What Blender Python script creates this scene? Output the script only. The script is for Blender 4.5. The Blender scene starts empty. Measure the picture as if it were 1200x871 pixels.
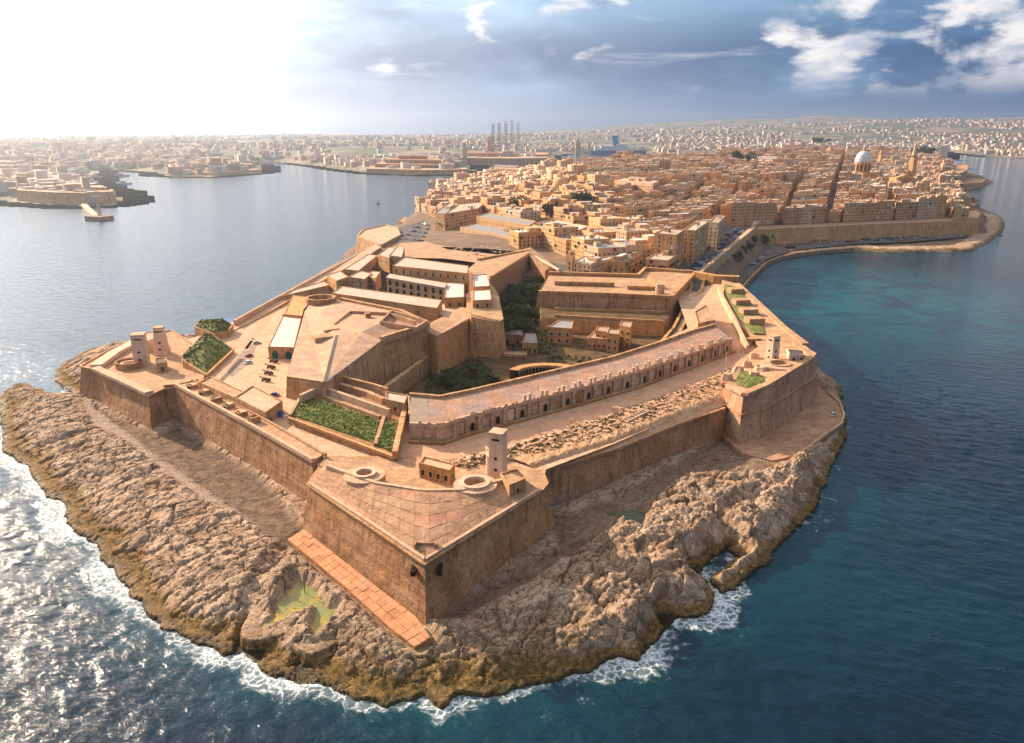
import bpy, math, random
import numpy as np
from math import radians, sin, cos, atan, atan2, hypot, pi, sqrt
random.seed(7)
scene = bpy.context.scene
# ------------------------------------------------------------------ camera
F_PX, CAM_H = 900.0, 130.0
PITCH = atan((435.5-152)/F_PX)
cam = bpy.data.cameras.new('camera'); camo = bpy.data.objects.new('camera', cam)
scene.collection.objects.link(camo); scene.camera = camo
camo.location = (0, 0, CAM_H); camo.rotation_euler = (pi/2-PITCH, 0, 0)
cam.sensor_width = 36; cam.lens = 36*F_PX/1200; cam.clip_start = 1; cam.clip_end = 60000
scene.view_settings.view_transform = 'Standard'; scene.view_settings.look = 'None'
scene.view_settings.exposure = 0.98; scene.view_settings.gamma = 1
scene.cycles.use_denoising = True
scene.cycles.max_bounces = 5; scene.cycles.volume_bounces = 0
scene.cycles.transparent_max_bounces = 8; scene.cycles.caustics_reflective = False
scene.cycles.sample_clamp_indirect = 4
# ------------------------------------------------------------------ sun and sky
SUN_AZ, SUN_EL = -51.0, 25.0        # azimuth measured from +Y, negative to the left of the view
sdir = (sin(radians(SUN_AZ))*cos(radians(SUN_EL)), cos(radians(SUN_AZ))*cos(radians(SUN_EL)), sin(radians(SUN_EL)))
sl = bpy.data.lights.new('sun', 'SUN'); sl.energy = 5.0; sl.angle = radians(0.5); sl.color = (1.0, 0.77, 0.53)
so = bpy.data.objects.new('sun', sl); scene.collection.objects.link(so)
import mathutils
so.rotation_euler = mathutils.Vector(sdir).to_track_quat('Z', 'Y').to_euler()
world = bpy.data.worlds.new('World'); scene.world = world; world.use_nodes = True

class NT:
    """small helper for writing node trees"""
    def __init__(s, tree): s.t = tree; s.n = tree.nodes; s.l = tree.links
    def node(s, typ, **kw):
        n = s.n.new(typ)
        for k, v in kw.items(): setattr(n, k, v)
        return n
    def link(s, a, b): s.l.new(a, b)
    def setin(s, sock, v):
        if isinstance(v, bpy.types.NodeSocket): s.l.new(v, sock)
        elif isinstance(v, (tuple, list)):
            sock.default_value = tuple(v) if len(v) == len(sock.default_value) else (tuple(v)+(1,))
        else: sock.default_value = v
    def math(s, op, a, b=0.0, c=0.0, clamp=False):
        n = s.node('ShaderNodeMath', operation=op, use_clamp=clamp)
        s.setin(n.inputs[0], a); s.setin(n.inputs[1], b); s.setin(n.inputs[2], c); return n.outputs[0]
    def vmath(s, op, a, b=(0, 0, 0)):
        n = s.node('ShaderNodeVectorMath', operation=op)
        s.setin(n.inputs[0], a); s.setin(n.inputs[1], b)
        return n.outputs['Value'] if op in ('DOT_PRODUCT', 'LENGTH') else n.outputs[0]
    def mix(s, f, a, b, mode='MIX'):
        n = s.node('ShaderNodeMix', data_type='RGBA', blend_type=mode)
        s.setin(n.inputs[0], f); s.setin(n.inputs[6], a); s.setin(n.inputs[7], b); return n.outputs[2]
    def ramp(s, f, lo, hi, a=0.0, b=1.0, smooth=True):
        n = s.node('ShaderNodeMapRange', interpolation_type='SMOOTHSTEP' if smooth else 'LINEAR')
        s.setin(n.inputs[0], f); n.inputs[1].default_value = lo; n.inputs[2].default_value = hi
        n.inputs[3].default_value = a; n.inputs[4].default_value = b; return n.outputs[0]
    def noise(s, vec, scale, detail=4, rough=.55, dist=0.0, out='Fac'):
        n = s.node('ShaderNodeTexNoise'); n.inputs['Scale'].default_value = scale
        n.inputs['Detail'].default_value = detail; n.inputs['Roughness'].default_value = rough
        n.inputs['Distortion'].default_value = dist; s.l.new(vec, n.inputs['Vector']); return n.outputs[out]
    def scale(s, vec, v):
        return s.vmath('MULTIPLY', vec, v)
    def bump(s, h, strength, dist, normal=None):
        n = s.node('ShaderNodeBump'); n.inputs['Strength'].default_value = strength
        n.inputs['Distance'].default_value = dist; s.l.new(h, n.inputs['Height'])
        if normal is not None: s.l.new(normal, n.inputs['Normal'])
        return n.outputs[0]

def build_world():
    t = NT(world.node_tree); t.n.clear()
    out = t.node('ShaderNodeOutputWorld'); bg = t.node('ShaderNodeBackground'); t.link(bg.outputs[0], out.inputs[0])
    sky = t.node('ShaderNodeTexSky', sky_type='NISHITA'); sky.sun_disc = False
    sky.sun_elevation = radians(SUN_EL); sky.sun_rotation = radians(SUN_AZ); sky.altitude = 100
    sky.dust_density = 2.0; sky.air_density = 1.0
    d = t.vmath('NORMALIZE', t.node('ShaderNodeTexCoord').outputs['Generated'])
    sep = t.node('ShaderNodeSeparateXYZ'); t.link(d, sep.inputs[0])
    z = t.math('MAXIMUM', sep.outputs[2], 0.0)
    zz = t.math('ADD', z, 0.09)
    pv = t.node('ShaderNodeCombineXYZ')
    t.link(t.math('DIVIDE', sep.outputs[0], zz), pv.inputs[0]); t.link(t.math('DIVIDE', sep.outputs[1], zz), pv.inputs[1])
    p = pv.outputs[0]
    sd = t.vmath('DOT_PRODUCT', d, sdir); sd0 = t.math('MAXIMUM', sd, 0.0)
    glow = t.math('POWER', sd0, 7.0); glow2 = t.math('POWER', sd0, 2.2)
    # stratus deck: blue grey, brightening towards the sun behind it
    n1 = t.noise(t.vmath('ADD', t.scale(d, (1, 1, 3.0)), (3.1, 1.7, 0)), 2.3, 7, .55, .35)
    n2 = t.noise(t.scale(d, (1.0, 1.0, 3.4)), 6.5, 7, .6, .3)
    deckv = t.math('ADD', t.math('MULTIPLY', n1, .75), t.math('MULTIPLY', n2, .25))
    br = t.ramp(deckv, .43, .60)
    base = t.mix(br, (0.014, 0.074, 0.195), (0.15, 0.285, 0.47))
    base = t.mix(t.ramp(z, 0.0, .075), (0.030, 0.105, 0.245), base)
    base = t.mix(t.ramp(z, .30, .75), base, t.mix(br, (0.34, 0.36, 0.40), (0.62, 0.60, 0.58)))   # unseen cloud overhead, brightened to lift the ambient light
    # clear gaps show the physical sky
    blue = t.node('ShaderNodeMix', data_type='RGBA', blend_type='MULTIPLY'); blue.inputs[0].default_value = 1
    t.link(sky.outputs[0], blue.inputs[6]); blue.inputs[7].default_value = (0.060, 0.085, 0.115, 1)
    gapmask = t.math('MULTIPLY', t.ramp(n1, .55, .44), t.math('MULTIPLY', t.ramp(z, .08, .16), t.ramp(z, .6, .3)))
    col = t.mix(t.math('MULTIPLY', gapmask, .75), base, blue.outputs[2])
    # cumulus: lit puffs, denser towards azimuth +32 and low in the sky
    c1 = t.noise(t.scale(d, (1, 1, 2.4)), 7.5, 8, .56, .25)
    axis = (sin(radians(33.5))*cos(radians(5.5)), cos(radians(33.5))*cos(radians(5.5)), sin(radians(5.5)))
    near = t.ramp(t.vmath('DOT_PRODUCT', d, axis), cos(radians(10)), cos(radians(1)))
    for az_, el_, r_ in ((-9.0, 3.2, 2.4), (-6.3, 2.8, 2.0), (4.3, 7.0, 4.5), (20.0, 6.5, 6.0), (25.5, 2.6, 3.0)):
        ax = (sin(radians(az_))*cos(radians(el_)), cos(radians(az_))*cos(radians(el_)), sin(radians(el_)))
        near = t.math('MAXIMUM', near, t.math('MULTIPLY', t.ramp(t.vmath('DOT_PRODUCT', d, ax), cos(radians(r_)), cos(radians(r_*.25))), .62))
    bandz = t.math('MULTIPLY', t.ramp(z, .025, .07), t.ramp(z, .6, .15))
    puff = t.math('ADD', c1, t.math('MULTIPLY', near, .30))
    cm = t.math('MULTIPLY', t.ramp(puff, .63, .74), bandz)
    shade = t.noise(t.scale(t.vmath('ADD', d, (.012, -.01, -.02)), (1, 1, 2.4)), 11, 6, .6)
    pc = t.mix(t.ramp(shade, .35, .62), (0.32, 0.37, 0.47), (0.78, 0.74, 0.72))
    col = t.mix(t.math('MULTIPLY', cm, .92), col, pc)
    # thin streaks
    st = t.noise(t.scale(d, (2.2, 2.2, 16)), 2.4, 6, .6, .6)
    col = t.mix(t.math('MULTIPLY', t.math('MULTIPLY', t.ramp(st, .55, .75), bandz), .5), col, (0.62, 0.66, 0.74, 1))
    # forward-scattered light through the cloud near the sun
    g = t.math('ADD', t.math('MULTIPLY', glow, 1.25), t.math('MULTIPLY', t.math('POWER', sd0, 2.8), 0.60))
    gc = t.mix(1.0, (1.0, 0.95, 0.90, 1), t.mix(t.ramp(n2, .3, .7), (.85, .85, .88, 1), (1.1, 1.08, 1.05, 1)), 'MULTIPLY')
    gl = t.vmath('MULTIPLY', gc, (1, 1, 1)); sc = t.node('ShaderNodeVectorMath', operation='SCALE')
    t.link(gl, sc.inputs[0]); t.link(g, sc.inputs['Scale'])
    fin = t.vmath('ADD', col, sc.outputs[0])
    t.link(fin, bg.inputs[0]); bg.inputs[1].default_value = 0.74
build_world()

# ------------------------------------------------------------------ helpers
cp_, sp_ = cos(PITCH), sin(PITCH)
def at(px, py, z=0.0):
    """ground-plan point: where the line of sight through a place in the photograph meets height z"""
    u = (px-600)/F_PX; v = (435.5-py)/F_PX
    k = (z-CAM_H)/(-sp_+v*cp_)
    return (u*k, (cp_+v*sp_)*k)
def A(pts, z): return [at(p[0], p[1], p[2] if len(p) > 2 else z) for p in pts]

def _h(ix, iy, s):
    n = (ix.astype(np.int64)*374761393+iy.astype(np.int64)*668265263+s*1442695041) & 0xffffffff
    n = ((n ^ (n >> 13))*1274126177) & 0xffffffff
    return ((n ^ (n >> 16)) & 0xffff)/65535.0*2*np.pi
def perlin(x, y, s=0):
    x0 = np.floor(x); y0 = np.floor(y); fx = x-x0; fy = y-y0
    u = fx*fx*fx*(fx*(fx*6-15)+10); v = fy*fy*fy*(fy*(fy*6-15)+10)
    def g(i, j):
        a = _h(x0+i, y0+j, s); return np.cos(a)*(fx-i)+np.sin(a)*(fy-j)
    a = g(0, 0)*(1-u)+g(1, 0)*u; b = g(0, 1)*(1-u)+g(1, 1)*u
    return (a*(1-v)+b*v)*1.41
def fbm(x, y, s=0, o=4, ridged=False):
    r = np.zeros_like(x); a = 1.0; t = 0
    for i in range(o):
        n = perlin(x, y, s+i*17)
        if ridged: n = 1-2*np.abs(n)
        r += a*n; t += a; a *= .5; x = x*2.03+11.3; y = y*2.03-7.7
    return r/t
def sstep(x, a, b):
    t = np.clip((x-a)/(b-a), 0, 1); return t*t*(3-2*t)
def inside(X, Y, poly):
    c = np.zeros(X.shape, bool); n = len(poly)
    for i in range(n):
        x1, y1 = poly[i]; x2, y2 = poly[(i+1) % n]
        if y1 == y2: continue
        c ^= ((y1 > Y) != (y2 > Y)) & (X < (x2-x1)*(Y-y1)/(y2-y1)+x1)
    return c
def dist(X, Y, poly, closed=True):
    d = np.full(X.shape, 1e9); n = len(poly)
    for i in range(n if closed else n-1):
        x1, y1 = poly[i]; x2, y2 = poly[(i+1) % n]; dx, dy = x2-x1, y2-y1
        t = np.clip(((X-x1)*dx+(Y-y1)*dy)/max(dx*dx+dy*dy, 1e-9), 0, 1)
        d = np.minimum(d, np.hypot(X-x1-t*dx, Y-y1-t*dy))
    return d
def sdf(X, Y, poly):
    d = dist(X, Y, poly); return np.where(inside(X, Y, poly), d, -d)
def pin(x, y, poly): return bool(inside(np.array([x]), np.array([y]), poly)[0])

col = scene.collection
def tag(o, label=None, cat=None, group=None, kind=None):
    if label: o['label'] = label
    if cat: o['category'] = cat
    if group: o['group'] = group
    if kind: o['kind'] = kind
    return o
def empty(name, loc, label, cat, group=None):
    o = bpy.data.objects.new(name, None); col.objects.link(o); o.location = loc; o.empty_display_size = .1
    return tag(o, label, cat, group)
WLOC = {}
def wloc(o):
    l = mathutils.Vector(o.location)
    while o.parent: o = o.parent; l = l+mathutils.Vector(o.location)
    return l
def link(name, me, parent=None, loc=(0, 0, 0)):
    o = bpy.data.objects.new(name, me); col.objects.link(o); o.parent = parent; o.location = loc; return o
def mk(name, verts, faces, mats, parent=None, origin=None, fm=None, smooth=False):
    """one mesh object from world-space vertices; its origin is its own base, or that of its thing"""
    me = bpy.data.meshes.new(name)
    V = np.array(verts, float)
    if parent is not None: o0 = np.array(wloc(parent)); loc = (0, 0, 0)
    else:
        o0 = np.array(origin) if origin is not None else np.array([(V[:, 0].min()+V[:, 0].max())/2, (V[:, 1].min()+V[:, 1].max())/2, V[:, 2].min()])
        loc = tuple(o0)
    me.from_pydata((V-o0).tolist(), [], faces)
    for m in (mats if isinstance(mats, (list, tuple)) else [mats]): me.materials.append(m)
    if fm is not None: me.polygons.foreach_set('material_index', fm)
    if smooth: me.polygons.foreach_set('use_smooth', [True]*len(me.polygons))
    me.update()
    return link(name, me, parent, loc)
def np_mesh(name, V, Fq, mats, fm=None, smooth=False, attrs=None, parent=None):
    """fast mesh from numpy arrays (Fq: n x 4 or n x 3)"""
    me = bpy.data.meshes.new(name); k = Fq.shape[1]
    me.vertices.add(len(V)); me.vertices.foreach_set('co', V.astype(np.float32).ravel())
    me.loops.add(Fq.size); me.loops.foreach_set('vertex_index', Fq.astype(np.int32).ravel())
    me.polygons.add(len(Fq)); me.polygons.foreach_set('loop_start', np.arange(0, Fq.size, k, dtype=np.int32))
    for m in (mats if isinstance(mats, (list, tuple)) else [mats]): me.materials.append(m)
    if fm is not None: me.polygons.foreach_set('material_index', fm.astype(np.int32))
    if smooth: me.polygons.foreach_set('use_smooth', np.ones(len(Fq), bool))
    me.update(calc_edges=True); me.validate()
    for an, av in (attrs or {}).items():
        a = me.attributes.new(an, 'FLOAT_COLOR' if av.ndim == 2 else 'FLOAT', 'POINT')
        if av.ndim == 2:
            c4 = np.ones((len(V), 4), np.float32); c4[:, :av.shape[1]] = av; a.data.foreach_set('color', c4.ravel())
        else: a.data.foreach_set('value', av.astype(np.float32).ravel())
    return link(name, me, parent)

class MB:
    """collects shapes; build() links them as ONE mesh object"""
    def __init__(s): s.v = []; s.f = []; s.m = []
    def add(s, v, f, m=0):
        b = len(s.v); s.v += [tuple(q) for q in v]; s.f += [tuple(i+b for i in q) for q in f]; s.m += [m]*len(f); return s
    def prism(s, bot, top, m=0, mt=None, bottom=False):
        n = len(top); s.add(list(bot)+list(top), [(i, (i+1) % n, n+(i+1) % n, n+i) for i in range(n)], m)
        b = len(s.v)-2*n
        s.f.append(tuple(b+n+i for i in range(n))); s.m.append(m if mt is None else mt)
        if bottom: s.f.append(tuple(b+n-1-i for i in range(n))); s.m.append(m)
        return s
    def box(s, c, sx, sy, sz, az=0.0, m=0, mt=None, skew=None):
        """c: centre of the base; az: turn about z; skew: (U,V) unit plan axes instead"""
        ux, uy = skew[0] if skew else (cos(az), sin(az)); vx, vy = skew[1] if skew else (-sin(az), cos(az))
        q = [(-.5, -.5), (.5, -.5), (.5, .5), (-.5, .5)]
        p = [(c[0]+a*sx*ux+b*sy*vx, c[1]+a*sx*uy+b*sy*vy) for a, b in q]
        return s.prism([(x, y, c[2]) for x, y in p], [(x, y, c[2]+sz) for x, y in p], m, mt, True)
    def cyl(s, c, r0, r1, h, n=14, m=0, mt=None):
        a = [(c[0]+r0*cos(2*pi*i/n), c[1]+r0*sin(2*pi*i/n), c[2]) for i in range(n)]
        b = [(c[0]+r1*cos(2*pi*i/n), c[1]+r1*sin(2*pi*i/n), c[2]+h) for i in range(n)]
        return s.prism(a, b, m, mt)
    def ring(s, c, ro, ri, h, n=28, m=0, zi=None):
        """thick tube: outer wall, rim, inner wall down to zi"""
        zi = c[2] if zi is None else zi; v = []
        for r, z in ((ro, c[2]), (ro, c[2]+h), (ri, c[2]+h), (ri, zi)):
            v += [(c[0]+r*cos(2*pi*i/n), c[1]+r*sin(2*pi*i/n), z) for i in range(n)]
        f = [(k*n+i, k*n+(i+1) % n, (k+1)*n+(i+1) % n, (k+1)*n+i) for k in range(3) for i in range(n)]
        return s.add(v, f, m)
    def wall(s, pts, th, z0, z1, m=0, closed=False, batter=0.0, mt=None):
        """a wall following a plan polyline; pts (x,y) or (x,y,zbase offset)"""
        n = len(pts)
        for i in range(n if closed else n-1):
            x1, y1 = pts[i][:2]; x2, y2 = pts[(i+1) % n][:2]; L = hypot(x2-x1, y2-y1)
            if L < 1e-6: continue
            nx, ny = -(y2-y1)/L*th/2, (x2-x1)/L*th/2; ex, ey = (x2-x1)/L*th*.5, (y2-y1)/L*th*.5
            x1 -= ex*(.98 if i else 0); y1 -= ey*(.98 if i else 0)
            b = 1+batter
            q0 = [(x1+nx*b, y1+ny*b), (x1-nx*b, y1-ny*b), (x2-nx*b, y2-ny*b), (x2+nx*b, y2+ny*b)]
            q1 = [(x1+nx, y1+ny), (x1-nx, y1-ny), (x2-nx, y2-ny), (x2+nx, y2+ny)]
            e = .004*(i % 2)
            s.prism([(x, y, z0) for x, y in q0], [(x, y, z1-e) for x, y in q1], m, mt)
        return s
    def build(s, name, mats, parent=None, smooth=False, origin=None):
        return mk(name, s.v, s.f, mats, parent, origin, s.m, smooth)

def area(p): return sum(p[i][0]*p[(i+1) % len(p)][1]-p[(i+1) % len(p)][0]*p[i][1] for i in range(len(p)))/2
def ccw(p): return p if area(p) > 0 else p[::-1]
def offset(poly, d):
    n = len(poly); out = []
    for i in range(n):
        x0, y0 = poly[i-1][:2]; x1, y1 = poly[i][:2]; x2, y2 = poly[(i+1) % n][:2]
        a = hypot(x1-x0, y1-y0) or 1; b = hypot(x2-x1, y2-y1) or 1
        n1 = ((y1-y0)/a, -(x1-x0)/a); n2 = ((y2-y1)/b, -(x2-x1)/b)
        k = 1+n1[0]*n2[0]+n1[1]*n2[1]; k = max(k, .35)
        out.append((x1+d*(n1[0]+n2[0])/k, y1+d*(n1[1]+n2[1])/k))
    return out
def block(px, zt, zb, batter=0.0, z3=None):
    """plan polygon from photo places at height zt (or their own third value) -> (bottom ring, top ring)"""
    p = [(*at(q[0], q[1], q[2] if len(q) > 2 else zt), q[2] if len(q) > 2 else zt) for q in px]
    if area(p) < 0: p = p[::-1]
    o = offset(p, batter)
    return [(x, y, zb) for x, y in o], p
def solid(name, px, zt, zb, batter, mats, parent=None, label=None, cat=None, group=None, coping=0.0, mt=None, cmat=None):
    b, t = block(px, zt, zb, batter); m = MB().prism(b, t, 0, mt)
    o = m.build(name, mats, parent)
    if label: tag(o, label, cat, group)
    return o
# ------------------------------------------------------------------ materials
MATS = {}
def newmat(name):
    m = bpy.data.materials.new(name); m.use_nodes = True; t = NT(m.node_tree); t.n.clear()
    o = t.node('ShaderNodeOutputMaterial'); b = t.node('ShaderNodeBsdfPrincipled'); t.link(b.outputs[0], o.inputs[0])
    b.inputs['Roughness'].default_value = .9; b.inputs['Specular IOR Level'].default_value = .2
    MATS[name] = m; return m, t, b
def stone(name, c1, c2, patch=None, pf=.4, streak=.5, sc=1.0, bump=.5, dark=(0.07, 0.05, 0.035), courses=0.0, moss=0.0, joints=0.0):
    def sat(c):
        l = sum(c)/3; return tuple(max(.01, l+(q-l)*1.35)*k for q, k in zip(c, (1.05, .94, .81)))
    c1, c2 = sat(c1), sat(c2)
    """weathered limestone: mottling, rusty and dark patches of its own, rain streaks, faint courses"""
    m, t, b = newmat(name); P = t.node('ShaderNodeNewGeometry').outputs['Position']
    a = t.noise(P, .11*sc, 5, .6); bn = t.noise(P, .9*sc, 5, .65); c = t.mix(t.ramp(a, .38, .60), c1, c2)
    c = t.mix(t.ramp(bn, .3, .75, 0, .55), c, tuple(q*.62 for q in c1))
    if patch: c = t.mix(t.ramp(t.noise(P, .075*sc, 6, .66, .5), .52, .62, 0, pf), c, patch)
    Ps = t.scale(P, (1, 1, .09)); s1 = t.noise(Ps, .55*sc, 5, .7)
    c = t.mix(t.ramp(s1, .50, .66, 0, streak), c, dark)
    s2 = t.noise(t.vmath('ADD', Ps, (31, 7, 3)), 1.1*sc, 4, .7)
    c = t.mix(t.ramp(s2, .58, .75, 0, streak*.6), c, tuple(min(.75, q*1.5) for q in c2))
    if moss: c = t.mix(t.ramp(t.noise(P, .22, 5, .7), .55, .7, 0, moss), c, (0.10, 0.10, 0.035))
    h = t.math('ADD', t.noise(P, 1.6*sc, 5, .65), t.math('MULTIPLY', t.noise(P, .35*sc, 3, .5), 1.5))
    if joints:
        vo = t.node('ShaderNodeTexVoronoi', feature='DISTANCE_TO_EDGE'); vo.inputs['Scale'].default_value = joints; vo.inputs['Randomness'].default_value = .75
        t.link(t.vmath('ADD', P, t.scale(t.noise(P, .5, 3, .6, 0, 'Color'), (.8, .8, 0))), vo.inputs['Vector']); jl = t.ramp(vo.outputs['Distance'], .035, .0)
        vc = t.node('ShaderNodeTexVoronoi'); vc.inputs['Scale'].default_value = joints*.6; vc.inputs['Randomness'].default_value = .8; t.link(P, vc.inputs['Vector'])
        sc_ = t.node('ShaderNodeSeparateColor'); t.link(vc.outputs['Color'], sc_.inputs[0]); c = t.mix(t.math('MULTIPLY', sc_.outputs[0], .30), c, tuple(q*.6 for q in c1))
        c = t.mix(t.math('MULTIPLY', jl, .5), c, tuple(q*.4 for q in c1)); c = t.mix(t.ramp(t.noise(P, .25, 7, .75), .53, .66, 0, .5), c, tuple(q*.5 for q in c1)); h = t.math('SUBTRACT', h, t.math('MULTIPLY', jl, .6))
    if courses:
        cv_ = t.node('ShaderNodeCombineXYZ'); s3 = t.node('ShaderNodeSeparateXYZ'); t.link(P, s3.inputs[0]); t.link(t.math('ADD', t.math('MULTIPLY', s3.outputs[0], .8), t.math('MULTIPLY', s3.outputs[1], .75)), cv_.inputs[0]); t.link(s3.outputs[2], cv_.inputs[1])
        bk = t.node('ShaderNodeTexBrick'); t.link(cv_.outputs[0], bk.inputs['Vector']); bk.inputs['Scale'].default_value = 1.0; bk.inputs['Brick Width'].default_value = 1.7; bk.inputs['Row Height'].default_value = .8; bk.inputs['Mortar Size'].default_value = .05
        bk.inputs['Color1'].default_value = (1.12, 1.10, 1.08, 1); bk.inputs['Color2'].default_value = (.74, .72, .70, 1); bk.inputs['Mortar'].default_value = (.5, .46, .42, 1); c = t.mix(.75, c, bk.outputs['Color'], 'MULTIPLY')
        sep = t.node('ShaderNodeSeparateXYZ'); t.link(P, sep.inputs[0])
        w = t.math('SINE', t.math('MULTIPLY', sep.outputs[2], 2*pi/.62))
        g = t.ramp(w, -1, -.72, 1, 0); c = t.mix(t.math('MULTIPLY', g, courses), c, tuple(q*.45 for q in c1))
        h = t.math('SUBTRACT', h, t.math('MULTIPLY', g, .5))
    t.link(c, b.inputs['Base Color']); t.link(t.bump(h, bump, .35), b.inputs['Normal']); return m
def flat(name, c, rough=.7, var=.25, sc=1.0, metal=0.0):
    m, t, b = newmat(name); P = t.node('ShaderNodeNewGeometry').outputs['Position']
    n = t.noise(P, 1.2*sc, 4, .65); cc = t.mix(t.ramp(n, .3, .7), c, tuple(q*(1-var) for q in c))
    t.link(cc, b.inputs['Base Color']); b.inputs['Roughness'].default_value = rough; b.inputs['Metallic'].default_value = metal
    return m
M = MATS
stone('wall_sea', (0.40, 0.25, 0.17), (0.58, 0.40, 0.29), (0.50, 0.24, 0.09), .6, .55, bump=.9, courses=.3, moss=.3)
stone('wall_tan', (0.48, 0.32, 0.21), (0.62, 0.45, 0.32), (0.48, 0.23, 0.08), .55, .6, bump=.7, courses=.3)  # paler limestone than the sea walls, for inner walls and copings
stone('wall_ochre', (0.52, 0.335, 0.195), (0.62, 0.43, 0.275), (0.50, 0.27, 0.12), .5, .4, bump=.5, courses=.2)
stone('pave_top', (0.46, 0.32, 0.23), (0.60, 0.44, 0.34), (0.36, 0.22, 0.14), .7, .3, sc=1.4, bump=.6, moss=.3, joints=.35)
stone('pave_pale', (0.58, 0.43, 0.34), (0.66, 0.52, 0.43), (0.48, 0.33, 0.23), .7, .3, sc=1.4, bump=.4, joints=.3)
stone('slab_stone', (0.34, 0.235, 0.18), (0.46, 0.33, 0.26), (0.52, 0.34, 0.22), .7, .5, sc=1.5, bump=.7)
stone('roof_cav', (0.50, 0.37, 0.29), (0.62, 0.48, 0.39), (0.42, 0.28, 0.20), .7, .35, sc=1.2, bump=.4, joints=.22)
stone('roof_plat', (0.34, 0.245, 0.215), (0.46, 0.335, 0.295), (0.30, 0.26, 0.26), .7, .4, sc=1.4, bump=.6, moss=.2, joints=.4)
stone('road_pink', (0.50, 0.335, 0.26), (0.57, 0.40, 0.32), (0.42, 0.26, 0.20), .3, .1, sc=.6, bump=.15)
stone('asphalt', (0.085, 0.080, 0.085), (0.13, 0.12, 0.12), (0.16, 0.14, 0.13), .4, .1, sc=.8, bump=.1)
stone('plaster_white', (0.62, 0.50, 0.43), (0.70, 0.60, 0.53), (0.55, 0.40, 0.30), .3, .35, sc=1.5, bump=.2)
stone('soil', (0.085, 0.06, 0.038), (0.16, 0.11, 0.07), (0.09, 0.08, 0.035), .7, .2, sc=1.6, bump=.9, moss=.5)  # mossy earth; base colour also darkened to stand in for shade in the ditches
stone('quay', (0.30, 0.20, 0.15), (0.38, 0.27, 0.21), (0.42, 0.25, 0.12), .4, .4, bump=.5)
for i, (a_, b_) in enumerate([((.60, .42, .26), (.68, .50, .34)), ((.54, .36, .22), (.62, .43, .28)), ((.66, .50, .36), (.72, .58, .45)),
                              ((.50, .34, .23), (.58, .42, .30)), ((.60, .40, .26), (.66, .46, .33)), ((.56, .45, .35), (.64, .54, .44))]):
    stone('house_%s' % 'abcdef'[i], a_, b_, None, 0, .45, sc=1.0, bump=.15)
for n_, c_ in (('roof_cream', (.60, .46, .35)), ('roof_white', (.70, .63, .57)), ('roof_grey', (.34, .32, .32)), ('roof_tan', (.48, .33, .23)), ('roof_red', (.40, .15, .09))):
    flat(n_, c_, .9, .35, .5)
flat('opening', (.022, .018, .018), .4, .3); flat('shutter_green', (.03, .10, .07), .5, .3); flat('shutter_blue', (.03, .09, .17), .5, .3)
flat('shutter_red', (.22, .03, .025), .5, .3); flat('white_trim', (.72, .68, .64), .6, .12); flat('dome_white', (.62, .62, .63), .6, .15, .3)
flat('iron_dark', (.05, .045, .045), .5, .3); flat('cannon_red', (.16, .05, .035), .5, .3); flat('green_door', (.02, .09, .075), .5, .2)
flat('trunk', (.10, .065, .04), .9, .4); flat('rock_grey', (.36, .27, .21), .95, .4); flat('panel_grey', (.46, .42, .40), .6, .2)
flat('window_glass', (.03, .045, .06), .15, .2)
for n_, c_ in (('paint_white', (.72, .72, .72)), ('paint_silver', (.36, .37, .39)), ('paint_dark', (.03, .03, .04)), ('paint_blue', (.02, .07, .25)), ('paint_red', (.35, .03, .025)), ('paint_teal', (.03, .16, .18))):
    m_ = flat(n_, c_, .3, .05); m_.node_tree.nodes['Principled BSDF'].inputs['Specular IOR Level'].default_value = .5
def leafy(name, c1, c2, c3=(.13, .11, .03)):
    m, t, b = newmat(name); P = t.node('ShaderNodeNewGeometry').outputs['Position']
    c = t.mix(t.ramp(t.noise(P, .7, 5, .7), .3, .7), c1, c2)
    c = t.mix(t.ramp(t.noise(P, .23, 5, .7), .46, .62, 0, .8), c, c3)
    t.link(c, b.inputs['Base Color']); t.link(t.bump(t.noise(P, 2.5, 4, .7), .8, .4), b.inputs['Normal'])
    b.inputs['Roughness'].default_value = .8; return m
leafy('leaf_dark', (.030, .045, .018), (.075, .095, .030)); leafy('leaf_mid', (.05, .085, .018), (.11, .14, .03))
leafy('grass', (.075, .11, .02), (.17, .185, .04), (.27, .21, .08)); leafy('creeper', (.07, .115, .022), (.19, .23, .045), (.25, .22, .06))

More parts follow.
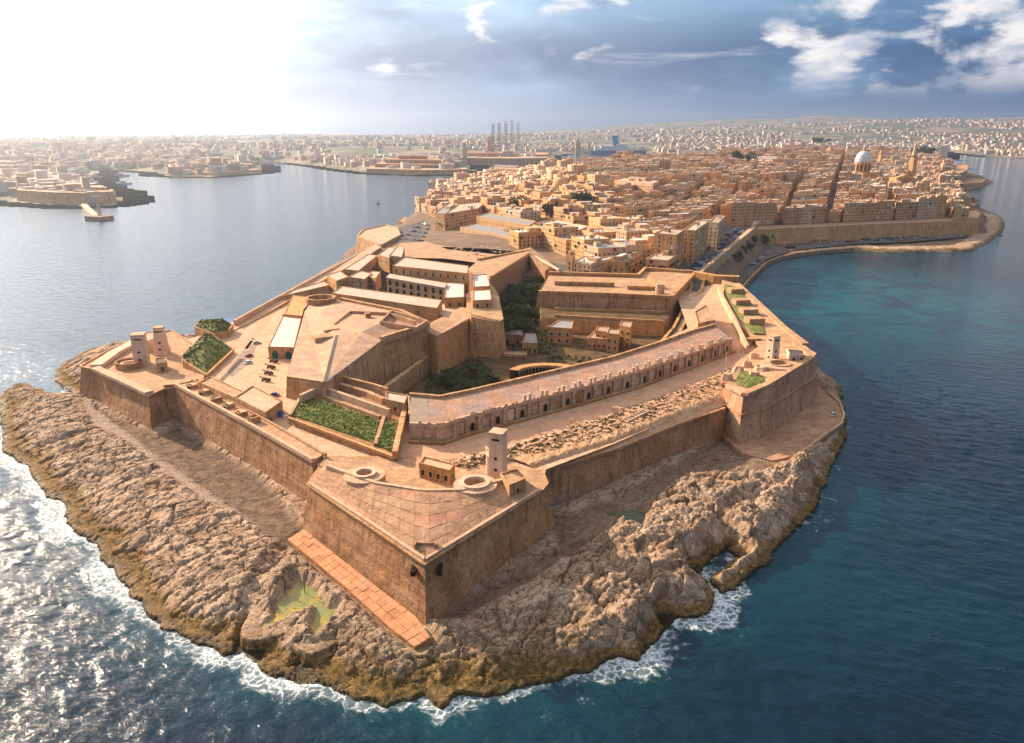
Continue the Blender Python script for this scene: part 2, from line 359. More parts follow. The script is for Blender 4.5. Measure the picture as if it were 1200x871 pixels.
def rock_material():
    m, t, b = newmat('foreshore_rock'); geo = t.node('ShaderNodeNewGeometry'); P = geo.outputs['Position']
    at_ = t.node('ShaderNodeAttribute', attribute_name='zone'); sp = t.node('ShaderNodeSeparateColor'); t.link(at_.outputs['Color'], sp.inputs[0])
    sep = t.node('ShaderNodeSeparateXYZ'); t.link(P, sep.inputs[0]); z = sep.outputs[2]
    a = t.noise(P, .09, 6, .65, .6); bb = t.noise(P, .7, 6, .7, .3); cc = t.noise(P, 2.6, 5, .7)
    c = t.mix(t.ramp(a, .34, .64), (0.52, 0.33, 0.21), (0.80, 0.57, 0.405))
    c = t.mix(t.ramp(bb, .54, .70, 0, .75), c, (0.15, 0.10, 0.07))
    cav = t.node('ShaderNodeAttribute', attribute_name='crevice').outputs['Fac']; c = t.mix(t.math('MULTIPLY', cav, .6), c, (0.05, 0.035, 0.025))
    c = t.mix(t.ramp(cc, .50, .70, 0, .6), c, (0.68, 0.51, 0.40))
    c = t.mix(t.ramp(t.noise(P, .05, 5, .7, .4), .55, .66, 0, .6), c, (0.42, 0.20, 0.08))
    wn = t.scale(t.noise(P, .22, 4, .6, 0, 'Color'), (5, 5, 5)); Pq = t.scale(t.vmath('ADD', P, wn), (1, 1, .35)); rq = t.node('ShaderNodeVectorRotate', rotation_type='Z_AXIS'); rq.inputs['Angle'].default_value = -.65; t.link(Pq, rq.inputs['Vector']); Pq = t.scale(rq.outputs[0], (.7, 1.3, 1))
    cr = None
    for sc_, w_, a_ in ((.16, .03, .75), (.5, .045, .5), (1.5, .07, .25)):
        vo = t.node('ShaderNodeTexVoronoi', feature='DISTANCE_TO_EDGE'); vo.inputs['Scale'].default_value = sc_; t.link(Pq, vo.inputs['Vector'])
        q_ = t.math('MULTIPLY', t.math('MULTIPLY', t.ramp(vo.outputs['Distance'], w_, .0), a_), t.ramp(t.noise(P, sc_*1.3, 3, .6), .36, .56)); cr = q_ if cr is None else t.math('MAXIMUM', cr, q_)
    c = t.mix(cr, c, (0.045, 0.03, 0.02))
    # ditch earth (r), smooth slab (g)
    soil = t.mix(t.ramp(t.noise(P, .35, 6, .7), .38, .62), (0.12, 0.075, 0.048), (0.30, 0.19, 0.125))
    soil = t.mix(t.ramp(t.noise(P, .8, 5, .7), .55, .7, 0, .8), soil, (0.055, 0.06, 0.022))
    c = t.mix(t.math('MULTIPLY', sp.outputs[0], .9), c, soil)
    c = t.mix(t.math('MULTIPLY', sp.outputs[1], .7), c, t.mix(t.ramp(bb, .35, .65), (0.40, 0.28, 0.215), (0.52, 0.39, 0.31)))
    # weed and algae bands near the water: gold brown, then black at the waterline
    zn = t.math('ADD', z, t.math('MULTIPLY', t.math('SUBTRACT', bb, .5), 3.2)); zn = t.math('ADD', zn, t.math('MULTIPLY', t.math('SUBTRACT', a, .5), 3.0))
    c = t.mix(t.ramp(zn, 3.6, 1.7, 0, .88), c, t.mix(t.ramp(bb, .4, .62), (0.36, 0.20, 0.05), (0.11, 0.065, 0.022)))
    c = t.mix(t.ramp(zn, .95, .35, 0, .9), c, (0.025, 0.018, 0.012))
    c = t.mix(t.math('MULTIPLY', sp.outputs[2], t.ramp(bb, .35, .6)), c, (0.12, 0.09, 0.022))
    sp2 = t.noise(P, 5.5, 4, .75); c = t.mix(t.ramp(sp2, .56, .68, 0, .4), c, (0.09, 0.06, 0.04))
    t.link(c, b.inputs['Base Color']); h = t.math('ADD', t.math('MULTIPLY', cc, .6), t.noise(P, .9, 7, .78, .8)); h = t.math('SUBTRACT', h, t.math('MULTIPLY', cr, 1.1))
    t.link(t.bump(h, 1.0, .9), b.inputs['Normal'])
    t.link(t.ramp(z, 1.6, .2, .92, .35), b.inputs['Roughness'])
rock_material()

def sea_material():
    m, t, b = newmat('sea_water'); geo = t.node('ShaderNodeNewGeometry'); P = geo.outputs['Position']
    a = t.node('ShaderNodeAttribute', attribute_name='zone'); sp = t.node('ShaderNodeSeparateColor'); t.link(a.outputs['Color'], sp.inputs[0])
    foam, shal = sp.outputs[0], sp.outputs[1]
    w = t.noise(P, .012, 4, .5)
    deep = t.mix(t.ramp(w, .35, .65), (0.0004, 0.012, 0.027), (0.0006, 0.023, 0.043))
    sh = t.mix(t.ramp(t.noise(P, .028, 5, .65, .6), .34, .62), (0.001, 0.034, 0.066), (0.002, 0.105, 0.125))
    c = t.mix(shal, deep, sh)
    # lacy foam where the shore breaks the swell
    wp = t.noise(P, .12, 4, .6, 0, 'Color'); Pd = t.vmath('ADD', P, t.scale(wp, (6, 6, 0)))
    vor = t.node('ShaderNodeTexVoronoi', feature='DISTANCE_TO_EDGE'); vor.inputs['Scale'].default_value = .42; t.link(Pd, vor.inputs['Vector'])
    n = t.noise(Pd, .16, 6, .72, 1.2)
    lace = t.math('MULTIPLY', t.ramp(vor.outputs['Distance'], .20, .0), t.ramp(t.noise(P, 1.3, 5, .8), .35, .6))
    thr = t.math('SUBTRACT', t.math('ADD', n, t.math('MULTIPLY', foam, .62)), .66)
    body = t.math('MULTIPLY', t.ramp(thr, .0, .26), t.math('ADD', .16, t.math('MULTIPLY', lace, 1.0)), clamp=True)
    core = t.math('MULTIPLY', t.ramp(thr, .27, .45), t.ramp(t.noise(P, .9, 5, .8), .38, .6))
    f = t.math('MAXIMUM', body, core)
    c = t.mix(t.math('MULTIPLY', foam, .35), c, (0.004, 0.09, 0.11)); c = t.mix(f, c, (0.68, 0.74, 0.78))
    t.link(c, b.inputs['Base Color'])
    t.link(t.ramp(f, 0, .5, .07, .8), b.inputs['Roughness']); b.inputs['IOR'].default_value = 1.33
    b.inputs['Specular IOR Level'].default_value = .36
    Pw = t.scale(P, (1.0, .62, 1)); rot = t.node('ShaderNodeVectorRotate', rotation_type='Z_AXIS'); rot.inputs['Angle'].default_value = .5
    t.link(P, rot.inputs['Vector']); Pr = t.scale(rot.outputs[0], (.55, 1.15, 1))
    h = t.math('ADD', t.math('MULTIPLY', t.noise(Pr, .16, 4, .55, .4), 2.2), t.math('MULTIPLY', t.noise(Pr, .62, 5, .62, .5), .75))
    t.link(t.bump(h, 1.0, .42), b.inputs['Normal'])
sea_material()
def pool_mat(name, c1, c2, c3):
    m, t, b = newmat(name); P = t.node('ShaderNodeNewGeometry').outputs['Position']
    c = t.mix(t.ramp(t.noise(P, .16, 5, .6, .5), .4, .6), c1, c2); c = t.mix(t.ramp(t.noise(P, .28, 5, .7, .4), .5, .66), c, c3)
    t.link(c, b.inputs['Base Color']); b.inputs['Roughness'].default_value = .25; t.link(t.bump(t.noise(P, .8, 3), .25, .2), b.inputs['Normal'])
pool_mat('pool_yellow', (0.42, 0.28, 0.02), (0.20, 0.22, 0.07), (0.26, 0.17, 0.06)); pool_mat('pool_green', (0.06, 0.075, 0.03), (0.10, 0.095, 0.04), (0.04, 0.05, 0.03))

def land_material():
    m, t, b = newmat('far_land'); P = t.node('ShaderNodeNewGeometry').outputs['Position']
    c = t.mix(t.ramp(t.noise(P, .0035, 6, .65, .3), .42, .58), (0.07, 0.075, 0.045), (0.28, 0.21, 0.15))
    c = t.mix(t.ramp(t.noise(t.scale(P, (1, .35, 1)), .006, 5, .7), .5, .62, 0, .8), c, (0.05, 0.07, 0.035))
    c = t.mix(t.ramp(t.noise(P, .03, 4, .8), .52, .7, 0, .6), c, (0.50, 0.41, 0.33))
    t.link(c, b.inputs['Base Color'])
land_material()
stone('city_ground', (0.16, 0.12, 0.10), (0.22, 0.17, 0.14), None, 0, .1, sc=.5, bump=.2)
m_, t_, b_ = newmat('town_cream'); a_ = t_.node('ShaderNodeAttribute', attribute_name='tint'); t_.link(a_.outputs['Color'], b_.inputs['Base Color'])
# ------------------------------------------------------------------ coastline and land forms
COAST_FRONT = [(-40, 452), (0, 458), (2, 500), (6, 530), (20, 543), (33, 546), (39, 560), (57, 582), (78, 593), (80, 621), (111, 636), (118, 657), (135, 672), (144, 687),
  (162, 702), (174, 726), (198, 741), (222, 752), (240, 756), (261, 770), (282, 763), (290, 773), (312, 788), (335, 797), (350, 800), (370, 800), (389, 809), (410, 820), (428, 821),
  (452, 824), (470, 822), (497, 815), (506, 826), (515, 833), (530, 821), (542, 815), (570, 818), (596, 812), (620, 800), (650, 796), (690, 790), (704, 777), (722, 768), (745, 774), (765, 756),
  (771, 749), (792, 727), (815, 724), (831, 718), (837, 711), (836, 700), (819, 671), (849, 643), (865, 654), (834, 682), (841, 695), (861, 691), (876, 676), (890, 667), (900, 658), (912, 640),
  (939, 613), (950, 607), (956, 598), (962, 575), (969, 558), (980, 536), (990, 516), (992, 495), (987, 468), (984, 456), (969, 446), (960, 436), (957, 426), (942, 411), (930, 399),
  (918, 386), (900, 370), (888, 358), (876, 344), (870, 338)]
COAST_CITY = [(874, 330), (882, 320), (893, 311), (912, 303), (930, 299), (950, 298), (980, 297), (1010, 294), (1040, 296), (1080, 296), (1120, 295), (1142, 294), (1160, 284), (1175, 272), (1178, 262), (1170, 252),
  (1152, 245), (1135, 240), (1150, 236), (1138, 230), (1126, 226), (1150, 220), (1165, 214), (1150, 206), (1132, 203), (1134, 194), (1122, 186), (1110, 180), (1080, 172)]
COAST_LEFT = [(800, 173), (765, 181), (700, 189), (645, 191), (600, 200), (575, 205), (545, 214), (520, 216), (512, 222), (503, 232), (498, 240), (496, 247), (492, 255), (470, 262), (452, 268), (440, 276), (418, 286),
  (403, 296), (400, 304), (380, 315), (352, 331), (320, 352), (296, 368), (274, 378), (250, 380), (215, 384), (180, 398), (150, 402), (128, 405), (100, 412), (78, 424), (66, 434), (64, 446), (85, 462), (60, 462), (0, 440), (-30, 440)]
front = A(COAST_FRONT, 0); PEN = front+A(COAST_CITY, 0)+A(COAST_LEFT, 0)
FAR = [(-900, 262), (-400, 250), (-120, 238), (0, 231), (12, 236), (60, 239), (100, 241), (132, 240), (138, 235), (132, 226), (112, 222), (104, 214), (106, 206), (112, 200), (150, 199), (190, 202), (196, 206), (250, 207),
  (300, 203), (306, 199), (300, 194), (288, 191), (320, 189), (345, 191), (372, 194), (400, 198), (440, 203), (500, 205), (545, 204), (551, 200), (547, 195), (540, 190), (548, 193), (600, 193), (640, 193), (646, 190),
  (642, 184), (655, 181), (690, 179), (720, 178), (762, 177), (772, 188), (850, 189), (1000, 189), (1100, 187), (1112, 176), (1118, 178), (1140, 181), (1165, 184), (1200, 185), (1300, 190), (1500, 197), (2200, 215)]
FARP = A(FAR, 0)+[(15800, 15800), (-15800, 15800), (-15800, 4000)]

def lvl_front(X, Y, s):
    rt = sstep(X, -10, 40)
    return (.7+5.2*sstep(s, -1, 24))*(1-rt)+(1.2+6.6*sstep(s, 0, 9))*rt
POOLS = [([(343, 668), (372, 690), (402, 716), (424, 735), (396, 727), (372, 752), (357, 744), (362, 716), (330, 730), (306, 740), (318, 704), (336, 690)], 3.1, 'pool_yellow', 'shallow yellow-green rock pool beside the sloping stone ramp'),
         ([(703, 600), (738, 592), (768, 600), (756, 624), (733, 620)], 4.4, 'pool_green', 'small dark green rock pool in the ditch below the long right wall')]
DITCH = A([(112, 478), (183, 512), (208, 500), (306, 560), (356, 620), (336, 642), (262, 588), (190, 540)], 5)
DITCHR = A([(655, 640), (648, 608), (720, 582), (807, 533), (849, 506), (871, 523), (930, 540), (880, 560), (800, 560), (760, 590), (700, 630), (640, 668), (540, 720), (493, 722)], 6)
SLAB = A([(95, 468), (180, 530), (262, 588), (330, 636), (300, 612), (240, 590), (200, 560), (150, 520), (110, 500)], 5)
CRACKS = [([(334, 645), (308, 676), (293, 720), (284, 775)], 2.2, 4), ([(700, 652), (722, 668), (760, 695), (796, 722)], 3.6, 4), ([(837, 640), (800, 668), (770, 705), (755, 745)], 1.2, 2.5),
          ([(640, 650), (700, 640), (760, 602), (790, 590)], 2.0, 1.6), ([(356, 760), (352, 800)], 1.2, 2.5), ([(815, 664), (800, 650), (775, 648)], 2.5, 3), ([(855, 628), (838, 612), (880, 590)], 2, 3)]
RAMPP = A([(337, 632), (400, 684), (462, 740), (486, 758), (505, 748), (488, 724), (420, 672), (356, 621)], 5)
ROADP = A([(848, 512), (871, 532), (905, 540), (936, 533), (964, 512), (985, 498), (988, 487), (984, 474), (970, 462), (955, 448), (945, 440), (900, 460)], 5.6)
def foreshore():
    st = .5
    xs = np.arange(-262, 186, st); ys = np.arange(146, 470, st)
    X, Y = np.meshgrid(xs, ys); 
    XW = X+fbm(X/9, Y/9, 3, 3)*2.2+fbm(X/2.4, Y/2.4, 8, 2)*.5; YW = Y+fbm(X/9, Y/9, 4, 3)*2.2+fbm(X/2.4, Y/2.4, 9, 2)*.5
    s = sdf(XW, YW, PEN)
    for _ in range(1):
        h = lvl_front(X, Y, s)
    dd = np.clip(sdf(X, Y, DITCH)/3+.6, 0, 1); dr = np.clip(sdf(X, Y, DITCHR)/3+.6, 0, 1); sl = np.clip(sdf(X, Y, SLAB)/2+.6, 0, 1)
    rt = sstep(X, -20, 40)
    # tilted, jointed beds: rotate the plan so ledges run with the shore
    ca, sa = cos(.65), sin(.65); U = X*ca+Y*sa; V = -X*sa+Y*ca
    big = fbm(U/26, V/15, 21, 4, True); mid = fbm(U/8.5, V/5.0, 31, 4, True); sm = fbm(U/2.6, V/1.8, 41, 4, True); dome = fbm(U/5, V/5, 55, 3)
    amp = 1-.82*np.maximum(np.maximum(dd, dr), sl)
    edge = sstep(s, .0, 9)
    # joint blocks: cells of the bedrock, each its own height and tilt
    def cells(x, y, sc, sd):
        gx, gy = x/sc, y/sc; ix, iy = np.floor(gx), np.floor(gy); b1 = np.full(x.shape, 9.); b2 = b1.copy(); hv = np.zeros(x.shape)
        for i in (-1, 0, 1):
            for j in (-1, 0, 1):
                a = _h(ix+i, iy+j, sd)/(2*np.pi); c = _h(ix+i, iy+j, sd+5)/(2*np.pi); e = _h(ix+i, iy+j, sd+9)/(2*np.pi); k = _h(ix+i, iy+j, sd+3)
                dx, dy = gx-ix-i-a, gy-iy-j-c; d = np.hypot(dx, dy); nv = (e-.5)*1.4+(dx*np.cos(k)+dy*np.sin(k))*.9
                m1 = d < b1; b2 = np.where(m1, b1, np.minimum(b2, d)); hv = np.where(m1, nv, hv); b1 = np.where(m1, d, b1)
        cr = np.clip(1-(b2-b1)/.075, 0, 1); return hv-.9*cr, cr
    WU, WV = U+fbm(X/9, Y/9, 81, 2)*1.6, V+fbm(X/9, Y/9, 82, 2)*1.6
    (k1, r1), (k2, r2), (k3, r3) = cells(WU, WV*1.5, 8.5, 3), cells(WU, WV*1.35, 3.6, 13), cells(X, Y, 1.7, 23); cb = k1*1.5+k2*.9+k3*.42+.22*fbm(X*1.3, Y*1.3, 88, 2, True); crev = np.clip(r1*.9+r2*.7+r3*.2, 0, 1)*amp
    lk = .34+.34*rt; n = (1.5*big*(1+.55*rt)+.45*mid*lk+.22*sm+cb*lk+.3*fbm(X/.9, Y/.9, 99, 2, True))*amp*(.35+.65*edge)
    n -= (1.1*r1+.6*r2)*amp*edge*.8
    wd = -sdf(X, Y, FORTIN)
    rampm = np.maximum(np.clip(1+sdf(X, Y, RAMPP)/3, 0, 1), np.clip(1+sdf(X, Y, ROADP)/3, 0, 1))
    h = h+n-.2; h = h-np.clip(1-wd/26, 0, 1)*np.where(X > -20, 1.3, .6)*np.maximum(0, h-4.5)*.55
    q = np.floor(h/1.15+.35*fbm(X/12, Y/12, 61, 2))*1.15; fr = h-q
    h = np.where(amp > .5, h*.5+.5*(q+np.clip(fr/1.15, 0, 1)**2.5*1.15), h)
    h -= dd*1.2+dr*(1.3)
    # cut edge of the old quarry floor beside the left ditch
    for pts, dep, w in CRACKS:
        dc = dist(XW, YW, A(pts, 4), False); h -= dep*np.clip(1-dc/w, 0, 1)**.6
    h = h*(1-rampm)+np.minimum(h, 3.4+0*h)*rampm
    for pts, pz, _, _ in POOLS:
        pd = sdf(XW, YW, A(pts, pz)); k = sstep(pd, -.3, 2.2); h = np.where((pd > -5) & (pd < .4), np.maximum(h, pz+.12+.3*sstep(-pd, -.4, 3)), h)
        h = np.where(pd > -.3, h*(1-k)+np.minimum(h, pz-.3+.36*mid)*k, h)
    hs = np.where(s < 0, np.maximum(-3, s*1.1), 0)
    h = np.where(s < .0, hs+.4*sm, np.maximum(h, .12+.25*sm))
    # nothing of it under the fort or far outside the shore
    keep = (s > -3.0) & (inside(X, Y, FORTIN) == False)
    k4 = keep[:-1, :-1] | keep[1:, :-1] | keep[:-1, 1:] | keep[1:, 1:]
    idx = np.arange(X.size).reshape(X.shape)
    Fq = np.stack([idx[:-1, :-1][k4], idx[:-1, 1:][k4], idx[1:, 1:][k4], idx[1:, :-1][k4]], 1)
    used = np.unique(Fq); mp = np.full(X.size, -1); mp[used] = np.arange(len(used)); Fq = mp[Fq]
    V3 = np.stack([X.ravel()+fbm(X/3, Y/3, 71, 2).ravel()*.35, Y.ravel()+fbm(X/3, Y/3, 77, 2).ravel()*.35, h.ravel()], 1)[used]
    weed = np.clip(1-s/26, 0, 1)*np.clip((60-np.abs(X+20))/40, 0, 1)
    attr = np.stack([np.maximum(dd, dr*.8).ravel(), sl.ravel(), weed.ravel()], 1)[used]
    o = np_mesh('foreshore_rocks', V3, Fq, M['foreshore_rock'], smooth=False, attrs={'zone': attr, 'crevice': crev.ravel()[used]}); tag(o, kind='structure')
    for pts, pz, mt, lab in POOLS:
        tag(mk('rock_pool', [(x, y, pz) for x, y in ccw(A(pts, pz))], [tuple(range(len(pts)))], M[mt]), lab, 'rock pool')
FORTIN = A([(100, 432), (174, 461), (207, 456), (306, 512), (372, 548), (372, 575), (497, 655), (620, 580), (640, 560), (720, 530), (835, 478), (846, 466), (870, 462), (948, 420), (900, 385), (860, 345), (640, 330), (420, 320), (330, 370), (230, 395), (150, 410)], 18)

def sea():
    def grid(xs, ys, hole, near):
        X, Y = np.meshgrid(xs, ys); s = sdf(X, Y, PEN)
        idx = np.arange(X.size).reshape(X.shape)
        k4 = (s < 9)[:-1, :-1] | (s < 9)[1:, 1:]
        if hole: k4 &= ~((X[:-1, :-1] >= hole[0]-.01) & (X[1:, 1:] <= hole[1]+.01) & (Y[:-1, :-1] >= hole[2]-.01) & (Y[1:, 1:] <= hole[3]+.01))
        Fq = np.stack([idx[:-1, :-1][k4], idx[:-1, 1:][k4], idx[1:, 1:][k4], idx[1:, :-1][k4]], 1)
        Z = np.zeros_like(X)
        if near:
            f = np.clip(np.minimum(np.minimum(X-hx0, hx1-X), np.minimum(Y-hy0, hy1-Y))/25, 0, 1)*sstep(-s, -2, 12)
            c1, s1 = cos(.5), sin(.5); U = X*c1-Y*s1; V = X*s1+Y*c1
            Z = (fbm(U/9, V/4.2, 91, 4)*.62+fbm(U/3.2, V/1.9, 95, 3)*.17)*f+.0
        out = -s
        expo = np.clip(.45+.9*fbm(X/38, Y/38, 13, 3), 0, 1)
        expo = np.maximum(expo, np.clip(1-np.hypot(X-at(735, 770)[0], Y-at(735, 770)[1])/26, 0, 1)*1.15)
        expo = np.maximum(expo, np.clip(1-np.hypot(X-at(75, 610)[0], Y-at(75, 610)[1])/34, 0, 1)*1.2); expo = np.maximum(expo, np.clip(1-np.hypot(X-at(12, 535)[0], Y-at(12, 535)[1])/30, 0, 1)*1.1)
        leftw = np.clip((-40-X)/60, 0, 1)*.35; frontw = np.clip((210-Y)/60, 0, 1)*.25
        foam = np.clip(1-out/(3.5+13*expo**1.5), 0, 1)*np.clip(expo+leftw+frontw*.6, 0, 1.1)
        foam = np.maximum(foam, .62*np.clip(1-out/17, 0, 1)*np.clip(fbm(X/16, Y/11, 29, 4)*2.2, 0, 1)*(Y < 330)); foam = np.where(Y > 330, foam*.25, foam); foam = np.where(X > 70, foam*.6, foam)
        cx, cy = at(975, 345, 0); a = np.clip(1-np.hypot((X-cx)/200, (Y-cy)/230), 0, 1); shal = np.clip(a*1.5, 0, 1)*.85*np.where(X > 90, 1, 0)
        shal = np.maximum(shal, np.clip(1-out/60, 0, 1)*.35*(Y > 500)*(X > 0)); shal = np.maximum(shal, np.clip(1-out/22, 0, 1)*.22)
        used = np.unique(Fq); mp = np.full(X.size, -1); mp[used] = np.arange(len(used))
        return np.stack([X.ravel(), Y.ravel(), Z.ravel()], 1)[used], mp[Fq], np.stack([foam.ravel(), shal.ravel(), 0*foam.ravel()], 1)[used]
    hx0, hx1, hy0, hy1 = -330., 250., 90., 450.
    V1, F1, a1 = grid(np.arange(hx0, hx1+.1, 1.0), np.arange(hy0, hy1+.1, 1.0), None, True)
    step = np.concatenate([[-15500, -9000, -5000, -3000, -2000], np.arange(-1500, 1501, 30), [1600, 2000, 3000, 5000, 9000, 15500]])
    xs = np.unique(np.concatenate([step, [hx0, hx1]])); ys = np.unique(np.concatenate([[-800, -300, 0, hy0, hy1], np.arange(120, 1800, 30), np.arange(1800, 6000, 150), [7000, 9000, 12000, 15500]]))
    V2, F2, a2 = grid(xs, ys, (hx0, hx1, hy0, hy1), False)
    o = np_mesh('sea', np.vstack([V1, V2]), np.vstack([F1, F2+len(V1)]), M['sea_water'], smooth=True, attrs={'zone': np.vstack([a1, a2])})
    tag(o, kind='structure')

def far_h(X, Y, s):
    h = 14*sstep(s, 0, 60)+22*sstep(s, 0, 900)
    h = h+fbm(X/1500, Y/1500, 5, 4)*34*sstep(s, 100, 1200)+10*sstep(s, 300, 2500)
    r = sstep(X, -1500, 5200); h += r*sstep(Y, 5200, 9500)*200*(.75+.5*fbm(X/3200, Y/3200, 6, 3)); h += r*sstep(Y, 9500, 14000)*110
    return np.maximum(h, np.where(s < 0, -6, 1.5))
def far_land():
    ys = 1250*np.exp(np.linspace(0, np.log(15500/1250.), 215)); ts = np.linspace(-1.35, 1.35, 330)
    T, Y = np.meshgrid(ts, ys); X = T*Y
    X = np.clip(X, -15500, 15500)
    s = sdf(X, Y, FARP); Z = far_h(X, Y, s)
    idx = np.arange(X.size).reshape(X.shape); keep = s > -60; k4 = keep[:-1, :-1] | keep[1:, 1:]
    Fq = np.stack([idx[:-1, :-1][k4], idx[:-1, 1:][k4], idx[1:, 1:][k4], idx[1:, :-1][k4]], 1)
    used = np.unique(Fq); mp = np.full(X.size, -1); mp[used] = np.arange(len(used))
    tag(np_mesh('far_hills', np.stack([X.ravel(), Y.ravel(), Z.ravel()], 1)[used], mp[Fq], M['far_land'], smooth=True), kind='structure')
    # the towns on it: far too many to tell apart
    rng = np.random.default_rng(4); n = 46000
    y = 1380*np.exp(rng.random(n)*np.log(11500/1380.)); x = (rng.random(n)*2-1)*.82*y
    s = sdf(x, y, FARP); dens = np.clip(.30-.25*np.exp(-((x/y-.18)/.16)**2)*(y > 4200)+1.9*fbm(x/1100, y/1100, 15, 4)+.55*np.exp(-s/300), .02, 1)
    k = (s > 25) & (rng.random(n) < dens); x, y, s = x[k], y[k], s[k]; n = len(x)
    z = far_h(x, y, s)-2; w = rng.uniform(9, 26, n)*(1+y/14000)*(1+1.2*(rng.random(n) < .06)); d = rng.uniform(9, 20, n)*(1+y/14000); h = rng.uniform(7, 19, n)*(1+.25*(rng.random(n) < .1)*3)
    an = rng.random(n)*pi; boxes(x, y, z, w, d, h, an, 'far_town', rng, pal=[(.62, .52, .43), (.70, .62, .55), (.55, .40, .29), (.50, .34, .24), (.66, .50, .38)])
def boxes(x, y, z, w, d, h, an, name, rng, pal, skew=None, roofpal=None):
    n = len(x); q = np.array([(-.5, -.5), (.5, -.5), (.5, .5), (-.5, .5)])
    if skew is None:
        ux, uy, vx, vy = np.cos(an), np.sin(an), -np.sin(an), np.cos(an)
    else: ux, uy, vx, vy = skew
    px = x[:, None]+q[None, :, 0]*(w*ux)[:, None]+q[None, :, 1]*(d*vx)[:, None]; py = y[:, None]+q[None, :, 0]*(w*uy)[:, None]+q[None, :, 1]*(d*vy)[:, None]
    b = np.stack([px, py, np.repeat(z[:, None], 4, 1)], 2); t = b.copy(); t[:, :, 2] += (h+2)[:, None]; V = np.concatenate([b, t, t], 1).reshape(-1, 3)
    base = np.arange(n)[:, None]*12; F = np.concatenate([base+np.array(f) for f in ((0, 1, 5, 4), (1, 2, 6, 5), (2, 3, 7, 6), (3, 0, 4, 7), (8, 9, 10, 11))], 1).reshape(-1, 4)
    pal = np.array(pal); c = pal[rng.integers(0, len(pal), n)]*rng.uniform(.8, 1.12, (n, 1)); rc = np.array(roofpal or [(.66, .58, .50), (.5, .42, .36), (.72, .68, .64), (.36, .33, .32), (.55, .42, .32)])
    r = rc[rng.integers(0, len(rc), n)]*rng.uniform(.8, 1.1, (n, 1)); C = np.concatenate([np.repeat(c[:, None], 8, 1), np.repeat(r[:, None], 4, 1)], 1).reshape(-1, 3)
    return tag(np_mesh(name, V, F, M['town_cream'], attrs={'tint': C}), kind='stuff')

# city plateau
CITY = A([(820, 323, 18), (885, 268.5, 20), (1000, 263, 20), (1144, 257, 20), (1132, 235, 16), (1122, 212, 16), (1118, 192, 20), (1100, 181, 30), (980, 177, 45), (860, 178, 45), (765, 186, 38), (700, 194, 30), (645, 196, 25), (580, 208, 25), (545, 220, 16), (515, 226, 12),
          (500, 245, 12), (470, 268, 12), (436, 290, 12), (440, 300, 16), (560, 312, 18), (640, 326, 18), (760, 326, 18)], 18)
def cityz(x, y):
    s = sdf(np.asarray(x, float), np.asarray(y, float), CITY); 
    return 19.6+28*sstep(s, 25, 330)+12*sstep(s, 300, 800)
def cz(x, y): return float(cityz(np.array([x]), np.array([y]))[0])
def city_ground():
    xs = np.arange(-190, 1500, 9.); ys = np.arange(490, 3300, 9.); X, Y = np.meshgrid(xs, ys)
    s = sdf(X, Y, CITY); Z = np.where(s > 0, cityz(X, Y), np.maximum(1.5, 19.6+s*1.2)); sp_ = sdf(X, Y, PEN); Z = np.where(sp_ < 12, np.minimum(Z, sp_*.6), Z)
    keep = (sp_ > -9) & (s > -9999) & ~inside(X, Y, FORTIN); k4 = keep[:-1, :-1] & keep[1:, 1:] & keep[1:, :-1] & keep[:-1, 1:]
    Z += fbm(X/11, Y/11, 3, 3)*np.where(s < -5, 1.6, .0)
    idx = np.arange(X.size).reshape(X.shape); Fq = np.stack([idx[:-1, :-1][k4], idx[:-1, 1:][k4], idx[1:, 1:][k4], idx[1:, :-1][k4]], 1)
    used = np.unique(Fq); mp = np.full(X.size, -1); mp[used] = np.arange(len(used))
    tag(np_mesh('city_ground', np.stack([X.ravel(), Y.ravel(), Z.ravel()], 1)[used], mp[Fq], M['city_ground']), kind='structure')

sea(); foreshore(); far_land(); city_ground()
haze = MB().prism([(-15700, -1200, -4), (15700, -1200, -4), (15700, 15700, -4), (-15700, 15700, -4)], [(-15700, -1200, 420), (15700, -1200, 420), (15700, 15700, 420), (-15700, 15700, 420)], bottom=True).build('haze', [])
tag(haze, kind='stuff')
hm = bpy.data.materials.new('haze_air'); hm.use_nodes = True; t = NT(hm.node_tree); t.n.clear()
ho = t.node('ShaderNodeOutputMaterial'); pv = t.node('ShaderNodeVolumePrincipled'); t.link(pv.outputs[0], ho.inputs['Volume'])
pv.inputs['Color'].default_value = (.74, .84, .98, 1); pv.inputs['Density'].default_value = 6.8e-5; pv.inputs['Anisotropy'].default_value = .74
haze.data.materials.append(hm)
stone('wall_pink', (0.48, 0.33, 0.25), (0.60, 0.44, 0.35), (0.52, 0.32, 0.20), .5, .6, bump=.6, courses=.3)
stone('ramp_stone', (0.50, 0.28, 0.19), (0.57, 0.35, 0.25), (0.42, 0.24, 0.16), .4, .3, sc=1.6, bump=.5); stone('ramp_stone2', (0.40, 0.23, 0.16), (0.50, 0.31, 0.23), None, 0, .3, sc=1.6, bump=.5)
def pin1(x, y, poly):
    c = False; n = len(poly)
    for i in range(n):
        x1, y1 = poly[i]; x2, y2 = poly[(i+1) % n]
        if (y1 > y) != (y2 > y) and x < (x2-x1)*(y-y1)/(y2-y1)+x1: c = not c
    return c
def fb1(x, y): return float(fbm(np.array([x]), np.array([y]), 5, 2)[0])
def offset_path(P, d):
    out = []
    for i in range(len(P)):
        a = P[max(0, i-1)]; b = P[min(len(P)-1, i+1)]; L = hypot(b[0]-a[0], b[1]-a[1]); out.append((P[i][0]+(b[1]-a[1])/L*d, P[i][1]-(b[0]-a[0])/L*d))
    return out
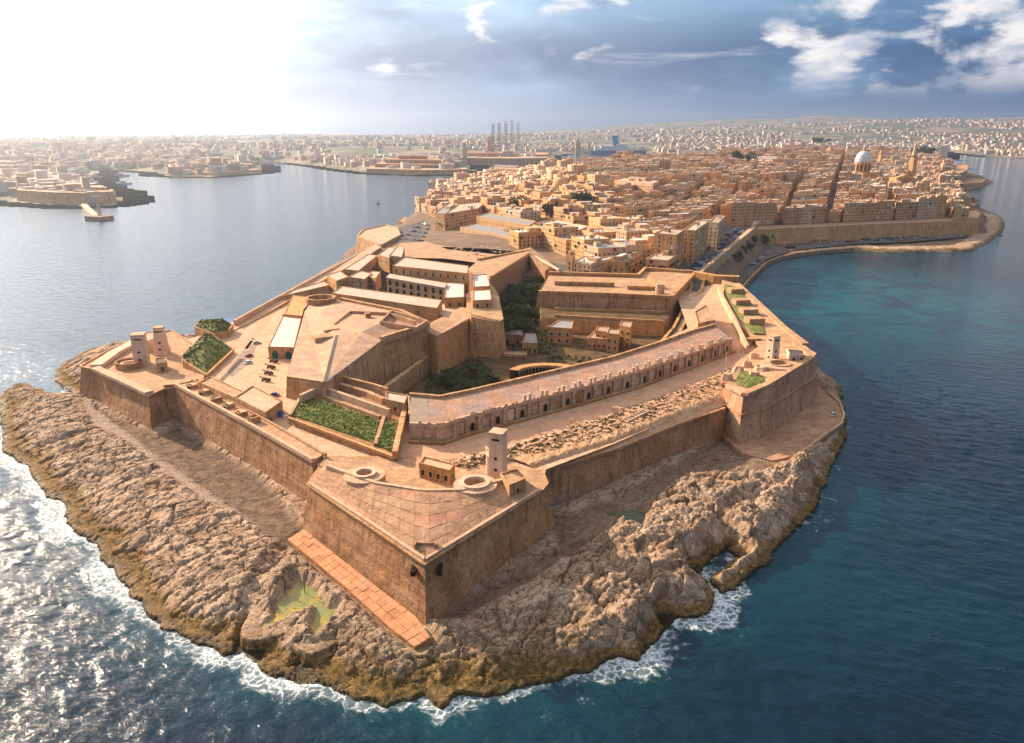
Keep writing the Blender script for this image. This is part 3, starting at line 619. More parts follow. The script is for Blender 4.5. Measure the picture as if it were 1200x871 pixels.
stone('rubble', (0.46, 0.31, 0.22), (0.64, 0.47, 0.36), (0.46, 0.25, 0.13), .6, .2, sc=2.2, bump=1.0, moss=.5)
stone('slab_dark', (0.34, 0.235, 0.18), (0.45, 0.32, 0.25), (0.25, 0.18, 0.13), .5, .4, sc=1.2, bump=.5); stone('slab_rosy', (0.38, 0.235, 0.185), (0.50, 0.34, 0.27), None, 0, .3, sc=1.2, bump=.5)
stone('casemate_wall', (0.62, 0.47, 0.37), (0.78, 0.65, 0.54), (0.52, 0.32, 0.20), .6, .5, sc=1.6, bump=1.0, courses=.2); stone('roof_plat2', (0.38, 0.26, 0.22), (0.50, 0.36, 0.31), (0.30, 0.25, 0.25), .6, .4, sc=1.4, bump=.5, joints=.4)
stone('yard_grey', (0.30, 0.25, 0.225), (0.40, 0.335, 0.30), (0.42, 0.30, 0.23), .6, .2, sc=1.4, bump=.3, joints=.3)
# ------------------------------------------------------------------ the fort
G = 19.5       # yard level inside the walls
def sheet(name, px, z, mat, th=.0, label=None, cat=None, kind='structure', parent=None):
    p = [(*at(q[0], q[1], q[2] if len(q) > 2 else z), q[2] if len(q) > 2 else z) for q in px]
    if area(p) < 0: p = p[::-1]
    o = mk(name, p, [tuple(range(len(p)))], mat, parent)
    return tag(o, label, cat, None, kind) if not parent else o
def coping(px, z, w, h, mat, parent, name='coping', closed=False, dz=0):
    m = MB(); m.wall(A(px, z), w, z-.3+dz, z+h, closed=closed); return m.build(name, mat, parent)
def centre(px, z):
    p = A(px, z); return (sum(q[0] for q in p)/len(p), sum(q[1] for q in p)/len(p), z)
# ground sheets inside (each a level of its own)
sheet('fort_yard', [(150, 412), (175, 455), (210, 449), (306, 503), (372, 541), (372, 566), (480, 640), (560, 610), (636, 566), (640, 550), (720, 520), (835, 470), (848, 462), (870, 458), (940, 424), (900, 384), (868, 345), (850, 330), (792, 344),
  (806, 385), (700, 433), (590, 450), (516, 470), (470, 462), (430, 470), (385, 455), (372, 392), (330, 370), (400, 325), (380, 320), (300, 366), (230, 395)], G, M['pave_pale'])
sheet('ditch_floor', [(385, 452), (436, 476), (480, 480), (516, 488), (590, 470), (700, 450), (812, 410), (850, 395), (830, 350), (795, 325), (660, 322), (600, 330), (590, 380), (510, 400), (430, 420)], 5.0, M['soil'])
sheet('inner_ditch_floor', [(560, 420), (600, 460), (700, 450), (800, 420), (812, 372), (795, 322), (655, 318), (600, 330), (540, 360)], 7.2, M['soil'])

# --- main bastion at the point
mb = empty('bastion', (*at(497, 640, 10), 3), 'huge angular stone bastion at the near point, with a sharp prow and sloping slab roof', 'bastion')
ring = [(362, 567), (498, 659), (634, 573), (640, 566), (634, 552), (560, 540), (470, 536), (384, 536)]
b, t_ = block(ring, 20.5, 2.5, 3.4)
def battered(bot, top, zc, mats, parent):
    """wall skin with its own small unevenness, subdivided so the faces are not flat sheets"""
    V = []; F = []; n = len(top); rr = random.Random(5)
    rows = 6
    for i in range(n):
        p0, p1, q0, q1 = bot[i], bot[(i+1) % n], top[i], top[(i+1) % n]; L = hypot(p1[0]-p0[0], p1[1]-p0[1]); k = max(1, int(L/4)); base = len(V)
        nx, ny = (p1[1]-p0[1])/max(L, 1e-6), -(p1[0]-p0[0])/max(L, 1e-6)
        for r in range(rows+1):
            for c in range(k+1):
                f, g = c/k, r/rows; x = (p0[0]*(1-f)+p1[0]*f)*(1-g)+(q0[0]*(1-f)+q1[0]*f)*g; y = (p0[1]*(1-f)+p1[1]*f)*(1-g)+(q0[1]*(1-f)+q1[1]*f)*g
                z = (p0[2]*(1-f)+p1[2]*f)*(1-g)+(q0[2]*(1-f)+q1[2]*f)*g; e = rr.uniform(-.07, .07) if 0 < c < k and 0 < r < rows else 0
                V.append((x+nx*e, y+ny*e, z))
        for r in range(rows):
            for c in range(k):
                a = base+r*(k+1)+c; F.append((a, a+1, a+k+2, a+k+1))
    return mk('wall_face', V, F, mats, parent)
battered(b, t_, 0, M['wall_sea'], mb)
mk('base_top', [(x, y, z-.004) for x, y, z in t_], [tuple(range(len(t_)))], M['pave_top'], mb)
# cordon: rounded string course round the wall head
m = MB(); o1 = offset(t_, .45); pts = [(x, y) for x, y in o1]; m.wall(pts, .8, 20.0, 20.55, closed=True); m.build('cordon', M['wall_tan'], mb)
# sloping roof of slabs from the gun-walk down to the prow
outer = [(362, 566, 21.0), (430, 610, 21.0), (498, 656, 20.9), (566, 614, 21.0), (632, 574, 21.0)]
inner = [(384, 549, 23.6), (440, 566, 24.6), (497, 574, 24.8), (540, 574, 24.6), (612, 560, 23.6)]
def lerp(a, b, f): return tuple(a[i]*(1-f)+b[i]*f for i in range(len(a)))
def P3(q): return (*at(q[0], q[1], q[2]), q[2])
O3 = [P3(q) for q in outer]; I3 = [P3(q) for q in inner]
def pl(path, f):
    L = [0]
    for i in range(len(path)-1): L.append(L[-1]+hypot(path[i+1][0]-path[i][0], path[i+1][1]-path[i][1]))
    d = f*L[-1]
    for i in range(len(path)-1):
        if d <= L[i+1]+1e-9: return lerp(path[i], path[i+1], (d-L[i])/(L[i+1]-L[i]))
    return path[-1]
und = MB(); n = 24
for i in range(n):
    a, b2, c, d2 = pl(O3, i/n), pl(O3, (i+1)/n), pl(I3, (i+1)/n), pl(I3, i/n)
    und.add([(q[0], q[1], q[2]-.12) for q in (a, b2, c, d2)], [(0, 1, 2, 3)])
und.build('roof_bed', M['slab_stone'], mb)
rs = random.Random(2); smats = [M['slab_stone'], M['slab_dark'], M['slab_rosy'], M['slab_stone']]
for i in range(16):
    for j in range(5):
        f0, f1 = i/16+.0006, (i+1)/16-.0006; g0, g1 = j/5*.95+.006, (j+1)/5*.95-.003
        q = [lerp(pl(O3, f0), pl(I3, f0), g0), lerp(pl(O3, f1), pl(I3, f1), g0), lerp(pl(O3, f1), pl(I3, f1), g1), lerp(pl(O3, f0), pl(I3, f0), g1)]
        e = rs.uniform(0, .07); MB().prism([(x, y, z-.1) for x, y, z in q], [(x, y, z+e) for x, y, z in q]).build('slab', smats[rs.choice([0, 0, 0, 3, 2, 1])], mb)
# pale kerb along the prow edge, inner step, and little railed box at the tip
m = MB()
for i in range(len(O3)-1): 
    p, q = O3[i], O3[i+1]; m.wall([p[:2], q[:2]], 1.0, 20.2, 21.35)
m.build('edge_kerb', M['pave_pale'], mb)
m = MB()
for i in range(len(I3)-1): m.wall([I3[i][:2], I3[i+1][:2]], 1.3, 19, 24.9)
m.build('gun_walk', M['pave_pale'], mb)
c = at(499, 640, 21.6); m = MB()
for dx in (-2.8, 2.8): m.box((c[0]+dx, c[1], 20.8), .4, 2.6, 2.0)
m.box((c[0], c[1]+.8, 21.0), 5.2, .4, 1.2); m.build('lookout_box', M['slab_stone'], mb)
for px_, dx in ((484, 0), (515, 0)):
    c = at(px_, 669 if px_ == 484 else 668, 17.5); y = c[1]
    MB().box((c[0], y+1.2, 16.2), 1.3, 4.0, 1.5).build('gun_slit', M['opening'], mb)
# round gun emplacements
for (px_, py_, ro, ri, lab) in ((427, 555, 5.4, 2.6, 'round stone gun pit with a broad rim, at the left of the near bastion'), (557, 566, 5.6, 3.6, 'deep round gun pit beside the square tower on the near bastion')):
    c = at(px_, py_, 24.8); g = empty('gun_pit', (c[0], c[1], 22), lab, 'gun pit', 'round gun pits of the near bastion')
    MB().ring((c[0], c[1], 21.5), ro+1.2, ri, 3.0, 32, zi=22.0).build('platform', M['pave_pale'], g)
    MB().ring((c[0], c[1], 24.4), ri+1.1, ri, .95, 32).build('rim', M['plaster_white'], g)
    MB().cyl((c[0], c[1], 22.0), ri, ri, .1, 28).build('pit_floor', M['slab_stone'], g)
    MB().ring((c[0], c[1], 22.1), 1.1, .7, .5, 18).build('mount_ring', M['pave_top'], g)
    MB().cyl((c[0], c[1], 22.1), .35, .3, .9, 10).build('pivot', M['iron_dark'], g)
def tower(px_, py_, z, w, h, lab, taper=.93, mat='plaster_white', az=.35, round_=False, cat='tower', depth=None):
    c = at(px_, py_, z); g = empty('watch_tower', (c[0], c[1], z), lab, cat); d = depth or w
    if round_:
        m = MB().cyl((c[0], c[1], z-1), w*.56, w*.5, h+1, 20); m.build('shaft', M[mat], g); MB().cyl((c[0], c[1], z+h), w*.56, w*.56, .5, 20).build('roof_slab', M['pave_pale'], g)
    else:
        u = (cos(az), sin(az)); v = (-sin(az), cos(az)); q = [(-.5, -.5), (.5, -.5), (.5, .5), (-.5, .5)]
        lo = [(c[0]+a*w*u[0]+b*d*v[0], c[1]+a*w*u[1]+b*d*v[1], z-1) for a, b in q]; hi = [(c[0]+a*w*taper*u[0]+b*d*taper*v[0], c[1]+a*w*taper*u[1]+b*d*taper*v[1], z+h) for a, b in q]
        MB().prism(lo, hi).build('shaft', M[mat], g)
        MB().box((c[0], c[1], z+h), w*taper*1.08, d*taper*1.08, .5, az).build('roof_slab', M['pave_pale'], g)
        for fz in (.88, .45, .2):
            hw = w*(1+(taper-1)*fz)*.5+.03
            for a, b, s1, s2 in ((0, -1, w*(.55 if fz > .8 else .2), .12), (-1, 0, .12, w*(.5 if fz > .8 else .18))):
                MB().box((c[0]+u[0]*a*hw+v[0]*b*hw*d/w, c[1]+u[1]*a*hw+v[1]*b*hw*d/w, z+h*fz-.4), s1, s2, .7 if fz > .8 else 1.0, az).build('slit', M['opening'], g)
    return g
g = tower(584, 558, 21.6, 4.6, 15.5, 'tall square pinkish concrete watch tower on the near bastion', 1.0, 'plaster_white', -.35)
c = at(575, 556, 21.6); MB().cyl((c[0], c[1], 20.6), 1.5, 1.5, 8, 16).build('side_cylinder', M['plaster_white'], g)
def hut(name, roofpx, zt, zb, wall, roof, lab, cat, group=None, par=.0, openings=(), rim=.5, g=None, fmat='opening'):
    """flat-roofed building from its roof outline; openings: (edge index, count, rows, w, h, z0, dz, arch)"""
    p = [at(q[0], q[1], zt) for q in roofpx]
    if area(p) < 0: p = p[::-1]
    cx, cy = sum(q[0] for q in p)/len(p), sum(q[1] for q in p)/len(p)
    g = g or empty(name, (cx, cy, zb), lab, cat, group)
    MB().prism([(x, y, zb-1.5) for x, y in p], [(x, y, zt) for x, y in p]).build('wall', M[wall], g)
    ins = offset(p, -.45); m = MB(); m.prism([(x, y, zt-.1) for x, y in ins], [(x, y, zt+.03) for x, y in ins]); m.build('roof', M[roof], g)
    if rim:
        m = MB(); m.wall(offset(p, -.2), .4, zt-.05, zt+rim, closed=True); m.build('parapet', M[wall], g)
    ed = []
    for i in range(len(p)):
        (x1, y1), (x2, y2) = p[i], p[(i+1) % len(p)]; mx, my = (x1+x2)/2, (y1+y2)/2
        if (y2-y1)*(-mx)-(x2-x1)*(-my) > 0: ed.append((-abs((y2-y1)*(-mx)-(x2-x1)*(-my)), i))
    ed = [i for _, i in sorted(ed)]                       # the sides one can see, widest first
    for (ei, cnt, rows, w, h, z0, dz, arch) in openings:
        if ei >= len(ed): continue
        ei = ed[ei]; (x1, y1), (x2, y2) = p[ei % len(p)], p[(ei+1) % len(p)]; L = hypot(x2-x1, y2-y1); az = atan2(y2-y1, x2-x1)
        for r in range(rows):
            for k in range(cnt):
                f = (k+.5)/cnt; x, y = x1+(x2-x1)*f, y1+(y2-y1)*f; put_window(g, x, y, z0+r*dz, w, h, az, arch, fmat)
    return g
def put_window(g, x, y, z, w, h, az, arch=False, fmat='opening'):
    mm = window_mb(x, y, z, w, h, az, arch); a, b = MB(), MB(); a.v = b.v = mm.v
    a.f = [f for f, i in zip(mm.f, mm.m) if i == 0]; b.f = [f for f, i in zip(mm.f, mm.m) if i == 1]
    def comp(q): u = sorted({i for f in q.f for i in f}); d = {k: j for j, k in enumerate(u)}; q.v = [mm.v[k] for k in u]; q.f = [tuple(d[i] for i in f) for f in q.f]; q.m = [0]*len(q.f); return q
    o = comp(a).build('arch_opening' if arch else 'window', M[fmat], g); comp(b).build('surround', M['pave_pale'], o); return o
def window_mb(x, y, z, w, h, az, arch=False, m=None):
    """dark recess with a thin proud stone surround and sill"""
    m = m or MB(); ux, uy = cos(az), sin(az); nx, ny = uy, -ux
    if arch:
        prof = [(-w/2, 0), (w/2, 0), (w/2, h-w/2)]+[(w/2*cos(a), h-w/2+w/2*sin(a)) for a in (pi*.25, pi*.5, pi*.75)]+[(-w/2, h-w/2)]
    else: prof = [(-w/2, 0), (w/2, 0), (w/2, h), (-w/2, h)]
    k = len(prof); f_ = [(x+ux*a+nx*.06, y+uy*a+ny*.06, z+b) for a, b in prof]; m.add(f_, [tuple(range(k))], 0)
    s = 1.0+.28/w*1.0
    o = [(x+ux*a*s+nx*.16, y+uy*a*s+ny*.16, z+(b-h/2)*(1+.2/h)+h/2) for a, b in prof]; i_ = [(x+ux*a+nx*.16, y+uy*a+ny*.16, z+b) for a, b in prof]
    ob = [(p[0]-nx*.2, p[1]-ny*.2, p[2]) for p in o]; b0 = len(m.v); m.v += o+i_+ob+f_
    for q in range(k):
        r = (q+1) % k; m.f += [(b0+q, b0+r, b0+k+r, b0+k+q), (b0+q, b0+2*k+q, b0+2*k+r, b0+r), (b0+k+q, b0+k+r, b0+3*k+r, b0+3*k+q)]; m.m += [1, 1, 1]
    return m
hut('gun_crew_building', [(497, 536), (533, 545), (527, 553), (491, 544)], 25.3, 21.2, 'wall_ochre', 'pave_pale', 'small ochre building with dark doorways beside the tower on the near bastion', 'building', openings=((0, 4, 1, 1.3, 2.0, 21.6, 0, False), (3, 1, 1, 1.3, 2.0, 21.6, 0, False), (1, 1, 1, 1.3, 2.0, 21.6, 0, False), (2, 3, 1, 1.3, 2, 21.6, 0, False)))
hut('magazine_hut', [(586, 556), (606, 551), (616, 562), (597, 570)], 25.8, 22, 'wall_tan', 'pave_top', 'low square stone hut behind the square watch tower', 'hut', openings=((0, 1, 1, 1.2, 1.6, 22.5, 0, False),))

# --- left curtain and its rooms
lc = empty('curtain_wall', (*at(290, 500, 12), 4), 'long high sea wall running from the left bastion to the near bastion', 'wall')
b, t_ = block([(205, 452), (306, 506), (366, 540), (378, 533), (318, 498), (230, 447)], 21.5, 2.5, 2.6)
battered(b, t_, 0, M['wall_sea'], lc); mk('wall_walk', t_, [tuple(range(len(t_)))], M['pave_top'], lc)
coping([(206, 452), (306, 506), (367, 541)], 21.5, 1.4, 1.1, M['pave_pale'], lc)
coping([(225, 446), (318, 497), (382, 534)], 21.5, .9, .8, M['pave_top'], lc)
sheet('rampart_road', [(309, 489, G+.02), (330, 492), (371, 509), (468, 543), (474, 536), (376, 500), (335, 486), (318, 482)], G+.05, M['pave_pale'])
for i, (rp, lab) in enumerate([([(233, 449), (247, 442), (286, 460), (275, 467)], 'long pale flat roof building on the left sea wall, nearer the left bastion'), ([(275, 467), (296, 453), (331, 471), (311, 485)], 'pale square roofed building at the corner of the cannon yard')]):
    hut('casemate_building', rp, 24.0+.3*i, G, 'wall_tan', 'pave_pale' if i else 'pave_top', lab, 'building', openings=((0, 3, 1, 1.4, 2.0, G+.4, 0, True), (1, 2, 1, 1.2, 1.8, G+.5, 0, False)))
rk = random.Random(3)
for i, (x, y) in enumerate([(226, 455), (240, 462), (254, 471), (268, 478), (283, 487), (298, 495)]):
    c = at(x, y-2, 22); g = empty('gun_embrasure', (c[0], c[1], 21.4), ['ruined roofless gun chamber, first on the left sea wall', 'small roofless gun chamber, second along the left sea wall', 'pale capped gun chamber halfway along the left sea wall', 'gun chamber with two slabs, fourth along the left sea wall', 'broken gun chamber, fifth along the left sea wall', 'last gun chamber of the left sea wall, nearest the near bastion'][i], 'gun chamber', 'gun chambers along the left sea wall')
    az = -.78; MB().ring((c[0], c[1], 21.3), 2.6, 2.0, rk.uniform(1.5, 2.6), 4).build('chamber_wall', M['wall_tan'], g)
    m = MB(); m.box((c[0]+.4, c[1]+.3, 22.8), 3.0, 2.2, .35, az+rk.uniform(-.2, .2)); m.build('slab', M['pave_pale'], g)
    MB().box((c[0]-1.2, c[1]-1.9, 21.6), 1.2, .9, 1.0, az).build('opening', M['opening'], g)

# --- left bastion
lb = empty('bastion', (*at(150, 450, 12), 3), 'dark stained bastion at the far left, carrying two pale towers', 'bastion')
px_ = [(95, 430, 20), (112, 434, 20), (174, 463, 20.5), (192, 455, 20.5), (207, 454, 20.5), (236, 446, 20.5), (240, 430, 20.5), (226, 405, 20), (200, 388, 20), (165, 396, 20), (130, 410, 20)]
b, t_ = block(px_, 20.5, 2, 3.2); battered(b, t_, 0, M['wall_sea'], lb); mk('platform', t_, [tuple(range(len(t_)))], M['pave_top'], lb)
m = MB(); m.wall([q[:2] for q in offset(t_, .4)], .8, 19.9, 20.62, closed=True); m.build('cordon', M['wall_tan'], lb)
coping([(112, 433), (143, 447), (175, 462)], 20.6, 4.0, 1.2, M['pave_pale'], lb, 'parapet'); coping([(192, 454), (208, 453), (232, 447)], 20.6, 1.0, 1.2, M['wall_tan'], lb, 'parapet')
coping([(113, 431), (135, 415), (168, 398)], 20.6, 5.5, 1.6, M['plaster_white'], lb, 'sea_parapet')
c = at(152, 427, 21.4); g = empty('gun_pit', (c[0], c[1], 20), 'round gun pit at the foot of the square tower on the left bastion', 'gun pit')
MB().ring((c[0], c[1], 20.2), 6.5, 5.6, 3.0, 26).build('outer_wall', M['wall_tan'], g); MB().ring((c[0], c[1], 20.3), 4.2, 2.9, 2.0, 26).build('rim', M['plaster_white'], g); MB().cyl((c[0], c[1], 20.4), .4, .3, .9, 10).build('pivot', M['iron_dark'], g)
tower(167, 427, 20.5, 6.2, 15.0, 'square pale tower with a stepped top on the left bastion', .92, 'plaster_white', .2); tower(190, 414, 20.5, 6.8, 13.5, 'tapering pale tower behind the gun pit, nearer the open sea', .62, 'plaster_white', .2)
hut('shelter', [(167, 391), (183, 389), (183, 397), (170, 401)], 26, 20.5, 'plaster_white', 'pave_pale', 'white flat roofed shelter on the sea side of the left bastion', 'shelter')
hut('guard_hut', [(182, 421), (195, 420), (196, 426), (183, 427)], 24.5, 20.5, 'wall_ochre', 'pave_pale', 'small ochre hut with a green door below the tapering tower', 'hut', openings=((0, 1, 1, 1.4, 2.0, 21, 0, False),), fmat='green_door')
for k, (px, zt, lab) in enumerate([([(212, 418, 25), (240, 391, 27), (250, 392, 26.5), (274, 409, 21.5), (242, 440, 21), (214, 423, 24)], 26, 'grass covered sloping roof beside the left towers'), ([(228, 383, 24), (233, 375, 25), (262, 374, 25), (273, 381, 23), (268, 388, 23), (250, 391, 23.5)], 24, 'smaller grass mound behind the sloping grass roof')]):
    g = empty('grass_magazine', (*at(px[0][0], px[0][1], G), G), lab, 'grass roof'); bb, tt = block(px, zt, G-.5, .2)
    m = MB(); m.prism(bb, tt); m.build('wall', M['wall_tan'], g)
    cxx = sum(q[0] for q in tt)/len(tt); cyy = sum(q[1] for q in tt)/len(tt); czz = max(q[2] for q in tt)+.6
    v = []; f = []; n_ = len(tt)
    for i in range(n_):
        f.append((i, (i+1) % n_, n_))
    v = [(x, y, z+.25) for x, y, z in offset3(tt, -.9)] if False else [(cxx+(x-cxx)*.93, cyy+(y-cyy)*.93, z+.3) for x, y, z in tt]; v.append((cxx, cyy, czz))
    mk('turf', v, f, M['grass'], g)
    r = random.Random(k); m = MB()
    for i in range(700):
        a_ = r.randrange(n_); p, q = v[a_], v[(a_+1) % n_]; f1, f2 = r.random(), r.random()
        if f1+f2 > 1: f1, f2 = 1-f1, 1-f2
        x = cxx+(p[0]-cxx)*f1+(q[0]-cxx)*f2; y = cyy+(p[1]-cyy)*f1+(q[1]-cyy)*f2; z = czz+(p[2]-czz)*f1+(q[2]-czz)*f2; s = r.uniform(.25, .8); an = r.random()*pi
        m.add([(x-s*cos(an), y-s*sin(an), z), (x+s*cos(an), y+s*sin(an), z), (x+r.uniform(-.3, .3), y+r.uniform(-.3, .3), z+s)], [(0, 1, 2)])
    tag(m.build('tufts', M['grass'], g), kind='stuff')
    coping([(242, 441), (274, 411)] if k == 0 else [(268, 388), (273, 382)], 22.6, .8, .9, M['wall_ochre'], g)

# --- yard: cannons, cars, arched hall
def cannon(px_, py_, i):
    c = at(px_, py_, G); g = empty('cannon', (c[0], c[1], G), ['dark red cannon nearest the arched hall, first of the row in the yard', 'dark red cannon second from the arched hall in the yard', 'dark red cannon third from the arched hall in the yard', 'dark red cannon farthest from the arched hall in the yard'][i], 'cannon', 'cannons drawn up in the yard')
    az = -.45; ux, uy = cos(az), sin(az); n = 10; v = []; L = 6.0
    prof = [(-.5, .15), (-.3, .42), (0, .40), (1.6, .36), (3.2, .27), (4.9, .24), (5.0, .34), (5.3, .32), (5.32, .12)]
    for a, r in prof: v += [(c[0]-ux*(a-2)+(-uy)*r*cos(2*pi*k/n), c[1]-uy*(a-2)+ux*r*cos(2*pi*k/n), G+1.5+.06*a+r*sin(2*pi*k/n)) for k in range(n)]
    f = [(j*n+k, j*n+(k+1) % n, (j+1)*n+(k+1) % n, (j+1)*n+k) for j in range(len(prof)-1) for k in range(n)]+[tuple(range(n-1, -1, -1)), tuple(range((len(prof)-1)*n, len(prof)*n))]
    mk('barrel', v, f, M['iron_dark'], g, smooth=True)
    for s in (-1, 1):
        m = MB(); m.box((c[0]-uy*.65*s+ux*.6, c[1]+ux*.65*s+uy*.6, G+.5), 4.2, .25, .95, az); m.build('carriage_cheek', M['cannon_red'], g)
        for a in (-.9, 1.9):
            x, y = c[0]-uy*.9*s+ux*a, c[1]+ux*.9*s+uy*a; k = 12
            v = [(x+ux*.5*cos(2*pi*j/k)+(-uy)*e, y+uy*.5*cos(2*pi*j/k)+ux*e, G+.5+.5*sin(2*pi*j/k)) for e in (-.12, .12) for j in range(k)]
            mk('wheel', v, [(j, (j+1) % k, k+(j+1) % k, k+j) for j in range(k)]+[tuple(range(k-1, -1, -1)), tuple(range(k, 2*k))], M['cannon_red'], g)
    MB().box((c[0]+.3*ux, c[1]+.3*uy, G+.55), .3, 1.3, .25, az).build('axle', M['cannon_red'], g)
for i, p_ in enumerate([(320, 425), (317, 432), (314, 439), (311, 447)]): cannon(*p_, i)
CARMESH = {}
def car_parts(kind):
    """body, cabin glass, wheels as separate mesh data (local, nose along +x)"""
    if kind in CARMESH: return CARMESH[kind]
    L, W = (4.2, 1.75) if kind != 'van' else (5.2, 2.0); H = .85 if kind != 'van' else 1.5
    def mesh(nm, m, mats):
        me = bpy.data.meshes.new(nm); me.from_pydata(m.v, [], m.f)
        for q in mats: me.materials.append(q)
        me.polygons.foreach_set('material_index', m.m); return me
    b = MB(); q = [(-.5, -.5), (.5, -.5), (.5, .5), (-.5, .5)]
    b.prism([(a*L, c_*W, .3) for a, c_ in q], [(a*L*.97, c_*W*.94, H) for a, c_ in q])
    b.prism([(a*L*.46-.15, c_*W*.72, H+.56) for a, c_ in q], [(a*L*.42-.15, c_*W*.68, H+.62) for a, c_ in q])
    g_ = MB(); g_.prism([(a*L*.62-.15, c_*W*.88, H) for a, c_ in q], [(a*L*.46-.15, c_*W*.72, H+.57) for a, c_ in q])
    w = MB(); n = 10; ws = []
    for sx in (-.31, .31):
        for sy in (-.5, .5):
            w1 = MB(); ws.append(w1); v = [(sx*L+.33*cos(2*pi*j/n), sy*W*.97+e, .33+.33*sin(2*pi*j/n)) for e in (-.1, .1) for j in range(n)]
            fw = [(j, (j+1) % n, n+(j+1) % n, n+j) for j in range(n)]+[tuple(range(n-1, -1, -1)), tuple(range(n, 2*n))]; w.add(v, fw); w1.add(v, fw)
    CARMESH[kind+'w'] = [mesh('wheel', q_, [M['iron_dark']]) for q_ in ws]
    CARMESH[kind] = (b, mesh('car_windows', g_, [M['window_glass']]), mesh('car_wheels', w, [M['iron_dark']]), mesh); return CARMESH[kind]
BODY = {}
def car(x, y, z, az, paint, label, group=None, kind='car', parts=True):
    b, gw, ww, mesh = car_parts(kind); key = (kind, paint, parts)
    if key not in BODY:
        if parts: BODY[key] = mesh('car_body', b, [M[paint]])
        else:
            m = MB(); m.v = list(b.v); m.f = list(b.f); m.m = [0]*len(b.f); k = len(m.v)
            for e, mi in ((gw, 1), (ww, 2)):
                k = len(m.v); m.v += [tuple(v.co) for v in e.vertices]; m.f += [tuple(i+k for i in p.vertices) for p in e.polygons]; m.m += [mi]*len(e.polygons)
            BODY[key] = mesh('car', m, [M[paint], M['window_glass'], M['iron_dark']])
    if parts:
        g = empty('parked_car', (x, y, z), label, 'car', group); g.rotation_euler = (0, 0, az)
        for nm, me in [('body', BODY[key]), ('cabin_glass', gw)]+[('wheel', q_) for q_ in CARMESH[kind+'w']]: link(nm, me, g)
    else:
        g = link('parked_car', BODY[key], None, (x, y, z)); g.rotation_euler = (0, 0, az); tag(g, label, 'car', group)
    return g
for px_, py_, z, az, pt, lab in [(291, 426, G, 1.2, 'paint_white', 'white car parked in the yard beside the grass roof'), (301, 403, G, .6, 'paint_silver', 'silver car near the back of the cannon yard'), (292, 418, G, .9, 'paint_red', 'dark red car parked just behind the white one in the yard'),
    (322, 464, G, .1, 'paint_blue', 'dark blue car between the cannons and the pale roofed building'), (976, 487, 5.5, .9, 'paint_white', 'lone white car parked on the roadway round the right bastion')]:
    car(*at(px_, py_, z), z+.03, az, pt, lab)
c = at(329, 488, G); g = empty('tarpaulin', (c[0], c[1], G), 'bright blue tarpaulin heap at the corner of the yard', 'tarpaulin'); 
MB().prism([(c[0]+2.2*cos(a), c[1]+1.8*sin(a), G) for a in np.linspace(0, 2*pi, 9)[:-1]], [(c[0]+1.1*cos(a+.3), c[1]+.8*sin(a+.3), G+2.2) for a in np.linspace(0, 2*pi, 9)[:-1]]).build('cover', M['paint_blue'], g); MB().box((c[0]+2.6, c[1]-1.4, G), 2.4, 1.8, .9, .4).build('crate', M['plaster_white'], g)
hut('arched_hall', [(314, 407), (345, 408), (353, 374), (331, 371)], 25.5, G, 'wall_ochre', 'roof_white', 'yellow hall with pale roof and green arched doors facing the cannon yard', 'hall', openings=((0, 2, 1, 3.2, 4.2, G+.2, 0, True),), fmat='green_door', rim=.35)
hut('hall_annexe', [(333, 369), (356, 371), (368, 350), (343, 346)], 25.5, G, 'wall_ochre', 'wall_ochre', 'orange sloping walled annexe behind the green door hall', 'building', rim=.3)

for px, mt in (([(272, 442), (292, 426), (303, 400), (296, 396), (284, 412), (266, 436)], 'yard_grey'), ([(300, 398), (318, 372), (326, 360), (318, 362), (302, 382), (292, 397)], 'road_pink'), ([(300, 462), (330, 470), (334, 458), (322, 452), (306, 452)], 'road_pink'), ([(268, 405), (290, 409), (296, 400), (278, 396)], 'road_pink')):
    sheet('yard_paving', px, G+.03, M[mt])
# --- cavalier
cv = empty('cavalier', (*at(420, 420, 15), 5), 'large inner gun platform with pale sloping roofs above the cannon yard', 'fortress block')
b, t_ = block([(336, 441, 29), (381, 449, 28.6), (447, 399, 29.5), (502, 381, 30), (470, 366, 30), (400, 352, 30), (366, 352, 29.5), (356, 362, 29.2)], 29, 5, 2.6)
battered(b, t_, 0, M['wall_tan'], cv)
ctr = (*at(412, 392, 31.5), 31.5)
poly3 = [q for q in t_]
rf = MB()
R = {k: (*at(x, y, z), z) for k, x, y, z in [('a', 336, 441, 29.03), ('b', 381, 448, 28.7), ('c', 447, 399, 29.6), ('d', 395, 393, 32.0), ('e', 424, 389, 32.0), ('f', 375, 365, 31.5), ('g', 357, 365, 29.3), ('h', 384, 446, 28.7), ('k', 502, 381, 30.05), ('l', 470, 366, 30.05), ('m', 400, 352, 30.05), ('n', 366, 352, 29.6)]}
rf.add([R[q] for q in 'abdfg'], [(0, 1, 2, 3, 4)], 0); mk('roof_slope', rf.v, rf.f, M['roof_cav'], cv)
rf = MB(); rf.add([R[q] for q in 'bced'], [(0, 1, 2, 3)], 0); mk('roof_slope', rf.v, rf.f, M['roof_cav'], cv)
rf = MB(); rf.add([R[q] for q in 'ckle'], [(0, 1, 2, 3)]); mk('rear_roof', rf.v, rf.f, M['roof_plat'], cv)
rf = MB(); rf.add([R[q] for q in ('d', 'e', 'l', 'm', 'n', 'g', 'f')], [(0, 1, 2, 3, 4, 5, 6)]); mk('rear_roof', rf.v, rf.f, M['roof_cav'], cv)
m = MB()
for a_, b_ in (('c', 'k'), ('k', 'l'), ('l', 'm')):
    m.wall([R[a_][:2], R[b_][:2]], 2.2, 28, 31.6)
m.build('parapet', M['wall_tan'], cv)
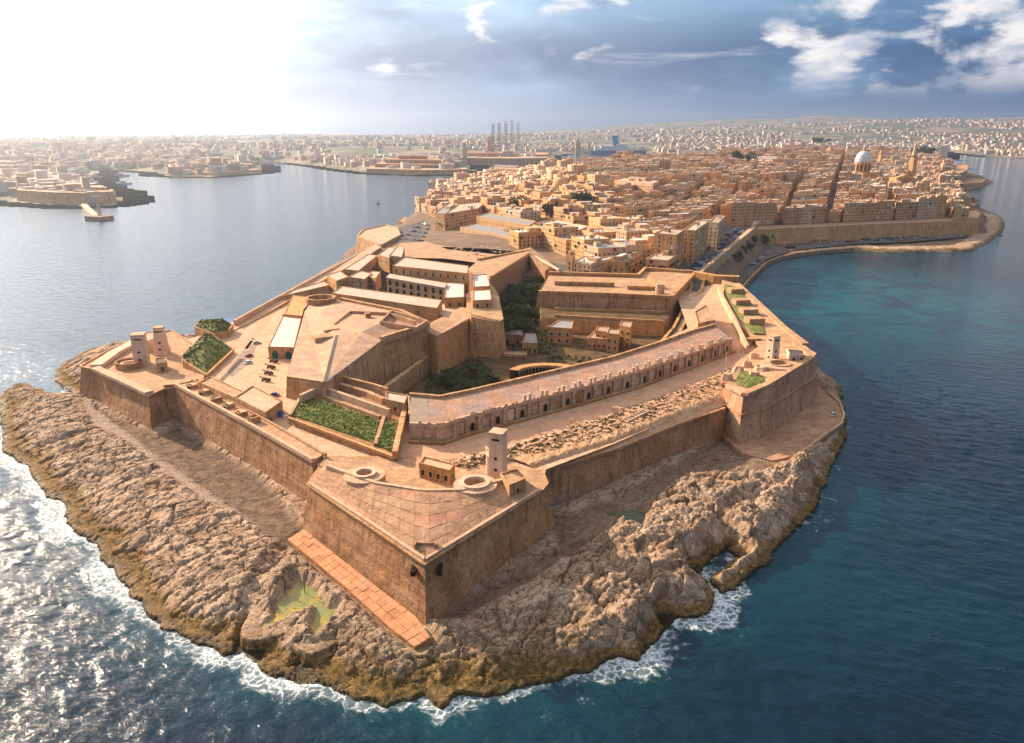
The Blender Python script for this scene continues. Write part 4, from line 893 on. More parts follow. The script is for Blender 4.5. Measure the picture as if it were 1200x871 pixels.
p, q = R['b'], R['d']; m = MB(); w_ = .8; dx, dy = q[0]-p[0], q[1]-p[1]; L = hypot(dx, dy); nx, ny = -dy/L*w_, dx/L*w_
m.add([(p[0]+nx, p[1]+ny, p[2]+.06), (p[0]-nx, p[1]-ny, p[2]+.06), (q[0]-nx, q[1]-ny, q[2]+.06), (q[0]+nx, q[1]+ny, q[2]+.06)], [(0, 1, 2, 3)]); m.build('gutter', M['asphalt'], cv)
for (x, y, w, d, h, nm, mt) in ((378, 396, 9, 6, 1.6, 'roof_box', 'pave_top'), (388, 388, 8, 4, 2.0, 'roof_box', 'pave_pale'), (431, 372, 3, 3, 3.0, 'chimney', 'wall_sea')):
    c = at(x, y, 31); MB().box((c[0], c[1], 29.6), w, d, h+.8, .5).build(nm, M[mt], cv)
m = MB(); c = at(376, 352, 31); m.ring((c[0], c[1], 28.6), 9, 7.6, 4.4, 22); m.build('round_wall', M['wall_tan'], cv)
m = MB(); m.wall(A([(392, 381), (410, 366), (455, 368), (487, 378)], 31.5), .9, 29.6, 32.4); m.build('inner_wall', M['pave_top'], cv)
m = MB(); m.wall(A([(446, 378), (459, 365), (462, 366), (500, 377), (488, 385), (446, 378)], 32), .9, 29.8, 32.8); m.build('inner_wall', M['pave_top'], cv)

# --- ditch walls right of the cavalier
dw = empty('ditch_wall', (*at(525, 400, 15), 5), 'orange inner curtain wall with overgrown ledge, right of the pale roofed platform', 'wall')
b, t_ = block([(498, 388, 26), (512, 394, 26), (552, 372, 27), (556, 362, 27), (540, 360, 27), (505, 378, 27)], 26, 5, 1.6); battered(b, t_, 0, M['wall_ochre'], dw); mk('wall_top', t_, [tuple(range(len(t_)))], M['pave_top'], dw)
m = MB(); m.wall(A([(442, 462), (508, 414), (552, 384)], 13), 2.4, 4, 14); m.build('ledge_wall', M['wall_tan'], dw)
ib = empty('bastion', (*at(565, 400, 15), 5), 'tall inner bastion shoulder with a sharp streaked edge above the dark ditch', 'bastion')
b, t_ = block([(552, 371, 29), (582, 378, 28), (590, 374, 28), (584, 345, 29), (574, 330, 30), (545, 345, 29), (548, 362, 29)], 29, 4, 2.0); battered(b, t_, 0, M['wall_tan'], ib); mk('platform', t_, [tuple(range(len(t_)))], M['pave_top'], ib)
coping([(553, 370), (583, 377)], 28.6, 1.6, 1.2, M['wall_tan'], ib)
rb_ = empty('bastion', (*at(605, 330, 18), 5), 'large dark faced bastion wall above the tree filled ditch', 'bastion')
b, t_ = block([(574, 327, 30), (620, 299, 31), (639, 318, 26), (648, 310, 26), (622, 290, 31), (560, 306, 30), (545, 318, 30)], 30, 4, 2.5); battered(b, t_, 0, M['wall_sea'], rb_); mk('platform', t_, [tuple(range(len(t_)))], M['pave_top'], rb_)
coping([(575, 326), (620, 298)], 30.6, 1.8, 1.4, M['wall_ochre'], rb_, 'parapet'); coping([(560, 305), (621, 294)], 30.4, 1.8, 1.4, M['wall_ochre'], rb_, 'parapet'); coping([(621, 298), (655, 317)], 28.6, 1.2, 1.2, M['plaster_white'], rb_, 'white_parapet')
# --- barracks
def barr(*a, **k): return hut(*a, **k)
barr('barrack', [(389, 344), (401, 336), (518, 352), (512, 362)], 31.0, G, 'wall_ochre', 'roof_cream', 'long yellow barrack with a pale roof just behind the sloping platform', 'barrack', openings=((0, 3, 1, 1.3, 2.2, 26, 0, False), (1, 2, 1, 1.3, 2.2, 22.5, 4, False)), rim=.4)
g = barr('arcaded_barrack', [(460, 312), (474, 302), (549, 312), (548, 321)], 38, G, 'wall_ochre', 'roof_cream', 'arcaded yellow barrack with two rows of arches below a pale terrace', 'barrack', openings=((0, 10, 1, 1.2, 2.6, 33.6, 0, False), (1, 1, 1, 1.2, 2.4, 28, 0, False)), rim=.4)
p = A([(453, 326), (457, 322), (523, 333), (521, 338)], 32.0); p = ccw(p)
MB().prism([(x, y, G-1) for x, y in p], [(x, y, 32) for x, y in p]).build('arcade_block', M['wall_ochre'], g); q = offset(p, .3); MB().prism([(x, y, 32) for x, y in q], [(x, y, 32.6) for x, y in q]).build('terrace', M['roof_cream'], g)
(x1, y1), (x2, y2) = at(453, 326, 32), at(521, 338, 32); az = atan2(y2-y1, x2-x1)
for r in range(2):
    for k in range(8):
        f = (k+.5)/8; put_window(g, x1+(x2-x1)*f, y1+(y2-y1)*f, G+3.0+r*4.9, 3.3, 3.7, az, True)
barr('wing', [(522, 332), (544, 330), (544, 349), (521, 350)], 31, G, 'wall_ochre', 'roof_white', 'pale roofed square wing at the end of the arcaded barrack', 'building', openings=((0, 2, 1, 1.3, 2, 26, 0, False), (3, 2, 1, 1.3, 2, 26, 0, False)))
barr('tower_house', [(554, 323), (571, 322), (574, 336), (555, 337)], 34, 28, 'wall_ochre', 'roof_white', 'upper white roofed block on the inner bastion', 'building', openings=((0, 2, 1, 1.3, 2, 30, 0, False),))
barr('tower_house', [(554, 341), (574, 340), (576, 352), (554, 353)], 33, 24, 'wall_ochre', 'roof_white', 'lower white roofed block on the inner bastion with a dark doorway', 'building', openings=((0, 2, 1, 1.3, 2.2, 29, 0, False),))
for rp, zt, lab, wm, ops in [([(383, 323), (398, 318), (408, 325), (394, 330)], 28, 'small arched-door house at the left of the barracks', 'wall_ochre', ((0, 1, 1, 2, 3, 22, 0, True), (1, 2, 1, 1.2, 2, 23, 0, False))),
    ([(408, 325), (422, 318), (436, 321), (427, 328)], 29, 'pinkish two storey house left of the arcaded barrack', 'wall_tan', ((0, 2, 2, 1.2, 2, 21.5, 3.6, False), (1, 2, 2, 1.2, 2, 21.5, 3.6, False))),
    ([(427, 323), (436, 318), (446, 319), (440, 327)], 28.5, 'bright yellow three window house beside the arcaded barrack', 'wall_ochre', ((0, 2, 2, 1.2, 1.8, 21.5, 3.4, False), (1, 2, 2, 1.2, 1.8, 21.5, 3.4, False))),
    ([(443, 299), (455, 290), (470, 293), (456, 303)], 30, 'flat white roofed block on the left rampart', 'wall_ochre', ((0, 2, 1, 1.2, 2, 25, 0, False), (1, 2, 1, 1.2, 2, 25, 0, False))),
    ([(456, 300), (466, 288), (474, 290), (471, 302)], 31, 'taller pale roofed block next to the white roofed one on the left rampart', 'wall_tan', ((0, 2, 1, 1.2, 2, 26, 0, False),)),
    ([(403, 316), (432, 298), (442, 300), (420, 318)], 25, 'long low pale terrace building near the left rampart', 'wall_tan', ((1, 4, 1, 1.2, 2, 21, 0, False),)),
    ([(512, 356), (540, 359), (531, 372), (510, 370)], 25, 'small white roofed store below the square wing', 'wall_tan', ((0, 1, 1, 1.2, 2, 21, 0, False),)),
    ([(385, 335), (330, 348), (345, 340), (380, 330)], 23, 'low tawny building along the left rampart edge', 'wall_ochre', ())]:
    barr('barrack_house', rp, zt, G, wm, 'roof_cream', lab, 'house', openings=ops)
# left rampart along the harbour
lr = empty('rampart', (*at(340, 345, 10), 3), 'long harbour side rampart wall running from the grass roofs to the star shaped bastion', 'wall')
b, t_ = block([(245, 384, 20), (275, 378, 20), (318, 353, 21), (370, 325, 22), (420, 298, 23), (440, 286, 23), (446, 290, 23), (424, 304, 23), (374, 331, 22), (330, 357, 21), (290, 380, 20), (262, 392, 20)], 20, 1, 1.5)
battered(b, t_, 0, M['wall_tan'], lr); mk('wall_walk', t_, [tuple(range(len(t_)))], M['pave_pale'], lr)
m = MB(); m.wall(A([(275, 378), (318, 354), (370, 326), (418, 300)], 22), 1.4, 19, 23.4); m.build('parapet', M['pave_pale'], lr)
hb = empty('bastion', (*at(450, 280, 10), 1), 'flat topped bastion over the harbour beside the seafront car park', 'bastion')
b, t_ = block([(418, 277, 22), (425, 270, 22), (452, 264, 22), (466, 268, 22), (470, 276, 22), (447, 288, 22), (436, 284, 22)], 22, 0, 2.5); battered(b, t_, 0, M['wall_tan'], hb); mk('platform', t_, [tuple(range(len(t_)))], M['pave_pale'], hb); m = MB(); m.wall([q[:2] for q in offset(t_, -.8)], 1.2, 21.8, 23.2, closed=True); m.build('parapet', M['pave_pale'], hb)
sheet('bastion_terrace', [(440, 300), (470, 285), (500, 283), (545, 300), (560, 308), (520, 303), (470, 302), (450, 306)], 22.5, M['pave_top'])

# --- garden terrace with creeper beds
gt = empty('garden_terrace', (*at(400, 500, G), G), 'walled terrace planted with two beds of creeper in front of the sloping platform', 'terrace')
b, t_ = block([(338, 491), (462, 537), (464, 530), (474, 478), (458, 474), (378, 452), (354, 463)], 21.6, G-.5, .15); MB().prism(b, t_).build('retaining_wall', M['wall_tan'], gt)
coping([(338, 491), (462, 537)], 21.8, 1.0, .8, M['wall_ochre'], gt); coping([(463, 537), (476, 478)], 21.8, 2.0, 2.6, M['wall_tan'], gt)
coping([(352, 466), (376, 455), (456, 483)], 24.5, 1.5, 1.2, M['pave_pale'], gt, 'back_wall', dz=-3.4); coping([(440, 522), (452, 484)], 22, 1.4, .8, M['pave_top'], gt); coping([(372, 463), (446, 490)], 22.0, 2.2, 1.0, M['pave_top'], gt, 'step'); coping([(340, 488), (354, 464)], 22, 1.2, .8, M['pave_top'], gt)
for px in ([(344, 487), (352, 468), (372, 468), (444, 493), (438, 518)], [(441, 521), (450, 493), (466, 497), (459, 529)]):
    pp = ccw(A(px, 22)); xs = [q[0] for q in pp]; ys = [q[1] for q in pp]; r = random.Random(8); m = MB(); MB().prism([(x, y, 21.5) for x, y in pp], [(x, y, 22.1) for x, y in pp]).build('bed', M['creeper'], gt)
    cnt = 0
    while cnt < 3600:
        x, y = r.uniform(min(xs), max(xs)), r.uniform(min(ys), max(ys))
        if not pin1(x, y, pp): cnt += .2; continue
        cnt += 1; s = r.uniform(.25, .6); an = r.random()*2*pi; hh = 22.1+.5*max(0, fb1(x/2.5, y/2.5))+r.random()*.45; tx, ty = r.uniform(-.3, .3), r.uniform(-.3, .3)
        m.add([(x-s*cos(an), y-s*sin(an), hh-.1+tx), (x+s*sin(an), y-s*cos(an), hh+ty), (x+s*cos(an), y+s*sin(an), hh+.15-tx), (x-s*sin(an), y+s*cos(an), hh)], [(0, 1, 2, 3)])
    tag(m.build('creeper', M['creeper'], gt), kind='stuff')
hut('gate_lodge', [(452, 460), (478, 464), (474, 474), (452, 469)], 27, 22, 'wall_tan', 'roof_cream', 'small pale roofed lodge with a dark window at the corner of the creeper garden', 'lodge', openings=((0, 1, 1, 1.2, 1.6, 23.5, 0, False), (1, 1, 1, 1.2, 1.6, 23.5, 0, False)))
m = empty('retaining_wall', (*at(420, 460, 22), G), 'double retaining wall between the creeper garden and the platform foot', 'wall'); MB().wall(A([(392, 450), (432, 462), (450, 470)], 23), 2.0, G-.5, 24.2).build('wall', M['pave_top'], m); MB().wall(A([(392, 446), (440, 458), (455, 463)], 23), 1.2, G-.5, 26).build('parapet', M['wall_tan'], m)

# --- long casemate block with the merloned front
cm_ = empty('casemate_block', (*at(660, 450, 22), G), 'long curving casemate block with a flat pink roof and a row of paired merlons', 'casemate')
FR = [(480, 498), (516, 500), (550, 489), (610, 474), (680, 456), (745, 438), (800, 419), (842, 404), (858, 398)]
BK = [(480, 464), (516, 467), (550, 460), (610, 446), (660, 434), (716, 421), (770, 404), (812, 389), (838, 382)]
ZF, ZB = 26.0, 26.6
F3 = [(*at(x, y, ZF), ZF) for x, y in FR]; B3 = [(*at(x, y, ZB), ZB) for x, y in BK]
m = MB(); n = len(F3); ring3 = F3+B3[::-1]; ring3 = ring3 if area(ring3) > 0 else ring3[::-1]
m = MB(); bo = [(x, y, G-.6) for x, y, z in ring3]; k = len(ring3); m.add(bo+ring3, [(i, (i+1) % k, k+(i+1) % k, k+i) for i in range(k)]); m.build('wall', M['casemate_wall'], cm_)
pal = [M['roof_plat'], M['roof_plat'], M['roof_plat2']]
for i in range(26):
    for j in range(3):
        f0, f1 = i/26, (i+1)/26-.0003; g0, g1 = j/3, (j+1)/3-.003
        q = [lerp(pl(F3, f0), pl(B3, f0), g0), lerp(pl(F3, f1), pl(B3, f1), g0), lerp(pl(F3, f1), pl(B3, f1), g1), lerp(pl(F3, f0), pl(B3, f0), g1)]
        MB().prism([(x, y, z-.2) for x, y, z in q], [(x, y, z+.02) for x, y, z in q]).build('roof_panel', pal[(i*7+j*3) % 3] if f0 > .02 else M['rock_grey'], cm_)
m = MB(); m.wall([q[:2] for q in B3], 1.3, G-.5, 27.9); m.build('rear_parapet', M['wall_tan'], cm_)
m = MB(); m.wall([q[:2] for q in F3], 1.1, 25.8, 27.0); m.build('front_parapet', M['pave_pale'], cm_)
m = MB(); m.wall([q[:2] for q in offset_path(F3, 1.6)], 2.0, G-.3, G+.9); m.build('plinth', M['wall_sea'], cm_)
tot = sum(hypot(F3[i+1][0]-F3[i][0], F3[i+1][1]-F3[i][1]) for i in range(n-1)); rr = random.Random(12)
def walkpt(f): 
    p = pl(F3, f); q = pl(F3, min(1, f+.004)); r_ = pl(F3, max(0, f-.004)); return p, atan2(q[1]-r_[1], q[0]-r_[0])
mer = MB().box((0, 0, 0), 1.25, 1.2, 2.9); mesh_m = bpy.data.meshes.new('merlon'); mesh_m.from_pydata(mer.v, [], mer.f); mesh_m.materials.append(M['plaster_white'])
f = .26
while f < .96:
    for d_ in (0, .0125):
        p, az = walkpt(f+d_); o = link('merlon', mesh_m, cm_); o.location = (p[0]-cm_.location[0], p[1]-cm_.location[1], 26.9-cm_.location[2]); o.rotation_euler = (0, 0, az); o.scale = (1, 1, rr.uniform(.8, 1.1))
    f += .0445
for i in range(110):
    p, az = walkpt(.02+i*.0088); w_ = rr.uniform(.7, 1.9)
    if rr.random() < .75: MB().prism([(p[0]+cos(az)*a*w_-sin(az)*b*1.0, p[1]+sin(az)*a*w_+cos(az)*b*1.0, 26.7) for a, b in ((-.5, -.5), (.5, -.5), (.5, .5), (-.5, .5))], [(p[0]+cos(az)*a*w_*.9-sin(az)*b*.9, p[1]+sin(az)*a*w_*.9+cos(az)*b*.9, 27.1+rr.random()*.9) for a, b in ((-.5, -.5), (.5, -.5), (.5, .5), (-.5, .5))]).build('parapet_stone', M['casemate_wall'], cm_)
for i in range(30):
    p, az = walkpt(.09+i*.030); nx, ny = sin(az), -cos(az)
    MB().box((p[0]+nx*.45, p[1]+ny*.45, G), 1.5, 1.0, 6.6, az).build('pilaster', M['casemate_wall'], cm_)
    p, az = walkpt(.105+i*.030)
    if i % 2 == 1: put_window(cm_, p[0]+nx*.05, p[1]+ny*.05, G+.9, 2.0, 3.2, az, True)
    else: MB().box((p[0]+nx*.1, p[1]+ny*.1, G+1.0), 3.2, .5, rr.uniform(3, 4.6), az).build('blind_panel', M[rr.choice(['plaster_white', 'casemate_wall', 'wall_tan', 'casemate_wall'])], cm_)
# road in front of it
sheet('fort_road', [(472, 540), (480, 508), (516, 521), (550, 514), (610, 500), (680, 482), (745, 463), (804, 440), (846, 421), (860, 408), (858, 398), (846, 386), (838, 372), (832, 360), (838, 352), (850, 362), (862, 384), (872, 406), (868, 422), (846, 434), (806, 452), (760, 469), (700, 490), (640, 508), (560, 530), (520, 541), (494, 548)], G+.06, M['road_pink'])

# --- right curtain with rubble-strewn top
rc = empty('curtain_wall', (*at(740, 530, 12), 4), 'long straight sea wall on the right with rocky plinth and rubble topped parapet', 'wall')
b, t_ = block([(628, 556, 17.0), (720, 527, 17.4), (800, 494, 17.8), (850, 476, 18), (856, 468, 18), (800, 482, 18), (640, 545, 17.5)], 17.5, 3.0, 2.2); battered(b, t_, 0, M['wall_sea'], rc)
m = MB(); m.wall([at(630, 555, 17.2), at(720, 527, 17.5), at(800, 494, 17.9), at(849, 477, 18)], 1.6, 16.9, 17.9); m.build('cordon', M['wall_sea'], rc)
def strip(name, edge, back, z0, z1, n, k, amp, mat, parent, kind='stuff', lift=1.4):
    """uneven bank between two paths, rising from the first to the second"""
    E = [(*at(x, y, z0), z0) for x, y in edge]; Bk = [(*at(x, y, z1), z1) for x, y in back]; v = []
    for i in range(n+1):
        for j in range(k+1):
            q = lerp(pl(E, i/n), pl(Bk, i/n), j/k); e = sin(pi*min(1, (j+.6)/k))**.5 if j not in (0, k) else 0
            hh = (.5+abs(fb1(q[0]/4, q[1]/4))*1.6+.5*fb1(q[0]/1.4, q[1]/1.4))*amp*e+lift*sstep(np.array(j/k), 0, .25)*(1 if j < k else 0)*(1-j/k*.9)
            v.append((q[0], q[1], q[2]+float(hh)))
    f = [(i*(k+1)+j, (i+1)*(k+1)+j, (i+1)*(k+1)+j+1, i*(k+1)+j+1) for i in range(n) for j in range(k)]
    o = mk(name, v, f, mat, parent); return tag(o, kind=kind) if kind else o
strip('rubble_bank', [(628, 556), (720, 527), (800, 494), (852, 474)], [(590, 535), (700, 494), (790, 460), (862, 430)], 17.9, 20.0, 150, 26, .55, M['rubble'], rc, lift=2.4)
r = random.Random(31); m1 = MB(); m2 = MB()
E_ = [(*at(x, y, 21), 21) for x, y in [(545, 548), (640, 528), (720, 505), (800, 475), (856, 452)]]; B_ = [(*at(x, y, 21), 21) for x, y in [(520, 543), (640, 510), (720, 484), (800, 456), (866, 428)]]
for i in range(1000):
    q = lerp(pl(E_, r.random()), pl(B_, r.random()), .5); f_ = r.random(); q = lerp(pl(E_, f_), pl(B_, f_), r.random()); s = r.uniform(.3, 1.3)
    if r.random() < .68:
        cc = (q[0], q[1], 19.9+r.random()*.7); a0 = r.random()*3; m1.prism([(cc[0]+s*cos(a0+a), cc[1]+s*.7*sin(a0+a), cc[2]-.5) for a in (0, 1.3, 2.5, 3.9, 5.1)], [(cc[0]+s*.6*cos(a0+a), cc[1]+s*.5*sin(a0+a), cc[2]+s*.7) for a in (0, 1.3, 2.5, 3.9, 5.1)])
    else:
        for _ in range(10):
            x, y, z = q[0]+r.gauss(0, .5), q[1]+r.gauss(0, .5), 20.3+r.random()*.8; a = r.random()*pi; e = r.uniform(.2, .5)
            m2.add([(x-e*cos(a), y-e*sin(a), z), (x+e*cos(a), y+e*sin(a), z+.1), (x, y, z+.6*e+.3)], [(0, 1, 2)])
for i in range(46):
    f_ = r.uniform(.02, .95); q = lerp(pl(E_, f_), pl(B_, f_), r.uniform(.1, .9)); q2 = pl(E_, min(1, f_+.02)); q1 = pl(E_, f_); az = atan2(q2[1]-q1[1], q2[0]-q1[0])+r.choice([0, 0, pi/2])+r.uniform(-.15, .15)
    x, y = q[0], q[1]
    for k in range(r.randrange(2, 6)):
        w_ = r.uniform(1.2, 2.4); m1.box((x, y, 19.4), w_, r.uniform(.7, 1.1), r.uniform(.9, 2.1), az+r.uniform(-.06, .06)); x += cos(az)*w_*.95; y += sin(az)*w_*.95
tag(m1.build('rubble_stones', M['pave_pale'], rc), kind='stuff'); sb = m2.build('scrub_bushes', M['leaf_dark']); tag(sb, 'scattered dark scrub between the fort road and the right sea wall', 'scrub', None, 'stuff')
c = at(745, 488, 21); g = empty('gun_platform', (c[0], c[1], 20), 'long sunken concrete trough with a ladder like frame beside the fort road', 'platform')
az = atan2(at(765, 473, 21)[1]-at(725, 492, 21)[1], at(765, 473, 21)[0]-at(725, 492, 21)[0])
for s_ in (-1, 1): MB().box((c[0]-sin(az)*1.3*s_, c[1]+cos(az)*1.3*s_, 20), 17, .5, 1.6, az).build('side_wall', M['pave_pale'], g)
for i in range(8): MB().box((c[0]+cos(az)*(i*2.1-7.5), c[1]+sin(az)*(i*2.1-7.5), 20.6), .4, 2.6, .9, az).build('crossbar', M['plaster_white'], g)

# --- right bastion
rb = empty('bastion', (*at(910, 470, 12), 5), 'broad pink streaked bastion on the right above the curved roadway', 'bastion')
ring = [(850, 452, 25), (871, 464, 25.5), (899, 453, 27), (951, 421, 27.5), (957, 414, 27), (940, 405, 26), (900, 398, 25), (862, 425, 24)]
b, t_ = block(ring, 26, 3.5, 3.0); battered(b, t_, 0, M['wall_sea' if False else 'wall_pink'], rb); mk('platform', [(x, y, z-.01) for x, y, z in t_], [tuple(range(len(t_)))], M['pave_top'], rb)
m = MB(); zc = 17.5; k = [(x+(b[i][0]-x)*.42, y+(b[i][1]-y)*.42) for i, (x, y, z) in enumerate(t_)]; m.wall([q for q in offset(k, .12)], .7, zc, zc+.7, closed=True); m.build('cordon', M['wall_tan'], rb)
coping([(852, 453), (871, 463)], 25.6, 2.2, .9, M['pave_pale'], rb, 'parapet'); coping([(873, 463), (899, 452), (951, 420)], 26.6, 2.2, .9, M['pave_top'], rb, 'parapet'); coping([(951, 420), (942, 411), (930, 403)], 26.6, 1.8, .8, M['pave_top'], rb, 'parapet')
tower(904, 424, 24.5, 4.7, 12.5, 'pale tapering tower beside the gun pit on the right bastion', .86, 'plaster_white', .45)
c = at(914, 427, 27); g = empty('gun_pit', (c[0], c[1], 25), 'round gun pit in the middle of the right bastion', 'gun pit'); MB().ring((c[0], c[1], 24), 8.5, 4.2, 3.2, 30, zi=24.4).build('platform', M['pave_pale'], g); MB().ring((c[0], c[1], 27.1), 5.0, 4.2, .6, 30).build('rim', M['pave_top'], g); MB().cyl((c[0], c[1], 24.5), .4, .3, .9, 10).build('pivot', M['iron_dark'], g)
hut('bunker', [(922, 410), (942, 412), (944, 417), (926, 417)], 29, 25.5, 'plaster_white', 'asphalt', 'bunker with a dark curved roof behind the right gun pit', 'bunker', openings=((0, 2, 1, 1.2, 2, 26, 0, False), (3, 1, 1, 1.2, 2, 26, 0, False)))
strip('grass_bank', [(862, 449), (876, 455), (896, 450)], [(868, 434), (880, 436), (893, 440)], 25.6, 25.8, 20, 10, .6, M['grass'], rb, lift=.4)
r = random.Random(77)
for i, (x, y, s) in enumerate([(852, 443, 3), (884, 441, 3), (876, 428, 2.6), (866, 434, 3), (892, 434, 3.5), (884, 418, 3)]):
    c = at(x, y, 25.5); MB().prism([(c[0]+s*cos(a+.4)*r.uniform(.8, 1.2), c[1]+s*sin(a+.4)*r.uniform(.7, 1.1), 24.5) for a in (0, 1.1, 2.2, 3.2, 4.2, 5.3)], [(c[0]+s*.7*cos(a+.4), c[1]+s*.6*sin(a+.4), 27+r.random()) for a in (0, 1.1, 2.2, 3.2, 4.2, 5.3)]).build('masonry_block', M['pave_pale'], rb)
# curved roadway round it
ap = [(848, 512), (871, 532), (905, 540), (936, 533), (964, 512), (985, 498), (988, 487), (984, 474), (970, 462), (955, 448), (945, 440), (900, 460)]
b, t_ = block(ap, 5.6, 0, .4); o = MB().prism(b, t_, 0).build('roadway_terrace', M['slab_stone']); tag(o, 'flat paved roadway curving round the foot of the right bastion', 'roadway')
m = MB(); m.wall(A([(936, 534), (965, 512), (986, 498), (989, 487), (984, 473), (970, 461)], 5.6), .8, 5.4, 6.6); tag(m.build('kerb_wall', M['pave_pale']), 'low pale parapet along the outer edge of the curved roadway', 'wall')
# --- right rampart strip, traverses, grass
rr_ = empty('rampart', (*at(900, 370, 10), 3), 'sea facing rampart at the upper right with a grass strip and stone traverses', 'wall')
b, t_ = block([(957, 416, 23), (940, 402, 23), (915, 384, 23), (895, 366, 23), (876, 348, 23), (862, 332, 23), (846, 328, 23), (850, 345, 22), (862, 372, 22), (880, 396, 22.5), (900, 410, 23), (930, 420, 23)], 23, 1, 1.6); battered(b, t_, 0, M['wall_tan'], rr_); mk('walk', t_, [tuple(range(len(t_)))], M['pave_top'], rr_)
strip('grass_strip', [(848, 334), (853, 350), (866, 373), (882, 391)], [(862, 336), (878, 352), (892, 370), (897, 392)], 23.1, 23.1, 50, 12, .35, M['grass'], rr_, lift=.15)
m = MB(); m.wall(A([(842, 336), (848, 350), (862, 376), (872, 398), (876, 407)], 23.4), 1.3, G-.4, 24.4); m.build('road_parapet', M['pave_pale'], rr_)
m = MB(); m.wall(A([(864, 333), (880, 348), (898, 365), (918, 384), (944, 404)], 23.4), 3.5, 22.6, 24.2); m.build('sea_parapet', M['pave_top'], rr_)
for i, (x, y) in enumerate([(862, 341), (868, 354), (877, 365), (884, 376)]):
    c = at(x, y, 24.5); MB().box((c[0], c[1], 22.8), 9.5, 7.5, 3.6, .15).build('traverse', M['pave_top'], rr_)
c = at(881, 397, 23.2); MB().box((c[0], c[1], 22.6), 9, 3.5, .9, .1).build('ramp_slab', M['wall_tan'], rr_)
hut('rampart_house', [(814, 366), (828, 358), (838, 372), (838, 376), (818, 380)], 28, 14, 'wall_tan', 'pave_top', 'stone gatehouse with a low pitched roof at the head of the casemates', 'gatehouse', openings=((0, 1, 1, 1.6, 2.6, 21, 0, True), (1, 2, 2, 1.1, 1.6, 19, 4, False), (3, 2, 2, 1.1, 1.6, 19, 4, False)))
# pale fence posts, flag mast
c = at(850, 433, G+.1); g = empty('flag_mast', (c[0], c[1], G), 'thin white mast with a stepped base beside the fort road', 'mast'); MB().cyl((c[0], c[1], G), .16, .1, 9, 8).build('pole', M['white_trim'], g); MB().cyl((c[0], c[1], G), 1.6, 1.2, .6, 12).build('base', M['plaster_white'], g)

# --- ravelin and lower fort
rv = empty('ravelin', (*at(710, 350, 15), 7), 'broad double walled gun platform between the ditch and the town', 'fortress block')
b, t_ = block([(630, 344, 24.5), (700, 346, 24.5), (786, 350, 24.5), (812, 322, 26), (800, 317, 26), (756, 318, 26), (748, 325, 25.5), (642, 322, 25.5)], 25, 7.5, 1.4); battered(b, t_, 0, M['wall_tan'], rv); mk('platform', [(x, y, z-.6) for x, y, z in t_], [tuple(range(len(t_)))], M['pave_top'], rv)
for px, w, h, mt in (([(631, 343), (700, 345), (786, 349)], 2.6, 1.5, 'wall_tan'), ([(787, 349), (813, 322)], 2.6, 1.5, 'wall_ochre'), ([(643, 322), (748, 325), (756, 317), (812, 321)], 2.4, 2.5, 'wall_ochre'), ([(650, 333), (720, 335)], 2.5, 2.2, 'wall_tan'), ([(760, 329), (776, 338)], 2.0, 2.0, 'wall_ochre'), ([(735, 338), (770, 339)], 2.0, 2.0, 'wall_ochre')):
    coping(px, 25, w, h, M[mt], rv, 'parapet')
c = at(773, 343, 25); MB().cyl((c[0], c[1], 24), 3.2, 2.8, 7, 16).build('sentry_turret', M['pave_pale'], rv)
for x in (655, 668, 682, 696): 
    c = at(x, 331, 26); MB().box((c[0], c[1], 24.6), 6, 3, 1.6, 0).build('shelter', M['panel_grey'], rv)
lt = empty('lower_terrace', (*at(710, 385, 10), 7), 'lower walled terrace with grassy top under the broad gun platform', 'terrace')
b, t_ = block([(634, 372, 15.5), (700, 376, 15.5), (778, 379, 15.5), (790, 362, 15.5), (786, 354, 15.5), (632, 352, 15.5)], 15.5, 5, .8); battered(b, t_, 0, M['wall_ochre'], lt); mk('terrace_top', t_, [tuple(range(len(t_)))], M['soil'], lt); coping([(650, 371), (700, 374), (777, 378)], 15.8, 1.2, 1.4, M['wall_ochre'], lt, 'parapet'); coping([(650, 363), (780, 367)], 15.8, 1.2, 1.4, M['wall_ochre'], lt, 'parapet')
